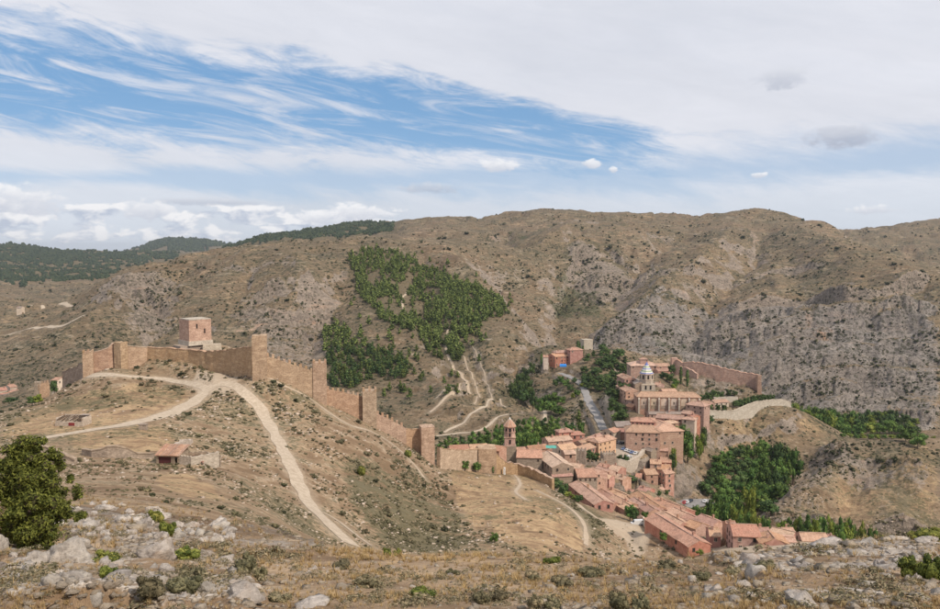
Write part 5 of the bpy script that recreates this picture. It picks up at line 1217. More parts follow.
# ------------------------------------------------------------------ vehicles
CARG = {}
def car_meshes(kind):
    if kind in CARG: return CARG[kind]
    L_, Wd, H = (4.2, 1.75, 1.45) if kind == 'car' else (5.4, 2.0, 2.35)
    b = MB()
    if kind == 'car': prof = [(-2.1, .35), (-2.1, .75), (-1.95, .88), (-1.2, .95), (-.55, 1.40), (.95, 1.42), (1.75, .98), (2.08, .90), (2.1, .35)]
    else: prof = [(-2.7, .4), (-2.7, .95), (-2.55, 1.15), (-1.85, 1.30), (-1.25, 2.15), (-.9, 2.30), (2.55, 2.32), (2.68, 2.2), (2.7, .4)]
    n = len(prof); hw = Wd / 2
    vs = [(x, s * (hw if z < H * .66 else hw * .86), z) for s in (-1, 1) for x, z in prof]
    b.add(vs, [(i, i + n, i + 1 + n, i + 1) for i in range(n - 1)] + [(n - 1, 2 * n - 1, n, 0), tuple(range(n)), tuple(reversed(range(n, 2 * n)))])
    body = b.mesh('body', WHITE); g = MB()
    if kind == 'car':
        for s in (-1, 1): g.add([(-.95, s * (hw*.93+.012), .98), (1.45, s * (hw*.93+.012), 1.0), (.85, s * (hw*.87+.012), 1.33), (-.5, s * (hw*.87+.012), 1.33)], [(0, 1, 2, 3) if s < 0 else (3, 2, 1, 0)])
        g.add([(-1.17, -.7, .99), (-1.17, .7, .99), (-.60, .62, 1.38), (-.60, -.62, 1.38)], [(0, 3, 2, 1)]); g.add([(1.73, -.7, 1.01), (1.73, .7, 1.01), (1.0, .62, 1.41), (1.0, -.62, 1.41)], [(0, 1, 2, 3)])
    else:
        for s in (-1, 1):
            for x0, x1 in ((-1.45, -.55), (-.4, .9), (1.05, 2.3)): g.add([(x0, s * (hw*.9+.015), 1.45), (x1, s * (hw*.9+.015), 1.45), (x1, s * (hw*.87+.015), 2.05), (x0 + .2, s * (hw*.87+.015), 2.05)], [(0, 1, 2, 3) if s < 0 else (3, 2, 1, 0)])
        g.add([(-1.87, -.85, 1.34), (-1.87, .85, 1.34), (-1.30, .75, 2.1), (-1.30, -.75, 2.1)], [(0, 3, 2, 1)])
    w = MB(); w.add([(.33 * math.cos(2*math.pi*i/12), y, .33 * math.sin(2*math.pi*i/12)) for y in (-.11, .11) for i in range(12)], [tuple(range(12)), tuple(reversed(range(12, 24)))] + [(i+12, (i+1) % 12+12, (i+1) % 12, i) for i in range(12)])
    lt = MB(); lt.box(-.05, .03, -.18, .18, -.09, .09)
    CARG[kind] = (body, g.mesh('windows', GLASS), w.mesh('wheel', flat('tyre', (.02, .02, .02), .8)), L_ / 2, hw, lt.mesh('headlight', flat('lamp_glass', (.7, .7, .68), .2, .5))); return CARG[kind]
PAINT = {}
def vehicle(kind, label, colour, u, v, z=None, D=None, yaw=0, group=None):
    body, gl, wh, hl, hw, lt = car_meshes(kind)
    if z is not None: p = pxw(*onlevel(u, v, z)); 
    else: p = pxw(u, v, D)
    root = empty('parked_car' if kind == 'car' else 'parked_van', p, R(yaw), label, kind, group)
    key = (kind, colour)
    if key not in PAINT:
        me = body.copy(); me.materials.clear(); me.materials.append(flat('car_paint', colour, .3, .5)); PAINT[key] = me
    child('body', PAINT[key], root); child('windows', gl, root)
    for sx in (-1, 1):
        for sy in (-1, 1): child('wheel', wh, root, (sx * hl * .64, sy * (hw - .08), .33))
    for sy in (-1, 1): child('headlight', lt, root, (-hl + .02, sy * hw * .7, .68 if kind == 'car' else .95))
    return root
WH, SI, BL, RD, DK = (.62, .62, .62), (.36, .38, .41), (.12, .18, .34), (.38, .03, .03), (.03, .04, .06)
zs = zsq + .17
G = 'cars parked on the town square'
for (u, v, c, yw, lab) in ((612.5, 450, WH, 10, 'white car nosed against the orange house on the square'), (616, 441.5, SI, 25, 'silver car farthest back on the square'), (618.5, 443, WH, 25, 'white car in the back row between the silver and dark cars'),
     (622, 444, DK, 25, 'dark car at the right of the back row on the square'), (623.5, 449.5, BL, 60, 'blue car leftmost in the slanting row on the square'), (626.5, 451, WH, 60, 'white car second in the slanting row on the square'),
     (629.5, 452, SI, 60, 'silver car third in the slanting row on the square'), (632, 453.2, BL, 60, 'blue car fourth in the slanting row on the square'), (635.5, 454, WH, 60, 'white car last in the slanting row on the square'), (628.5, 457.3, WH, 15, 'white car alone beside the retaining wall of the square')):
    vehicle('car', lab, c, u, v, z=zs, yaw=yw, group=G)
vehicle('van', 'white van with dark windows parked on the dirt lot', WH, 637, 525, D=330, yaw=6)
b = MB(); b.box(-1.5, 1.5, -1, 1, 0, 2.0); b.add([(-1.7, -1.2, 2.0), (1.7, -1.2, 2.0), (0, -1.2, 2.9), (-1.7, 1.2, 2.0), (1.7, 1.2, 2.0), (0, 1.2, 2.9)], [(0, 1, 2), (5, 4, 3), (0, 2, 5, 3), (2, 1, 4, 5)], 1)
o = link('brick_hut', b.mesh('brick_hut', [CREAM, TILE]), label='tiny cream hut with a red roof just behind the white van', cat='hut'); o.location = tuple(pxw(641, 522, 336))
W_('pale freestanding wall end right of the white van', [(644, 516.5, 334), (646, 520, 327), (649, 527, 318)], 2.4, th=.6, mat=CREAM, group=None, found=1.5)
LOT = [onlevel(u, v, pxw(688, 504, 432)[2]) for u, v in ((676, 503), (684, 499), (712, 499), (716, 504), (690, 508))]
sheet_poly('car_park', LOT, track_material('lot_asphalt', (.20, .19, .19), (.28, .27, .26), .3)); zp = pxw(688, 504, 432)[2] + .17
for (u, v, c, lab) in ((684.2, 503.5, RD, 'red car at the edge of the small car park by the river trees'), (687, 503, WH, 'white car beside the red one in the small car park'), (690.5, 501.5, DK, 'dark blue car at the back of the small car park'), (705, 502, WH, 'white car under the trees at the right of the small car park')):
    vehicle('car', lab, c, u, v, z=zp, yaw=55, group='cars in the small car park by the river trees')
for (u, v, r) in ((684, 503, 8), (695, 502, 9), (708, 502, 8)): p = pxw(*onlevel(u, v, zp)); PADS.append((p[0], p[1], zp - .7, r))
# ------------------------------------------------------------------ ruins on the castle field
def shed():
    p = pxw(168, 470, 172); z = float(base(p[0], p[1])); root = empty('tiled_shed', (p[0], p[1], z), R(-8), 'small stone shed with an orange tiled roof and walled roofless yard beside it', 'shed')
    k = 172 / 800
    w = 25 * k; b = MB(); d = 4.4; h = 1.9
    b.box(-w/2, -w/2+.5, 0, d, -1.5, h); b.box(w/2-.5, w/2, 0, d, -1.5, h + .25); b.box(-w/2, w/2, d-.4, d, -1.5, h + 1.3); b.box(w*.14, w*.30, 0, .4, -1.5, h); b.box(-w/2, w/2, 0.003, .4, h-.35, h)
    child('wall', b.mesh('wall', GREY), root)
    b = MB(); b.box(-w/2+.5, w/2-.5, d-.5, d-.45, -1.2, h+.8); child('interior_shade', b.mesh('interior_shade', DARK), root)  # near-black sheet before the back wall, shade inside the shed put into colour
    b = MB(); b.box(-w/2+.55, w*.13, .15, .22, 0, 1.55); child('gate', b.mesh('gate', flat('dark_red_timber', (.09, .03, .03), .8)), root)
    rs = MB(); rs.add([(-w/2-.3, -.4, h), (w/2+.2, -.4, h+.1), (w/2+.2, d+.1, h+1.45), (-w/2-.3, d+.1, h+1.35)] + [(-w/2-.3, -.4, h-.12), (w/2+.2, -.4, h-.02), (w/2+.2, d+.1, h+1.33), (-w/2-.3, d+.1, h+1.23)], [(0, 1, 2, 3), (7, 6, 5, 4), (0, 4, 5, 1), (1, 5, 6, 2), (3, 7, 4, 0)])
    rf = child('roof', rs.mesh('roof', TILE), root)
    t = MB(); t.tube([(0, 0, 0), (0, (d+.5)/2, .68), (0, d+.5, 1.36)], .11, 6); tm = t.mesh('tile_row', TILE); n = int((w + .4) / .30); rr = random.Random(3)
    for i in range(n): child('tile_row', tm, rf, (-w/2 - .15 + i * .30, -.42 + rr.uniform(-.05, .05), h + .02), rr.uniform(-.02, .02))
    # the roofless yard
    for (x0, y0, x1, y1, hh, th, m_) in ((w/2, .0, w/2+3.0, -.5, 2.0, .4, PALEST), (w/2+3.0, -.5, w/2+7.2, 4.2, 1.9, .4, PALEST), (w/2, 4.4, w/2+3.4, 6.2, 1.5, .4, GREY), (w/2+3.4, 6.2, w/2+7.2, 4.4, 1.2, .4, GREY)):
        b = MB(); n = 8; L2 = math.hypot(x1-x0, y1-y0); ux, uy = (x1-x0)/L2, (y1-y0)/L2; rw = random.Random(int(x0*9)); vs = []
        for i in range(n+1):
            tz = hh + rw.uniform(-.22, .12)
            for (o_, z_) in ((0, -1.5), (0, tz), (th, tz), (th, -1.5)): vs.append((x0+ux*L2*i/n - uy*o_, y0+uy*L2*i/n + ux*o_, z_))
        fs = [(i*4+a, (i+1)*4+a, (i+1)*4+a+1, i*4+a+1) for i in range(n) for a in range(3)] + [(0, 1, 2, 3), (n*4+3, n*4+2, n*4+1, n*4)]
        b.add(vs, fs); child('yard_wall', b.mesh('yard_wall', m_), root)
    rr = random.Random(9); tb = MB(); tb.tube([(-.22, 0, 0), (.22, 0, 0)], .10, 6); tm = tb.mesh('fallen_tile', TILER)
    for i in range(110):
        o = child('fallen_tile', tm, root, (w/2 + rr.uniform(.3, 5.4), rr.uniform(.8, 4.6), rr.uniform(.1, .9)), rr.uniform(0, 6)); o.rotation_euler[0] = rr.uniform(-.6, .6); o.rotation_euler[1] = rr.uniform(-.6, .6)
    PADS.append((p[0]+1.5, p[1]+2, z, 5.5))
    bb = MB(); bb.tube([(0, 0, 0), (2.8, 1.2, .5)], .09, 5); o = child('beam', bb.mesh('beam', WOOD), root, (w/2+.8, 1.5, 1.2))
shed()
def ruin():
    p = pxw(69, 427, 228); z = float(base(p[0], p[1])); root = empty('ruined_hut', (p[0], p[1], z), R(-5), 'long roofless stone hut with bare rafters above the pale track', 'hut')
    w = 8.4; d = 4.5; b = MB()
    b.box(-w/2, w/2, 0, .4, -1.5, 1.25); b.box(-w/2, -w/2+.4, .4, d, -1.5, 2.3); b.box(w/2-.6, w/2, .4, d, -1.5, 2.4); b.box(-w/2+.4, w/2-.6, d-.4, d, -1.5, 2.6); b.box(-.2, .2, .4, d-.4, -1.5, 2.0)
    child('wall', b.mesh('wall', PALEST), root)
    b = MB(); b.box(-.9, .9, -.06, .02, 0, .9); child('door', b.mesh('door', flat('red_door', (.22, .04, .04))), root, (.8, 0, .2))
    rb = MB(); rb.box(-.08, .08, 0, d, -.08, .08); rm = rb.mesh('rafter', WOOD)
    for i in range(10):
        if i in (3, 7): continue
        o = child('rafter', rm, root, (-w/2 + .6 + i * .8, 0, 1.8)); o.rotation_euler[0] = .16
    b = MB(); b.box(0, 2.4, d-1.6, d+.1, 2.65, 2.8); child('roof_remnant', b.mesh('roof_remnant', TILEG), root, (w/2-2.6, 0, 0))
    PADS.append((p[0], p[1]+2, z, 5))
ruin()
b = MB(); b.box(-1.0, 1.0, 0, 1.5, -1, 1.15); b.box(-1.15, 1.15, -.12, 1.62, 1.15, 1.3); o = link('water_tank', b.mesh('water_tank', [GREY]), label='small grey concrete box standing beside the pale track', cat='tank'); p = pxw(142, 424.5, 222); o.location = (p[0], p[1], float(base(p[0], p[1])) + .2)
def onland(pts, hs):
    r = []
    for (u, v), h in zip(pts, hs): g = hit(u, v, 100, 400); z = max(g[2], float(land(g[0], g[1])[0])); q = proj(g[0], g[1], z + h); r.append((float(q[0]), float(q[1]), g[1]))
    return r
W_('long dark dry stone wall across the castle field, bulging in the middle', onland([(82, 455), (92, 456.5), (101, 457), (108, 457.5), (118, 458), (128, 458), (138, 458.5), (150, 459), (158, 458)], [1.5, 1.3, 1.7, 2.6, 2.7, 2.0, 1.3, 1.2, 1.1]), [1.5, 1.3, 1.7, 2.6, 2.7, 2.0, 1.3, 1.2, 1.1], th=.7, mat=GREY, name='dry_stone_wall', worn=.25, group=None, found=1.5, rough=.1)
W_('broken dry stone wall beside the big juniper', onland([(36, 461), (46, 461.5), (56, 462.5), (66, 463.5), (75, 464)], [3.0, 3.2, 2.4, 1.6, .9]), [3.0, 3.2, 2.4, 1.6, .9], th=.8, mat=GREY, name='dry_stone_wall', worn=.3, group=None, found=1.5)
W_('heap-like pale dry stone wall running up behind the shed', onland([(160, 458), (166, 454), (172, 451.5), (180, 447), (189, 442)], [1.2, 2.2, 1.6, 1.9, .9]), [1.2, 2.2, 1.6, 1.9, .9], th=1.0, mat=PALEST, name='dry_stone_wall', worn=.5, group=None, found=1.5)
for (u, lab) in ((111.5, 'white block left of two lying before the dark dry stone wall'), (123, 'white block right of two lying before the dark dry stone wall')):
    b = MB(); b.box(-.6, .6, -.35, .35, 0, .38, 0, .05, .05); o = link('stone_block', b.mesh('stone_block', WHITE), label=lab, cat='block', group='white blocks by the dry stone wall'); p = pxw(u, 455.5, 176); o.location = (p[0], p[1], float(base(p[0], p[1])) + .25)
build_land(); build_ground(); build_tracks()
# ------------------------------------------------------------------ plants
NEEDLE = leafmat('juniper_needles', (.045, .062, .014), (.185, .205, .042), (.30, .27, .075))
PINEM = leafmat('pine_needles', (.036, .056, .016), (.145, .185, .048), (.19, .215, .065))
FORM = leafmat('far_forest_leaves', (.014, .024, .014), (.038, .055, .028), (.05, .06, .03))
POPM = leafmat('poplar_leaves', (.040, .080, .018), (.135, .215, .048), (.20, .26, .07))
DARKM = leafmat('dark_leaves', (.028, .052, .018), (.100, .150, .046), (.135, .18, .06))
YELM = leafmat('yellow_green_leaves', (.085, .12, .02), (.22, .26, .045), (.27, .27, .07))
OLIVE = leafmat('scrub_leaves', (.075, .070, .038), (.20, .175, .10), (.30, .235, .15))
SCRUB = leafmat('hill_scrub', (.022, .027, .014), (.085, .088, .043), (.12, .11, .062))
DRYM = leafmat('dry_grass', (.24, .155, .065), (.50, .36, .175), (.32, .21, .11))
nrg = np.random.default_rng(12)
def ico(sub):
    bm = bmesh.new(); bmesh.ops.create_icosphere(bm, subdivisions=sub, radius=1); v = np.array([q.co for q in bm.verts]); f = np.array([[q.index for q in p.verts] for p in bm.faces]); bm.free(); return v, f
ICO1, ICO2, ICO3 = ico(1), ico(2), ico(3)
def leafquads(P, N, size, rng, asp=1.6):
    """leaf clumps: bent little quads standing at P, facing roughly N"""
    n = len(P); r = rng.normal(size=(n, 3)); N = N + r * .75; N /= np.linalg.norm(N, axis=1)[:, None]
    t = np.cross(N, rng.normal(size=(n, 3))); t /= np.linalg.norm(t, axis=1)[:, None]; b = np.cross(N, t)
    s = (size * rng.uniform(.55, 1.35, n))[:, None]; k = asp
    c = [P - t * s * k * .5, P + b * s * .42 + N * s * .12, P + t * s * k * .5, P - b * s * .42 - N * s * .1]
    return np.stack(c, 1).reshape(-1, 3), np.arange(n * 4).reshape(n, 4)
def blobs_crown(blobs, nleaf, size, rng, core=.74, cs=ICO1):
    V = []; Q = []; Tt = []; o = 0; vol = np.array([b[3] * b[4] * b[5] for b in blobs]) ** .67; vol /= vol.sum()
    for b, w in zip(blobs, vol):
        n = max(6, int(nleaf * w)); d = rng.normal(size=(n, 3)); d /= np.linalg.norm(d, axis=1)[:, None]
        rad = np.array(b[3:6]); q = np.array([perl3(x * 2.3 + np.array(b[:3]) * 5) for x in d]) if n < 4000 else np.zeros(n)
        P = np.array(b[:3]) + d * rad * (rng.uniform(.72, 1.04, n) + .28 * q)[:, None]
        v, f = leafquads(P, d / rad * rad.mean(), size, rng); V.append(v); Q.append(f + o); o += len(v)
        cv = cs[0] * rad * core * (1 + .22 * rng.normal(size=(len(cs[0]), 1))) + np.array(b[:3]); V.append(cv); Tt.append(cs[1] + o); o += len(cv)
    return np.concatenate(V), np.concatenate(Q), np.concatenate(Tt)
def perl3(p): return mnoise.noise(Vector(p))
def crown_mesh(name, blobs, nleaf, size, mat, seed=1, core=.74, cs=ICO1, raw=False):
    rng = np.random.default_rng(seed); v, q, t = blobs_crown(blobs, nleaf, size, rng, core, cs)
    if raw: return v, q, t
    me = np_mesh(name, v, quads=q, tris=t); me.materials.append(mat); return me
def bl_round(seed, n=9, ex=.30):
    r = random.Random(seed); out = [(0, 0, .55, .30, .30, .30)]
    for i in range(n):
        a = i * 2.4 + r.random(); z = r.uniform(.30, .86); k = math.sin(min(1, (z - .12) / .86) * math.pi) ** .6 * ex
        s = r.uniform(.13, .23); out.append((k * math.cos(a), k * math.sin(a), z, s, s, s * r.uniform(.7, 1.0)))
    return out
def bl_poplar(seed):
    r = random.Random(seed); out = []
    for i in range(9):
        z = .16 + i * .095; w = .30 * math.sin(min(1, (1.12 - z)) * math.pi * .62) + .08
        out.append((r.uniform(-.14, .14), r.uniform(-.14, .14), z, w * r.uniform(.8, 1.15), w * r.uniform(.8, 1.1), .11))
    return out
def bl_pine(seed):
    r = random.Random(seed); out = []
    for i in range(6):
        z = .30 + i * .125; w = .42 * (1.08 - z) ** .55 * r.uniform(.8, 1.1); out.append((r.uniform(-.10, .10), r.uniform(-.10, .10), z, w, w, .10))
    return out
def bl_cypress(seed): return [(0, 0, .12 + i * .11, .42 * math.sin((.12 + i * .105) * 2.9) ** .7 + .05, .42 * math.sin((.12 + i * .105) * 2.9) ** .7 + .05, .12) for i in range(8)]
def bl_shrub(seed, n=6):
    r = random.Random(seed); out = [(0, 0, .3, .34, .34, .34)]
    for i in range(n): a = i * 2.4 + r.random(); k = r.uniform(.18, .36); s = r.uniform(.14, .24); out.append((k * math.cos(a), k * math.sin(a), r.uniform(.2, .62), s, s, s * 1.1))
    return out
def trunk_mesh(seed, limbs=4, r0=.035, top=.7):
    r = random.Random(seed); b = MB(); b.tube([(0, 0, -.06), (r.uniform(-.02, .02), 0, top * .35), (r.uniform(-.04, .04), r.uniform(-.03, .03), top)], [r0 * 1.3, r0, r0 * .45], 6)
    for i in range(limbs):
        a = r.random() * 6.3; z = top * r.uniform(.35, .8); b.tube([(0, 0, z), (.12 * math.cos(a), .12 * math.sin(a), z + .1), (.24 * math.cos(a), .24 * math.sin(a), z + .17)], [r0 * .5, r0 * .35, r0 * .15], 5)
    return b.mesh('trunk', BARK)
TRK = [trunk_mesh(i) for i in range(3)]
def hue_set(fn, kind, n, nleaf, size, mats, **k):
    return {m.name: [crown_mesh('crown', fn(s + 3), nleaf, size, m, s, **k) for s in range(n)] for m in mats}
ROUND = hue_set(bl_round, 'round', 3, 620, .062, (POPM, DARKM, YELM))
POPL = hue_set(bl_poplar, 'poplar', 3, 560, .055, (POPM, DARKM, YELM))
CYP = hue_set(bl_cypress, 'cyp', 1, 420, .05, (DARKM,))
PINEC = hue_set(bl_pine, 'pine', 3, 300, .075, (PINEM, DARKM))
trng = random.Random(21)
def lifted(u, v, up, dmin, dmax):
    d = np.linspace(dmin, dmax, 160); xx = (u - 470.0) / F; yy = (304.5 - v) / F; k = d / (CP + yy * SP); x = k * xx; zz = k * (-SP + yy * CP)
    g = land(x, d) + up - zz; i = np.argmin(np.abs(g)); return np.array((x[i], d[i], zz[i])) if abs(g[i]) < 2.0 else None
def tree(u, vtop, D, w, kind='round', mat=None, label=None, group=None, name='tree', cat='tree', hmin=2.5, hmax=40, h=None):
    mat = mat or POPM; p = pxw(u, vtop, D); z = float(land(p[0], p[1])[0]); hh = p[2] - z
    lo = max(hmin, w * .75 if hmin == 2.5 else hmin)
    if h or hh < lo or hh > hmax:      # stand it where a tree of the right height reaches this pixel
        hh = h or (lo * 1.15 if hh < lo else hmax)
        q = lifted(u, vtop, hh, D * (.97 if h else .72), D * (1.01 if h else 1.35))
        if q is None and h: z = min(float(land(p[0], p[1])[0]), p[2] - hh * .5); hh = p[2] - z if p[2] - z < 1.8 * h else h * 1.8; z = p[2] - hh
        elif q is None: hh = max(lo, min(hmax, p[2] - z)); z = min(z, p[2] - hh)
        else: p = q; z = float(land(p[0], p[1])[0])
    root = empty(name, (p[0], p[1], z - .1), trng.uniform(0, 6.28), label, cat, group)
    S_ = dict(round=ROUND, poplar=POPL, cypress=CYP, pine=PINEC)[kind][mat.name]
    child('crown', trng.choice(S_), root, scale=(w * trng.uniform(.9, 1.1), w, hh)); child('trunk', trng.choice(TRK), root, scale=(hh * .7, hh * .7, hh)); return root
ORD = 'first second third fourth fifth sixth seventh eighth ninth tenth eleventh twelfth thirteenth fourteenth fifteenth sixteenth seventeenth eighteenth nineteenth twentieth'.split()
# river poplars behind the bell tower
tops = [(440, 441), (452, 435), (466, 432), (480, 429), (492, 425), (504, 421), (516, 419), (524, 417), (532, 415.5), (540, 416.5), (548, 414), (556, 415), (564, 417), (571, 421), (577, 428)]
G1 = 'poplars along the river behind the bell tower'
for j, (D, dv, n) in enumerate(((520, 0, 19), (500, 5, 17), (480, 11, 14))):
    for i in range(n):
        u = 438 + (i + trng.uniform(.2, .8)) * (140 - j * 6) / n; v = np.interp(u, *zip(*tops)) + dv + trng.uniform(-1.5, 3.5)
        tree(u, v, D + trng.uniform(-8, 8), trng.uniform(6.5, 9.5), 'poplar' if j < 2 else 'round', POPM if trng.random() < .75 else DARKM, 'green river poplar behind the town wall, %s from the left in the %s row' % (ORD[i], ('back', 'middle', 'front')[j]), G1, 'poplar_tree')
for u, v, D, w, k, m, lab in (
    (513, 379, 700, 9, 'round', DARKM, None), (519, 371, 715, 10, 'round', DARKM, None), (526, 366, 725, 9, 'round', DARKM, None), (532, 361, 735, 8, 'round', DARKM, None), (520, 381, 690, 10, 'round', DARKM, None),
    (528, 378, 700, 11, 'round', DARKM, None), (524, 389, 680, 10, 'round', DARKM, None), (533, 388, 675, 8, 'round', DARKM, None), (516, 390, 690, 7, 'round', DARKM, None)):
    tree(u, v, D, w, k, m, 'dark green tree in the shady gully between the terraces and the convent', 'dark trees in the gully below the convent')
for u, v, D, w in ((541, 397, 640, 10), (547, 392, 640, 11), (554, 391, 638, 11), (561, 395, 636, 10), (551, 400, 620, 12), (559, 404, 615, 10), (543, 405, 620, 9)):
    tree(u, v, D, w, 'round', POPM, 'round bright green tree in the clump below the convent knoll', 'round green trees below the convent knoll')
for u, v, D, w, m in ((561, 375, 690, 7, POPM), (566, 379, 680, 8, POPM), (571, 384, 670, 8, DARKM), (577, 389, 655, 7, POPM), (556, 378, 688, 7, DARKM), (574, 377, 690, 6, DARKM), (584, 373, 700, 8, DARKM), (591, 376, 700, 8, DARKM), (598, 380, 695, 7, POPM), (582, 383, 670, 5, YELM), (573, 392, 640, 4, YELM)):
    tree(u, v, D, w, 'round', m, 'small tree on the banks either side of the winding road', 'small trees beside the winding road')
tree(579, 411, 560, 8, 'pine', PINEM, 'pointed dark conifer just left of the bottom of the road', None, 'conifer_tree'); tree(582, 421, 545, 6, 'round', POPM, 'light green round tree at the foot of the pointed conifer')
G2 = 'dense trees on the slope between the road and the cathedral'
for i in range(70):
    u = 584 + 44 * ((i * .618) % 1); v = 345 + 3 * math.sin(u * .3) + 40 * (((i * .37) % 1)) ** 1.1 + max(0, (u - 600) * .12)
    tree(u, v, 790 - 2.9 * (v - 343), trng.uniform(8, 12), 'round' if i % 3 else 'pine', DARKM, 'dark green tree in the dense wood right of the winding road', G2)
for u, v, D, w, m in ((612, 384, 640, 9, POPM), (618, 388, 620, 10, POPM), (614, 396, 600, 9, DARKM), (620, 402, 580, 10, DARKM), (624, 408, 565, 10, DARKM), (617, 411, 560, 9, POPM), (621, 418, 545, 8, DARKM), (611, 403, 590, 7, POPM)):
    tree(u, v, D, w, 'round', m, 'green tree pressed against the left edge of the cathedral quarter', 'trees at the left edge of the cathedral quarter')
for u, v, lab in ((578, 340, 'slim dark cypress left of the pale square tower'), (681, 365.5, 'slim cypress left of two under the fortress wall'), (687.5, 369, 'slim cypress right of two under the fortress wall')):
    tree(u, v, 760 if u < 600 else 618, 4, 'cypress', DARKM, lab, None, 'cypress_tree')
for i, (u, v) in enumerate(((580, 342), (583, 345), (541.5, 353))): tree(u, v, 750, 3.5, 'cypress', DARKM, 'dark cypress beside the convent church' if i < 2 else 'lone dark cypress at the left end of the convent', 'cypresses by the convent church' if i < 2 else None, 'cypress_tree')
for u, v, D, w, m in ((664, 371, 610, 8, DARKM), (670, 372, 608, 9, DARKM), (668, 378, 600, 9, DARKM), (675, 378, 600, 7, POPM), (674, 383, 592, 6, YELM), (672, 363, 640, 7, DARKM)):
    tree(u, v, D, w, 'round', m, 'garden tree between the cathedral tower and the fortress crag', 'garden trees between cathedral tower and fortress')
for u, v, D, w in ((697, 395, 585, 5), (703, 394, 588, 6), (709, 391, 592, 7), (715, 389, 594, 8), (721, 390, 596, 7), (729, 388, 604, 6), (735, 390, 606, 5), (741, 393, 606, 3)):
    tree(u, v, D, w, 'round', DARKM if u % 2 else POPM, 'garden tree on the terrace under the fortress wall', 'garden trees under the fortress wall')
for i in range(12):
    u = 735 + i * 3.4; tree(u, 399.5 - i * .85 + (i > 7) * (i - 7) * .9, 585 + i * 2, 4.5, 'round', DARKM, 'dark tree in the row along the inside of the spur wall', 'dark row of trees inside the spur wall')
for u in (704, 711, 718, 724): tree(u, 403.5, 566, 4.5, 'round', DARKM, 'dark bush in the row behind the pale spur wall', 'bushes behind the pale spur wall')
for u, v, D, w, m, lab in ((681, 422, 480, 14, POPM, 'biggest green tree between the mansion and the tall grey wall'), (688, 431, 478, 11, POPM, 'green tree beneath the biggest one beside the tall grey wall'), (674, 430, 474, 8, DARKM, 'dark tree touching the mansion on its right side'),
        (700, 431, 492, 7, YELM, 'yellow green tree at the foot of the tall grey wall'), (704, 424, 505, 5, DARKM, 'small dark tree at the right base of the tall grey wall'), (674, 446, 462, 5, YELM, 'bright yellow green bush below the mansion corner'), (672, 451, 458, 5, DARKM, 'dark bush under the bright bush below the mansion'), (711, 414, 545, 6, DARKM, 'bush against the start of the pale spur wall'),
        (667, 489, 425, 3, POPM, 'green bush under the tall pink house'), (659, 490, 424, 3, DARKM, 'small dark bush at the foot of the tumbling houses'), (632, 474, 428, 6, DARKM, 'blue green bush below the retaining wall of the square')):
    tree(u, v, D, w, 'round', m, lab, hmin=3)
G3 = 'big river trees below the golden spur'
lst = [(718, 452), (727, 447), (736, 444), (746, 441), (756, 439), (766, 438), (776, 441), (786, 438), (795, 446), (722, 462), (733, 458), (744, 455), (755, 453), (766, 452), (777, 455), (787, 453), (714, 470), (726, 472), (738, 468), (750, 466), (762, 465), (773, 467), (782, 469), (709, 480), (720, 482), (732, 480), (744, 480), (756, 478), (768, 480), (778, 482), (728, 491), (740, 493), (762, 492), (770, 497)]
for u, v in lst:
    m = POPM if trng.random() < .55 else DARKM
    row = [9, 8, 7, 9, 99]; k_ = lst.index((u, v)); rw = 0 if k_ < 9 else 1 if k_ < 16 else 2 if k_ < 23 else 3; ix = k_ - (0, 9, 16, 23)[rw]
    tree(u + trng.uniform(-2, 2), v + trng.uniform(-2, 3), 520 - (v - 438) * 1.5, trng.uniform(10, 14), 'round', m, 'large grove tree below the golden spur, %s from left in its %s row' % (ORD[ix], ('topmost', 'second', 'third', 'lowest')[rw]), G3, hmax=27)
for u, v, D, w, m, lab in ((750, 482, 412, 9, YELM, 'bright yellow green tree standing in front of the dark grove'), (722, 489, 400, 9, POPM, None), (729, 496, 392, 9, POPM, None), (716, 499, 392, 8, POPM, None), (737, 501, 385, 8, YELM, None), (745, 509, 375, 8, POPM, None), (756, 511, 370, 7, YELM, None), (701, 503, 398, 8, POPM, None), (709, 503, 396, 8, POPM, None), (694, 505, 402, 7, POPM, None), (766, 513, 368, 6, POPM, None)):
    tree(u, v, D, w, 'round', m, lab or 'light green willow-like tree between the car park and the red roofs', None if lab else 'light green trees behind the lower roofs')
tree(711, 496, 420, 6, 'round', leafmat('plum_leaves', (.020, .008, .012), (.05, .02, .028), (.06, .03, .03)) and DARKM, 'dark small tree beside the right end of the car park')
G4 = 'row of river poplars right of the last houses'
for i in range(19):
    u = 782 + i * 5.4; v = np.interp(u, [782, 800, 815, 840, 860, 882], [519, 514, 512.5, 517, 521, 529]) + trng.uniform(-1, 3.5)
    tree(u, v, 362 + trng.uniform(-8, 12), trng.uniform(5, 7.5), 'poplar' if i % 2 else 'round', POPM if i % 3 else YELM, 'poplar right of the last tiled houses, %s of its row from the left' % ORD[i], G4, 'poplar_tree')
G5 = 'band of river trees under the big grey cliffs'
for j, (D, dv, n) in enumerate(((715, -2, 20), (690, 4, 22), (665, 10, 18))):
    for i in range(n):
        u = 786 + (i + trng.random()) * 134 / n; top = np.interp(u, [786, 800, 830, 850, 870, 890, 905, 921], [401, 402, 409, 412, 410, 409, 414, 424]) + dv + trng.uniform(-1, 3)
        if u < 835 and j == 2: continue
        if top > 434: continue
        tree(u, top, D, trng.uniform(9, 13), 'round', (DARKM if u > 855 and j < 2 else POPM) if trng.random() < .8 else YELM, 'river tree in the %s of the long band beneath the grey cliffs' % (('upper', 'middle', 'lower')[j] + ' ' + ('left end', 'left part', 'middle', 'right part', 'right end')[min(4, int((u - 786) / 27))]), G5, hmax=30)
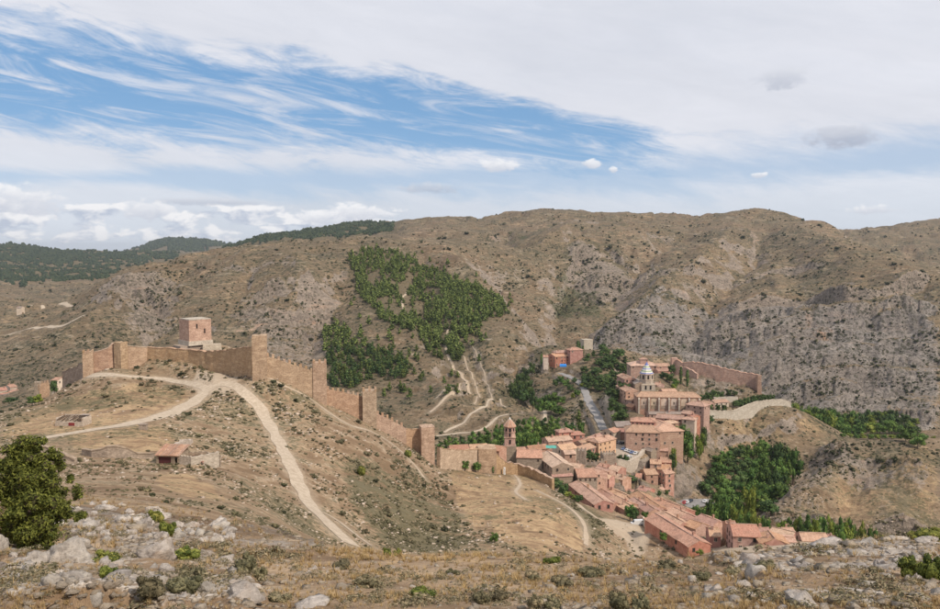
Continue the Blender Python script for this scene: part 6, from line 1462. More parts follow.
for i in range(14): tree(843 + i * 7, 432.5 + .2 * i, 640, 6, 'round', YELM if i % 2 else POPM, 'low bright bush in front of the river tree band, %s from the left' % ORD[i], 'low bright bushes under the cliffs', hmin=3, hmax=8)
# trees near the walls and on the slopes
for u, v, D, w, k, m, lab, h in ((465, 456, 362, 5, 'round', POPM, 'left small tree of two against the worn town wall', 5.5), (476.5, 458, 366, 5, 'round', POPM, 'right small tree of two against the worn town wall', 5.3), (493, 463.5, 370, 2.6, 'cypress', DARKM, 'narrow dark tree at the foot of the broad bastion', 4.5),
        (494, 535, 222, 2.8, 'round', OLIVE, None, 3.2), (555, 478.5, 372, 9, 'round', DARKM, 'big dark bush under the dark tiled house', 5), (563, 481, 366, 7, 'round', DARKM, 'dark bush just right of the big bush under the tiled house', 4.5), (568, 488, 360, 4, 'round', YELM, 'yellow green bush left of two beside the slanting house', 2.6), (575, 491, 355, 4.2, 'round', YELM, 'yellow green bush right of two beside the slanting house', 2.6),
        (579, 494, 350, 4.5, 'round', DARKM, 'olive bush at the eave of the slanting pale roofed house', 3.8), (630, 503, 340, 6.2, 'round', POPM, 'round green tree beside the lane on the dirt lot', 5.0), (634, 507, 338, 5, 'round', DARKM, 'darker bush leaning on the round lane tree', 4), (645, 510, 338, 4, 'round', POPM, 'green bush between the white van and the roofs', 3),
        (589, 449, 432, 6, 'round', DARKM, 'left dark tree of those under the bare orange house', 7), (596, 452, 430, 6, 'round', DARKM, 'middle dark tree under the bare orange house', 6), (620, 452.5, 444, 5.5, 'round', DARKM, 'dark tree between the grey bastion and the parked cars', 5), (626, 454, 444, 5, 'round', DARKM, 'dark bush beside the parked cars on the wall edge', 4),
        (451, 383.5, 668, 9.5, 'round', DARKM, 'lone round dark conifer standing on the terraced slope', 12), (38, 390, 300, 4.5, 'round', YELM, 'bright green bush below the ruined grey tower', 4.4), (32, 391.5, 303, 4, 'round', DARKM, 'darker half of the bright bush below the ruined grey tower', 4), (12, 397, 590, 13, 'round', DARKM, 'dark tree in front of the distant red roofs', 9), (24, 397, 600, 9, 'round', DARKM, 'dark bush right of the distant red roofs', 6),
        (54, 379, 540, 6, 'round', DARKM, 'green bush beside the lone bright red roof', 6), (655, 515, 312, 3, 'round', DARKM, 'dark bush by the pale freestanding wall end', 2.5), (663, 531, 290, 3.4, 'round', POPM, 'green bush at the eave of the very long roof', 2.2), (700, 546, 272, 3.2, 'round', YELM, 'green climbing bush on the red gable wall', 2.4)):
    if m is OLIVE: m = POPM
    tree(u, v, D, w, k, m, lab or 'lone small tree on the brown field near the hill crest', None, h=h)
# ------------------------------------------------------------------ visibility of the land, for scattering
E_ = GZ / np.maximum(GYY, 1.3); run = np.maximum.accumulate(np.where(GYY > 5, E_, -9), axis=0); prev = np.vstack([np.full((1, E_.shape[1]), -9.0), run[:-1]])
PU, PV = proj(GX, GYY, GZ); VIS = (E_ >= prev - 1e-4) & ((np.abs(GA)[None, :] < .605) | ((np.abs(GA)[None, :] < .95) & (GYY < 75))) & (GYY > 4.5)
dv_ = np.zeros_like(PV); dv_[:-1] = np.clip(PV[:-1] - PV[1:], 0, 6); dv_ *= VIS * (np.gradient(GA) / np.gradient(GA)[len(GA) // 2] * np.where(np.abs(GA) > .61, .22, 1))[None, :]
def scatter(n, dens, dmin, dmax, seed):
    """n random spots on the visible land, as dense in the picture as dens says"""
    rng = np.random.default_rng(seed); w = (dv_ * dens * (GYY >= dmin) * (GYY <= dmax)).ravel(); w = w / w.sum(); k = rng.choice(len(w), n, p=w)
    r, c = np.divmod(k, GX.shape[1]); c = np.clip(c, 1, GX.shape[1] - 2); r = np.clip(r, 1, GX.shape[0] - 2); f = rng.random(n); g = rng.random(n)
    x = GX[r, c] + (GX[r, c+1] - GX[r, c]) * f; y = GYY[r, c] + (GYY[r+1, c] - GYY[r, c]) * g; x = np.where(np.abs(GA[c]) < .615, x * y / GYY[r, c], x + (GX[r+1, c] - GX[r, c]) * g)
    return np.stack([x, y, land(x, y)], -1), PU[r, c], PV[r, c], k
def joined(name, tpls, P, S_, seed, mat, kind='stuff', label=None, sz=None):
    rng = np.random.default_rng(seed); V = []; Q = []; Tt = []; o = 0; ch = rng.integers(0, len(tpls), len(P)); a = rng.uniform(0, 6.28, len(P))
    sz = np.ones(len(P)) if sz is None else sz
    for j, (tv, tq, tt) in enumerate(tpls):
        I = np.where(ch == j)[0]
        if not len(I): continue
        c, s = np.cos(a[I])[:, None], np.sin(a[I])[:, None]
        x = tv[None, :, 0] * c - tv[None, :, 1] * s; y = tv[None, :, 0] * s + tv[None, :, 1] * c
        z = np.repeat(tv[None, :, 2], len(I), 0) * sz[I][:, None]; vv = np.stack([x, y, z], -1) * S_[I][:, None, None] + P[I][:, None, :]
        V.append(vv.reshape(-1, 3)); m = len(tv); off = (np.arange(len(I)) * m + o)[:, None, None]
        if len(tq): Q.append((tq[None] + off).reshape(-1, 4))
        if len(tt): Tt.append((tt[None] + off).reshape(-1, 3))
        o += len(I) * m
    me = np_mesh(name, np.concatenate(V), quads=np.concatenate(Q) if Q else None, tris=np.concatenate(Tt) if Tt else None); me.materials.append(mat)
    return link(name, me, kind=kind, label=label)
def blob_tpl(seed, nleaf, ic=ICO1, flatz=.75, size=.28):
    rng = np.random.default_rng(seed); v, f = ic; d = v * (1 + .20 * rng.normal(size=(len(v), 1))) * .44; d[:, 2] = d[:, 2] * flatz + .26
    n = rng.normal(size=(nleaf, 3)); n[:, 2] = np.abs(n[:, 2]) * .8; n /= np.linalg.norm(n, axis=1)[:, None]
    lv, lq = leafquads(n * np.array((.46, .46, .46 * flatz)) + np.array((0, 0, .26)), n, size, rng)
    return np.concatenate([d, lv]), lq + len(d), f
FAR_T = [blob_tpl(i, 6, size=.42) for i in range(5)]; MID_T = [blob_tpl(20 + i, 18, size=.26) for i in range(4)]
def spread(name, base_, r): return base_
nz1 = fbm(GX / 60, GYY / 60, 4, 301); nz2 = fbm(GX / 9, GYY / 9, 3, 311); built = np.ones_like(GX)
for poly, a, b in (([(505, 425), (600, 425), (640, 350), (705, 350), (705, 450), (690, 510), (840, 530), (830, 550), (690, 560), (610, 540), (550, 475), (505, 470)], 300, 720),): built[inpoly(PU, PV, poly) & (GYY > a) & (GYY < b)] = .03
built *= (1 - np.clip(TM * 1.5, 0, 1))
# dark evergreen scrub dotting all the hills beyond the valley
dn = np.clip(.35 + 1.6 * nz1 + .9 * nz2, .04, 3) * (1 + .9 * AR['rock'] + .7 * AR['scrub'] + 2.2 * AR['lush'] - .55 * AR['gold']) * built
P1, U1, V1, _ = scatter(12500, dn, 450, 3300, 5)
s1 = np.clip(np.random.default_rng(2).lognormal(.50, .50, len(P1)), .8, 6.5) * np.clip(P1[:, 1] / 1100, .6, 1.5) * 1.05
P2, U2, V2, _ = scatter(5200, np.clip(.4 + 1.3 * nz1 + 1.4 * nz2, .03, 3) * (1 + 1.6 * AR['scrub'] - .55 * AR['gold'] + .3 * AR['rock']) * built * (1 - .75 * AR['gold']), 75, 450, 6)
s2 = np.clip(np.random.default_rng(3).lognormal(-.32, .42, len(P2)), .25, 2.2) * np.clip(P2[:, 1] / 240, .45, 1.3)
SH = {m.name: [crown_mesh('shrub', bl_shrub(s), 170, .13, m, s, core=.8) for s in range(4)] for m in (SCRUB, OLIVE, NEEDLE)}
ZONES = [  # (polygon test, dmin, dmax, label, group)
 (lambda u, v, D: D > 1900, 'small dark shrub dotted on the high skyline slopes of the main mountain', 'shrubs on the high skyline slopes'),
 (lambda u, v, D: D > 680 and u > 560 and v > 285, 'dark shrub clinging to the grey cliffs behind the town', 'shrubs on the grey cliffs behind the town'),
 (lambda u, v, D: D > 680 and u > 480, 'dark shrub dotted on the middle slopes of the main mountain', 'shrubs on the middle slopes of the main mountain'),
 (lambda u, v, D: D > 680 and u < 260, 'dark shrub on the tan ridge behind the castle keep', 'shrubs on the tan ridge behind the keep'),
 (lambda u, v, D: D > 450 and u <= 560, 'dark shrub on the terraced slope around the pine wood', 'shrubs on the slope around the pine wood'),
 (lambda u, v, D: D > 360 and u > 690, 'dark shrub on the rocky hills right of the town', 'shrubs on the rocky hills right of the town'),
 (lambda u, v, D: D > 60 and u < 225, 'low olive shrub on the field below the castle', 'low shrubs on the castle field'),
 (lambda u, v, D: D > 60 and u < 440, 'low olive shrub on the bare slope between track and long wall', 'low shrubs on the slope below the long wall'),
 (lambda u, v, D: D > 60, 'low shrub around the brown field and the dirt lot', 'low shrubs around the brown field'),
]
def zone(u, v, D):
    for t, l, g in ZONES:
        if t(u, v, D): return l, g
    return 'small shrub on the near stony slope', 'small shrubs on the near slope'
def shrub_obj(p, s, m, label, group, rng, hz=.8, name='shrub'):
    o = link(name, rng.choice(SH[m.name]), label=label, cat='shrub', group=group); o.location = (p[0], p[1], p[2] - .08 * s); o.rotation_euler[2] = rng.uniform(0, 6.28); o.scale = (s, s * rng.uniform(.85, 1.15), s * hz * rng.uniform(.85, 1.15)); return o
rr = random.Random(8)
big1 = np.argsort(-s1 / P1[:, 1])[:130]; big2 = np.argsort(-s2 / P2[:, 1])[:95]
for I, Pp, ss, mats in ((big1, P1, s1, (SCRUB,)), (big2, P2, s2, (SCRUB, OLIVE, OLIVE))):
    for i in I:
        u, v = proj(*Pp[i]); l, g = zone(u, v, Pp[i][1]); shrub_obj(Pp[i], ss[i] * 1.1, rr.choice(mats), l, g, rr)
k1 = np.setdiff1d(np.arange(len(P1)), big1); k2_ = np.setdiff1d(np.arange(len(P2)), big2)
joined('hill_scrub', FAR_T, P1[k1], s1[k1], 1, SCRUB, sz=np.full(len(k1), .85))
joined('slope_scrub', MID_T, P2[k2_], s2[k2_], 2, OLIVE, sz=np.full(len(k2_), .6))
# small pale stones all over the castle hill
RT = []
def rock_tpl(seed, npts=16, cuts=1, rough=.07, flatz=.62):
    r = random.Random(seed); bm = bmesh.new()
    for _ in range(npts):
        d = Vector((r.gauss(0, 1), r.gauss(0, 1), r.gauss(0, 1))).normalized(); d *= r.uniform(.75, 1.0); bm.verts.new((d.x * .5, d.y * .5, d.z * .5 * flatz + .12))
    bmesh.ops.convex_hull(bm, input=bm.verts); lone = [v for v in bm.verts if not v.link_faces]; bmesh.ops.delete(bm, geom=lone, context='VERTS')
    if cuts:
        bmesh.ops.triangulate(bm, faces=bm.faces); bmesh.ops.subdivide_edges(bm, edges=bm.edges, cuts=cuts, use_grid_fill=True); bmesh.ops.triangulate(bm, faces=bm.faces)
        for v in bm.verts:
            q = v.co * 3.1 + Vector((seed * 3.3, 0, 0)); n_ = mnoise.noise(q) * rough + mnoise.noise(q * 2.9) * rough * .5 - abs(mnoise.noise(q * 1.3 + Vector((9, 2, 4)))) * rough * 1.2
            v.co += v.co.normalized() * n_
    bmesh.ops.triangulate(bm, faces=bm.faces); bm.verts.index_update()
    v = np.array([q.co for q in bm.verts]); f = np.array([[q.index for q in p.verts] for p in bm.faces]); bm.free(); return v, np.zeros((0, 4), int), f
LIME = rockmat('limestone', (.29, .25, .215), (.64, .575, .50), (.14, .12, .10)); LIMEF = rockmat('field_stone', (.35, .285, .225), (.62, .53, .43), (.20, .17, .14), .6)
STT = [rock_tpl(i, 11, 0) for i in range(6)]
P3, U3, V3, _ = scatter(3600, np.clip(.2 + nz1 + 1.6 * nz2, .02, 3) * (1 + 1.5 * AR['rock'] - .8 * AR['gold']) * built, 70, 430, 9)
s3 = np.clip(np.random.default_rng(4).lognormal(-.55, .5, len(P3)), .2, 2.2) * np.clip(P3[:, 1] / 200, .35, 1.3); joined('slope_stones', STT, P3 - np.array((0, 0, .05)), s3, 3, LIMEF, sz=np.full(len(P3), .7))
# ------------------------------------------------------------------ pine wood
def in_area(name, u, v): return any(inpoly(u, v, pl) for pl, _, _ in AREAS[name])
W1 = [(348, 256), (361, 252), (377, 249), (398, 253), (414, 264), (430, 270), (461, 283), (476, 288), (494, 295), (508, 308), (507, 316), (486, 319), (476, 327), (468, 338), (461, 357), (456, 365), (447, 352), (443, 338), (439, 361), (431, 357), (424, 345), (419, 338), (400, 328), (378, 320), (372, 308), (356, 293), (352, 272)]
HOLES = [[(362, 278), (380, 272), (386, 286), (372, 290)], [(396, 286), (412, 275), (418, 279), (409, 292), (424, 306), (422, 320), (402, 318), (402, 300)], [(426, 288), (440, 290), (440, 298), (424, 298)], [(372, 296), (398, 300), (398, 318), (384, 315)], [(440, 318), (452, 322), (450, 345), (440, 342)]]
W2 = [(323, 353), (327, 333), (338, 327), (350, 332), (356, 341), (377, 349), (393, 354), (411, 367), (398, 380), (385, 377), (372, 378), (361, 388), (330, 390)]
_wu = 7 * fbm(GX / 35, GYY / 35, 3, 611); _wv = 4 * fbm(GX / 35, GYY / 35, 3, 613)
m1 = inpoly(PU + _wu, PV + _wv, W1) & (GYY > 600) & (GYY < 1500); hl = np.zeros_like(m1)
for h_ in HOLES: hl |= inpoly(PU + _wu, PV + _wv, h_)
hl |= (nz1 < -.42)
m2 = inpoly(PU + 1.6 * _wu, PV + 1.6 * _wv, W2) & (GYY > 550) & (GYY < 1100)
PP, UU, VV, _ = scatter(1750, m1 * np.where(hl, .05, 1.0) + .50 * m2 + .04 * (inpoly(PU, PV, [(410, 250), (520, 290), (470, 400), (380, 400), (320, 330)])), 560, 1500, 31)
order = np.argsort(PP[:, 1]); PPs = PP[order]; rngp = random.Random(4)
PM = {m.name: [] for m in (PINEM, DARKM)}
for s in range(4):
    for m in (PINEM, DARKM):
        v, q, t = crown_mesh('x', bl_pine(s + 40), 150, .11, None, s, raw=True)
        me = np_mesh('pine_tree', v, quads=q, tris=t); me.materials.append(m); PM[m.name].append(me)
PT = [crown_mesh('x', bl_pine(s + 60), 52, .17, None, s, raw=True) for s in range(3)]
n_ind = 290
for i in range(n_ind):
    p = PPs[i]; u, v = proj(*p); low = inpoly(np.array([u]), np.array([v]), W2)[0]; h_ = rngp.uniform(6.5, 9.5) if low else rngp.uniform(7, 10)
    o = link('pine_tree', rngp.choice(PM[DARKM.name if low and rngp.random() < .6 else PINEM.name]), label='scrubby dark pine in the lower wood beside the long wall' if low else 'green pine in the front part of the hillside wood', cat='tree', group='pines of the lower wood' if low else 'front pines of the hillside wood')
    o.location = (p[0], p[1], p[2] - 1.2); o.rotation_euler[2] = rngp.uniform(0, 6.28); w_ = rngp.uniform(5.2, 8.2); o.scale = (w_, w_, h_)
rest = PPs[n_ind:]; joined('pine_wood', PT, rest - np.array((0, 0, 1.2)), np.random.default_rng(9).uniform(5.5, 8.6, len(rest)), 5, PINEM, sz=np.random.default_rng(3).uniform(.95, 1.4, len(rest)))
# far forest on the plateau, only its upper surface can be seen
P4, U4, V4, _ = scatter(14500, blur(((GYY > 2150) & (PU < 232) & (GYY < 7000)) * 1.0 + ((GYY > 2150) & (PU >= 225) & (PU < 392) & (GYY < 3100)) * .8, 1), 2150, 7000, 41)
CN = []
for s in range(3):
    r = np.random.default_rng(s); v = np.array([(math.cos(a) * .5, math.sin(a) * .5, z) for z in (.15,) for a in np.arange(5) * 1.2566] + [(math.cos(a) * .42, math.sin(a) * .42, .6) for a in np.arange(5) * 1.2566 + .4] + [(0, 0, .95)]) * (1 + .12 * r.normal(size=(11, 1)))
    CN.append((v, np.zeros((0, 4), int), np.array([(i, (i+1) % 5, 5+i) for i in range(5)] + [((i+1) % 5, 5+(i+1) % 5, 5+i) for i in range(5)] + [(5+i, 5+(i+1) % 5, 10) for i in range(5)])))
joined('distant_forest', CN, P4 - np.array((0, 0, 2)), np.random.default_rng(5).uniform(7.5, 13, len(P4)) * np.clip(P4[:, 1] / 3800, .7, 1.6), 7, FORM)
# ------------------------------------------------------------------ near slope: rocks, shrubs, grass, the big juniper
BR = [rock_tpl(100 + i, 15, 4, .10) for i in range(7)]; FR = [rock_tpl(200 + i, 15, 4, .10, .32) for i in range(4)]; SR = [rock_tpl(300 + i, 13, 1, .08) for i in range(6)]
def rmesh(t): me = np_mesh('boulder', t[0], tris=t[2]); me.materials.append(LIME); return me
BRM, FRM, SRM = [rmesh(t) for t in BR], [rmesh(t) for t in FR], [rmesh(t) for t in SR]
fr = random.Random(77)
def boulder(u0, v0, u1, v1, label=None, group=None, flat_=False, D=None, src=None, name='boulder', sink=.16):
    u = (u0 + u1) / 2; vb = v1 - (v1 - v0) * (.30 if not flat_ else .5); h_ = hit(u, vb, 6, 90)
    if h_ is None: return
    D = D or h_[1]; w = (u1 - u0) * D / F; x = D * h_[0] / h_[1]; z = float(land(x, D)[0]); hh = (v1 - v0) * D / F * (1.3 if not flat_ else .9)
    o = link(name, fr.choice(src or (FRM if flat_ else BRM)), label=label, cat='rock', group=group)
    o.location = (x, D, z - hh * (sink if not flat_ else .42)); o.rotation_euler = (fr.uniform(-.15, .15), fr.uniform(-.15, .15), fr.uniform(0, 6.28)); sz = hh / (.62 if not flat_ else .36)
    o.scale = (w * 1.3, w * fr.uniform(.9, 1.2), 1.25 * (sz if not flat_ else min(sz, w * 1.2))); return o
boulder(-18, 520, 15, 556, 'tall grey boulder cut by the left edge beside the juniper', D=19)
boulder(-14, 552, 9, 582, 'rounded boulder at the left edge under the tall grey one', D=14)
boulder(22, 557, 49, 580, 'squarish pale boulder in front of the juniper')
boulder(46, 546, 90, 582, 'biggest pale boulder right of the juniper foot')
boulder(34, 545, 60, 560, 'pale boulder behind the squarish one at the juniper foot')
boulder(66, 536, 92, 554, 'pale boulder jutting up right of the juniper')
boulder(58, 578, 84, 598, 'low worn boulder below the biggest pale boulder')
boulder(103, 543, 126, 557, 'small pale boulder right behind the green shrubs', flat_=True)
boulder(138, 549, 176, 574, 'broad pale slab between the green shrubs and the grey bush')
boulder(98, 581, 140, 604, 'flat pale slab at the bottom left between shrubs', flat_=True)
boulder(206, 553, 238, 578, 'long pale outcrop right of the olive bush', flat_=True)
boulder(220, 588, 270, 612, 'pale outcrop cut by the bottom edge left of centre')
boulder(290, 598, 336, 614, 'flat pale outcrop on the bottom edge near the centre left', flat_=True)
boulder(196, 592, 216, 606, 'small wedge boulder beside the grey bush at the bottom left')
boulder(804, 541, 851, 560, 'broad pale slab at the crest under the last roofs', flat_=True)
boulder(851, 541, 884, 554, 'pale crest slab right of the broad one', flat_=True)
boulder(885, 537, 912, 548, 'pale crest slab left of the dark crest shrub', flat_=True)
boulder(912, 541, 945, 551, 'pale crest slab at the right edge', flat_=True)
boulder(838, 566, 874, 580, 'isolated flat slab in the right foreground', flat_=True)
boulder(786, 569, 824, 580, 'dark edged flat slab left of the isolated one', flat_=True)
boulder(842, 588, 890, 602, 'wide low slab near the bottom right', flat_=True)
boulder(782, 594, 820, 612, 'rough grey rock on the bottom edge at the right')
boulder(876, 566, 893, 578, 'small pointed pale rock beside the big green shrub')
boulder(740, 560, 768, 571, 'pale slab below the dirt terrace of the brown roofed house', flat_=True)
boulder(700, 586, 722, 596, 'small flat grey rock in the middle of the right foreground', flat_=True)
boulder(640, 572, 654, 580, 'single rusty orange stone on the centre right slope')
# ribs of many rocks
def rib(poly, n, s0, s1, label, group, flat_=False, seed=1, src=None):
    r = random.Random(seed); us = [p[0] for p in poly]; vs = [p[1] for p in poly]; k = 0
    while k < n:
        u, v = r.uniform(min(us), max(us)), r.uniform(min(vs), max(vs))
        if not inpoly(np.array([u]), np.array([v]), poly)[0]: continue
        s = r.uniform(s0, s1) * (1 if r.random() < .8 else 1.5); boulder(u - s / 2, v - s * .42, u + s / 2, v + s * .22, label, group, flat_, src=src, sink=.25); k += 1
rib([(60, 508), (100, 502), (145, 505), (150, 520), (146, 544), (110, 545), (62, 535)], 46, 8, 17, 'pale angular rock in the rib behind the biggest boulder', 'rocks of the left rib', seed=1, src=SRM + BRM)
rib([(140, 508), (160, 506), (180, 530), (178, 548), (146, 546)], 22, 8, 18, 'pale angular rock in the rib under the long dark juniper bush', 'rocks of the rib under the juniper bush', seed=2, src=SRM + BRM)
rib([(178, 530), (205, 524), (232, 530), (236, 545), (200, 548)], 20, 7, 14, 'pale rock in the small heap at the slope edge', 'rocks of the small heap at the slope edge', seed=3, src=SRM + BRM)
rib([(700, 560), (790, 553), (940, 550), (940, 564), (800, 570), (700, 568)], 42, 6, 15, 'low pale rock along the crest below the houses', 'low rocks along the right crest', seed=4, src=SRM + FRM)
rib([(0, 560), (240, 555), (250, 609), (0, 609)], 64, 8, 22, 'small pale rock among the left foreground shrubs', 'small rocks of the left foreground', seed=5, src=SRM + FRM + BRM)
rib([(680, 565), (940, 560), (940, 609), (700, 609)], 66, 6, 22, 'small pale rock on the right foreground slope', 'small rocks of the right foreground', seed=6, src=SRM + FRM + FRM)
rib([(250, 562), (690, 564), (690, 609), (250, 609)], 34, 4, 10, 'small pale stone on the central foreground slope', 'small stones of the central foreground', seed=7, src=SRM)
# loose small stones
nf = fbm(GX / 2.2, GYY / 2.2, 4, 401); P5, U5, V5, _ = scatter(3600, np.clip(.35 + 1.5 * nf, .05, 3) * (1 + .8 * AR['rock'] + .5 * (PU > 650)), 4.8, 60, 51)
s5 = np.clip(np.random.default_rng(14).lognormal(-2.25, .55, len(P5)), .035, .5) * np.clip(P5[:, 1] / 16, .7, 2.2); joined('loose_stones', STT, P5, s5, 8, LIMEF, sz=np.full(len(P5), .7))
# dry grass and herbs
def tuft(seed, n, h=1.0, spreadr=.35):
    r = np.random.default_rng(seed); a = r.uniform(0, 6.28, n); rad = r.uniform(0, .16, n); bx = np.stack([rad * np.cos(a), rad * np.sin(a), np.zeros(n)], -1); lean = r.uniform(.1, spreadr, n)
    tip = bx + np.stack([np.cos(a) * lean, np.sin(a) * lean, r.uniform(.5, 1.0, n) * h], -1); w = .035; s = np.stack([-np.sin(a), np.cos(a), 0 * a], -1) * w
    v = np.stack([bx - s, bx + s, tip], 1).reshape(-1, 3); return v, np.zeros((0, 4), int), np.arange(n * 3).reshape(n, 3)
TF = [tuft(i, 14, .8, .75) for i in range(6)]
P6, U6, V6, _ = scatter(12500, np.clip(.4 + 1.6 * fbm(GX / 3.5, GYY / 3.5, 4, 411), .05, 3) * (1 + 1.5 * AR['gold'] - .6 * AR['rock']), 4.8, 75, 52)
s6 = np.clip(np.random.default_rng(15).lognormal(-2.05, .38, len(P6)), .06, .28); joined('dry_grass', TF, P6, s6 * np.clip(P6[:, 1] / 20, .42, 1.8), 9, DRYM)
def herb_tpl(seed, n=90):
    r = np.random.default_rng(seed); d = r.normal(size=(n, 3)); d[:, 2] = np.abs(d[:, 2]); d /= np.linalg.norm(d, axis=1)[:, None]
    P_ = d * np.array((.48, .48, .42)) * (r.uniform(.35, 1.0, n) ** .5)[:, None]; v, q = leafquads(P_, d, .075, r, 2.2); return v, q, np.zeros((0, 3), int)
HB = [herb_tpl(60 + i) for i in range(4)]
P7, U7, V7, _ = scatter(1250, np.clip(.2 + 1.9 * fbm(GX / 4.5, GYY / 4.5, 4, 421), .01, 3), 4.8, 75, 53)
s7 = np.clip(np.random.default_rng(16).lognormal(-1.25, .42, len(P7)), .12, .8) * np.clip(P7[:, 1] / 20, .8, 1.6); joined('herbs', HB, P7, s7, 10, OLIVE, sz=np.full(len(P7), .65))
# named shrubs of the near slope
FS = {m.name: [crown_mesh('foliage', bl_shrub(s + 70, 9), 1500, .055, m, s, core=.78, cs=ICO2) for s in range(3)] for m in (NEEDLE, OLIVE)}
def fshrub(u0, v0, u1, v1, m, label, group=None):
    u = (u0 + u1) / 2; h_ = hit(u, v1 - 1, 6, 90) 
    if h_ is None: return
    D = h_[1]; w = (u1 - u0) * D / F; hh = (v1 - v0) * D / F; z = float(land(h_[0], D)[0])
    o = link('shrub', fr.choice(FS[m.name]), label=label, cat='shrub', group=group); o.location = (h_[0], D, z - hh * .08); o.rotation_euler[2] = fr.uniform(0, 6.28); o.scale = (w * 1.05, w * .9, hh * 1.15)
N_, O_ = NEEDLE, OLIVE
for a in ((91, 550, 124, 572, N_, 'bright green shrub left of the broad pale slab'), (99, 566, 120, 588, N_, 'green shrub standing just below the bright green one'), (148, 510, 164, 528, N_, 'upper end of the long dark juniper bush on the rock rib'), (158, 520, 178, 541, N_, 'lower end of the long dark juniper bush on the rock rib'),
          (173, 551, 200, 567, N_, 'green shrub right of the broad pale slab'), (176, 563, 207, 585, O_, 'olive brown bush under the green shrub by the slab'), (136, 578, 166, 609, O_, 'grey green bush at the bottom left'), (164, 582, 206, 604, O_, 'wide grey green bush at the bottom left beside the wedge boulder'),
          (232, 558, 262, 582, O_, 'round olive bush right of the long pale outcrop'), (250, 566, 268, 584, O_, 'smaller grey bush touching the round olive bush'), (264, 588, 294, 601, O_, 'low green brown bush above the bottom edge outcrop'), (382, 546, 392, 557, N_, 'left dark shrub of the pair on the crest at centre'), (392, 547, 404, 557, N_, 'right dark shrub of the pair on the crest at centre'),
          (406, 586, 438, 600, N_, 'low green shrub at bottom centre left'), (469, 586, 492, 602, O_, 'olive shrub at bottom centre, left of a joined pair'), (488, 588, 510, 601, O_, 'olive shrub at bottom centre, right of a joined pair'), (524, 571, 544, 584, O_, 'small olive shrub mid slope at centre'), (543, 555, 562, 565, N_, 'green shrub just under the crest at centre'),
          (550, 576, 577, 589, O_, 'olive shrub mid slope right of centre'), (574, 564, 605, 576, O_, 'low wide olive shrub on the centre slope'), (524, 592, 545, 611, O_, 'olive bush on the bottom edge at centre'), (542, 594, 564, 611, O_, 'yellowish bush on the bottom edge at centre'), (606, 588, 632, 611, O_, 'large olive bush on the bottom edge right of centre'), (628, 590, 654, 611, O_, 'grey green bush on the bottom edge right of centre'),
          (722, 565, 744, 577, O_, 'flat olive shrub on the right slope'), (752, 562, 778, 574, O_, 'flat dark shrub below the pale slab on the right'), (910, 528, 944, 545, N_, 'dark green shrub on the crest at the right edge'), (896, 562, 924, 586, N_, 'big green shrub at the right, left half of a spreading clump'), (918, 560, 950, 592, N_, 'big green shrub cut by the right edge'),
          (866, 575, 884, 584, O_, 'small olive shrub left of the big green clump'), (444, 566, 460, 575, O_, 'small grey shrub on the upper centre slope'), (330, 560, 352, 570, O_, 'flat olive shrub near the yellow grass strip'), (352, 575, 378, 588, O_, 'olive shrub on the lower centre left slope'), (655, 560, 680, 570, O_, 'flat olive shrub near the crest right of centre'), (690, 572, 712, 582, O_, 'low olive shrub on the right centre slope'),
          (356, 466, 367, 476, N_, 'round green bush on the slope below the third tower'), (403, 450, 413, 458, N_, 'round green bush just below the wall by the lowest tower')):
    if a[3] < 500:
        h_ = hit((a[0]+a[2])/2, a[3]-1, 100, 400); D = h_[1]; o = link('shrub', fr.choice(FS[N_.name]), label=a[5], cat='shrub'); o.location = tuple(h_ - np.array((0, 0, .3))); w_ = (a[2]-a[0])*D/F; o.scale = (w_, w_, (a[3]-a[1])*D/F*1.2)
    else: fshrub(*a)
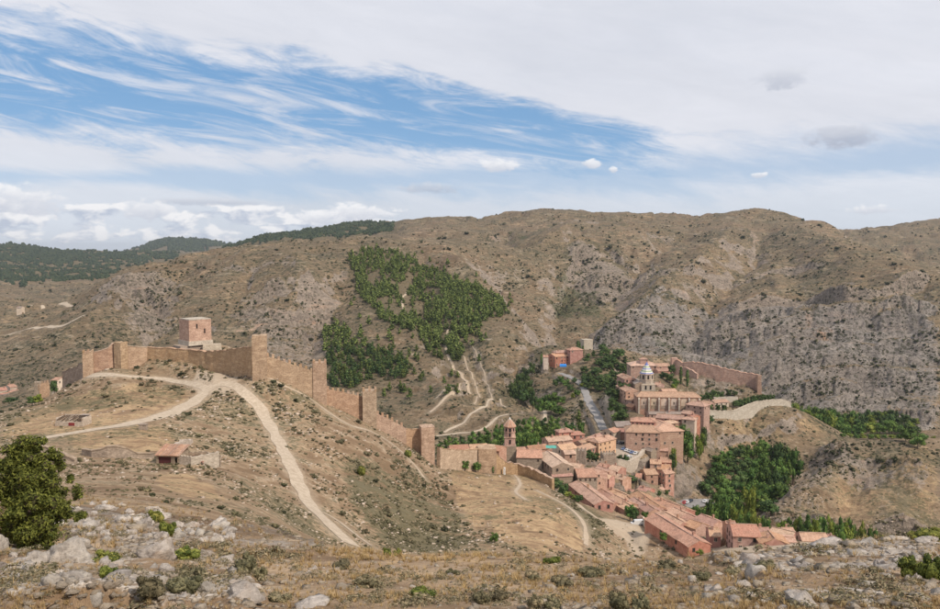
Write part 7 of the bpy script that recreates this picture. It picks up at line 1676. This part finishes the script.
# the big juniper at the left
def juniper():
    D = 21.5; x = D * (18 - 470) / F; z = float(land(x, D)[0]); root = empty('juniper_tree', (x, D, z), 0, 'big bushy green juniper filling the left edge of the foreground', 'tree')
    top = pxw(18, 436, D)[2]; H = top - z; r = random.Random(3); b = MB()
    b.tube([(0, 0, -.2), (.1, .05, H * .3), (-.1, 0, H * .75)], [.16, .12, .04], 8); bl = []
    for i in range(58):
        t = (i + .5) / 58; zz = H * (.06 + .88 * t); ang = i * 2.4; R_ = 1.42 * (math.sin(min(1, 1.08 - t) * math.pi * .55) ** .8); k = R_ * r.uniform(.10, .95)
        c = (k * math.cos(ang), k * math.sin(ang) * .9, zz + r.uniform(-.1, .1)); s = r.uniform(.22, .42) * (1.05 - .4 * t); bl.append((*c, s, s, s * 1.15))
        if i % 2 == 0: b.tube([(0, 0, max(.1, zz - .5)), (c[0] * .6, c[1] * .6, zz - .15), c], [.05, .03, .012], 5)
    for i in range(70):      # loose sprays that break the outline
        t = r.uniform(.05, .98); ang = r.uniform(0, 6.28); k = 1.42 * (math.sin(min(1, 1.08 - t) * math.pi * .55) ** .8) * r.uniform(.92, 1.06); s = r.uniform(.08, .17); bl.append((k * math.cos(ang), k * math.sin(ang) * .9, H * (.06 + .92 * t) + r.uniform(0, .15), s, s, s * 1.5))
    child('trunk', b.mesh('trunk', BARK), root)
    rng = np.random.default_rng(6); V = []; Q = []; o = 0
    for q in bl:
        n = 700 if q[3] > .2 else 150; d = rng.normal(size=(n, 3)); d /= np.linalg.norm(d, axis=1)[:, None]; d[:, 2] = d[:, 2] * .9 + .15
        nn = np.array([perl3(k * 2.6 + np.array(q[:3]) * 3) for k in d]); P = np.array(q[:3]) + d * q[3] * (rng.uniform(.35, 1.05, n) ** .6 + .55 * nn)[:, None]
        v, f = leafquads(P, d + np.array((0, 0, .5)), .042, rng, 2.6); V.append(v); Q.append(f + o); o += len(v)
    child('crown', np_mesh('crown', np.concatenate(V), quads=np.concatenate(Q)), root).data.materials.append(NEEDLE)
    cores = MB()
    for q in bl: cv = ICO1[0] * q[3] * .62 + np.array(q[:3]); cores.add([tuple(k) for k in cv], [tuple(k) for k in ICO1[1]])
    child('shade_cores', cores.mesh('shade_cores', flat('core_shade', (.06, .05, .03), .95)), root, kind='stuff')  # solid dark cores; shade deep in the crown put into their colour
juniper()
# ------------------------------------------------------------------ thin summer haze over the valley
zlow = float(GZ.min()) - 1.0
b = MB(); b.box(-26000, 26000, -400, 21500, zlow - 20, float(GZ.max()) + 30)
hm = bpy.data.materials.new('haze'); hm.use_nodes = True; hm.node_tree.nodes.clear()
ho = hm.node_tree.nodes.new('ShaderNodeOutputMaterial'); hv = hm.node_tree.nodes.new('ShaderNodeVolumePrincipled')
hv.inputs['Color'].default_value = (.78, .86, .97, 1); hv.inputs['Density'].default_value = 4.0e-5; hv.inputs['Anisotropy'].default_value = .2
hm.node_tree.links.new(hv.outputs[0], ho.inputs['Volume'])
link('haze', b.mesh('haze', hm), kind='stuff')
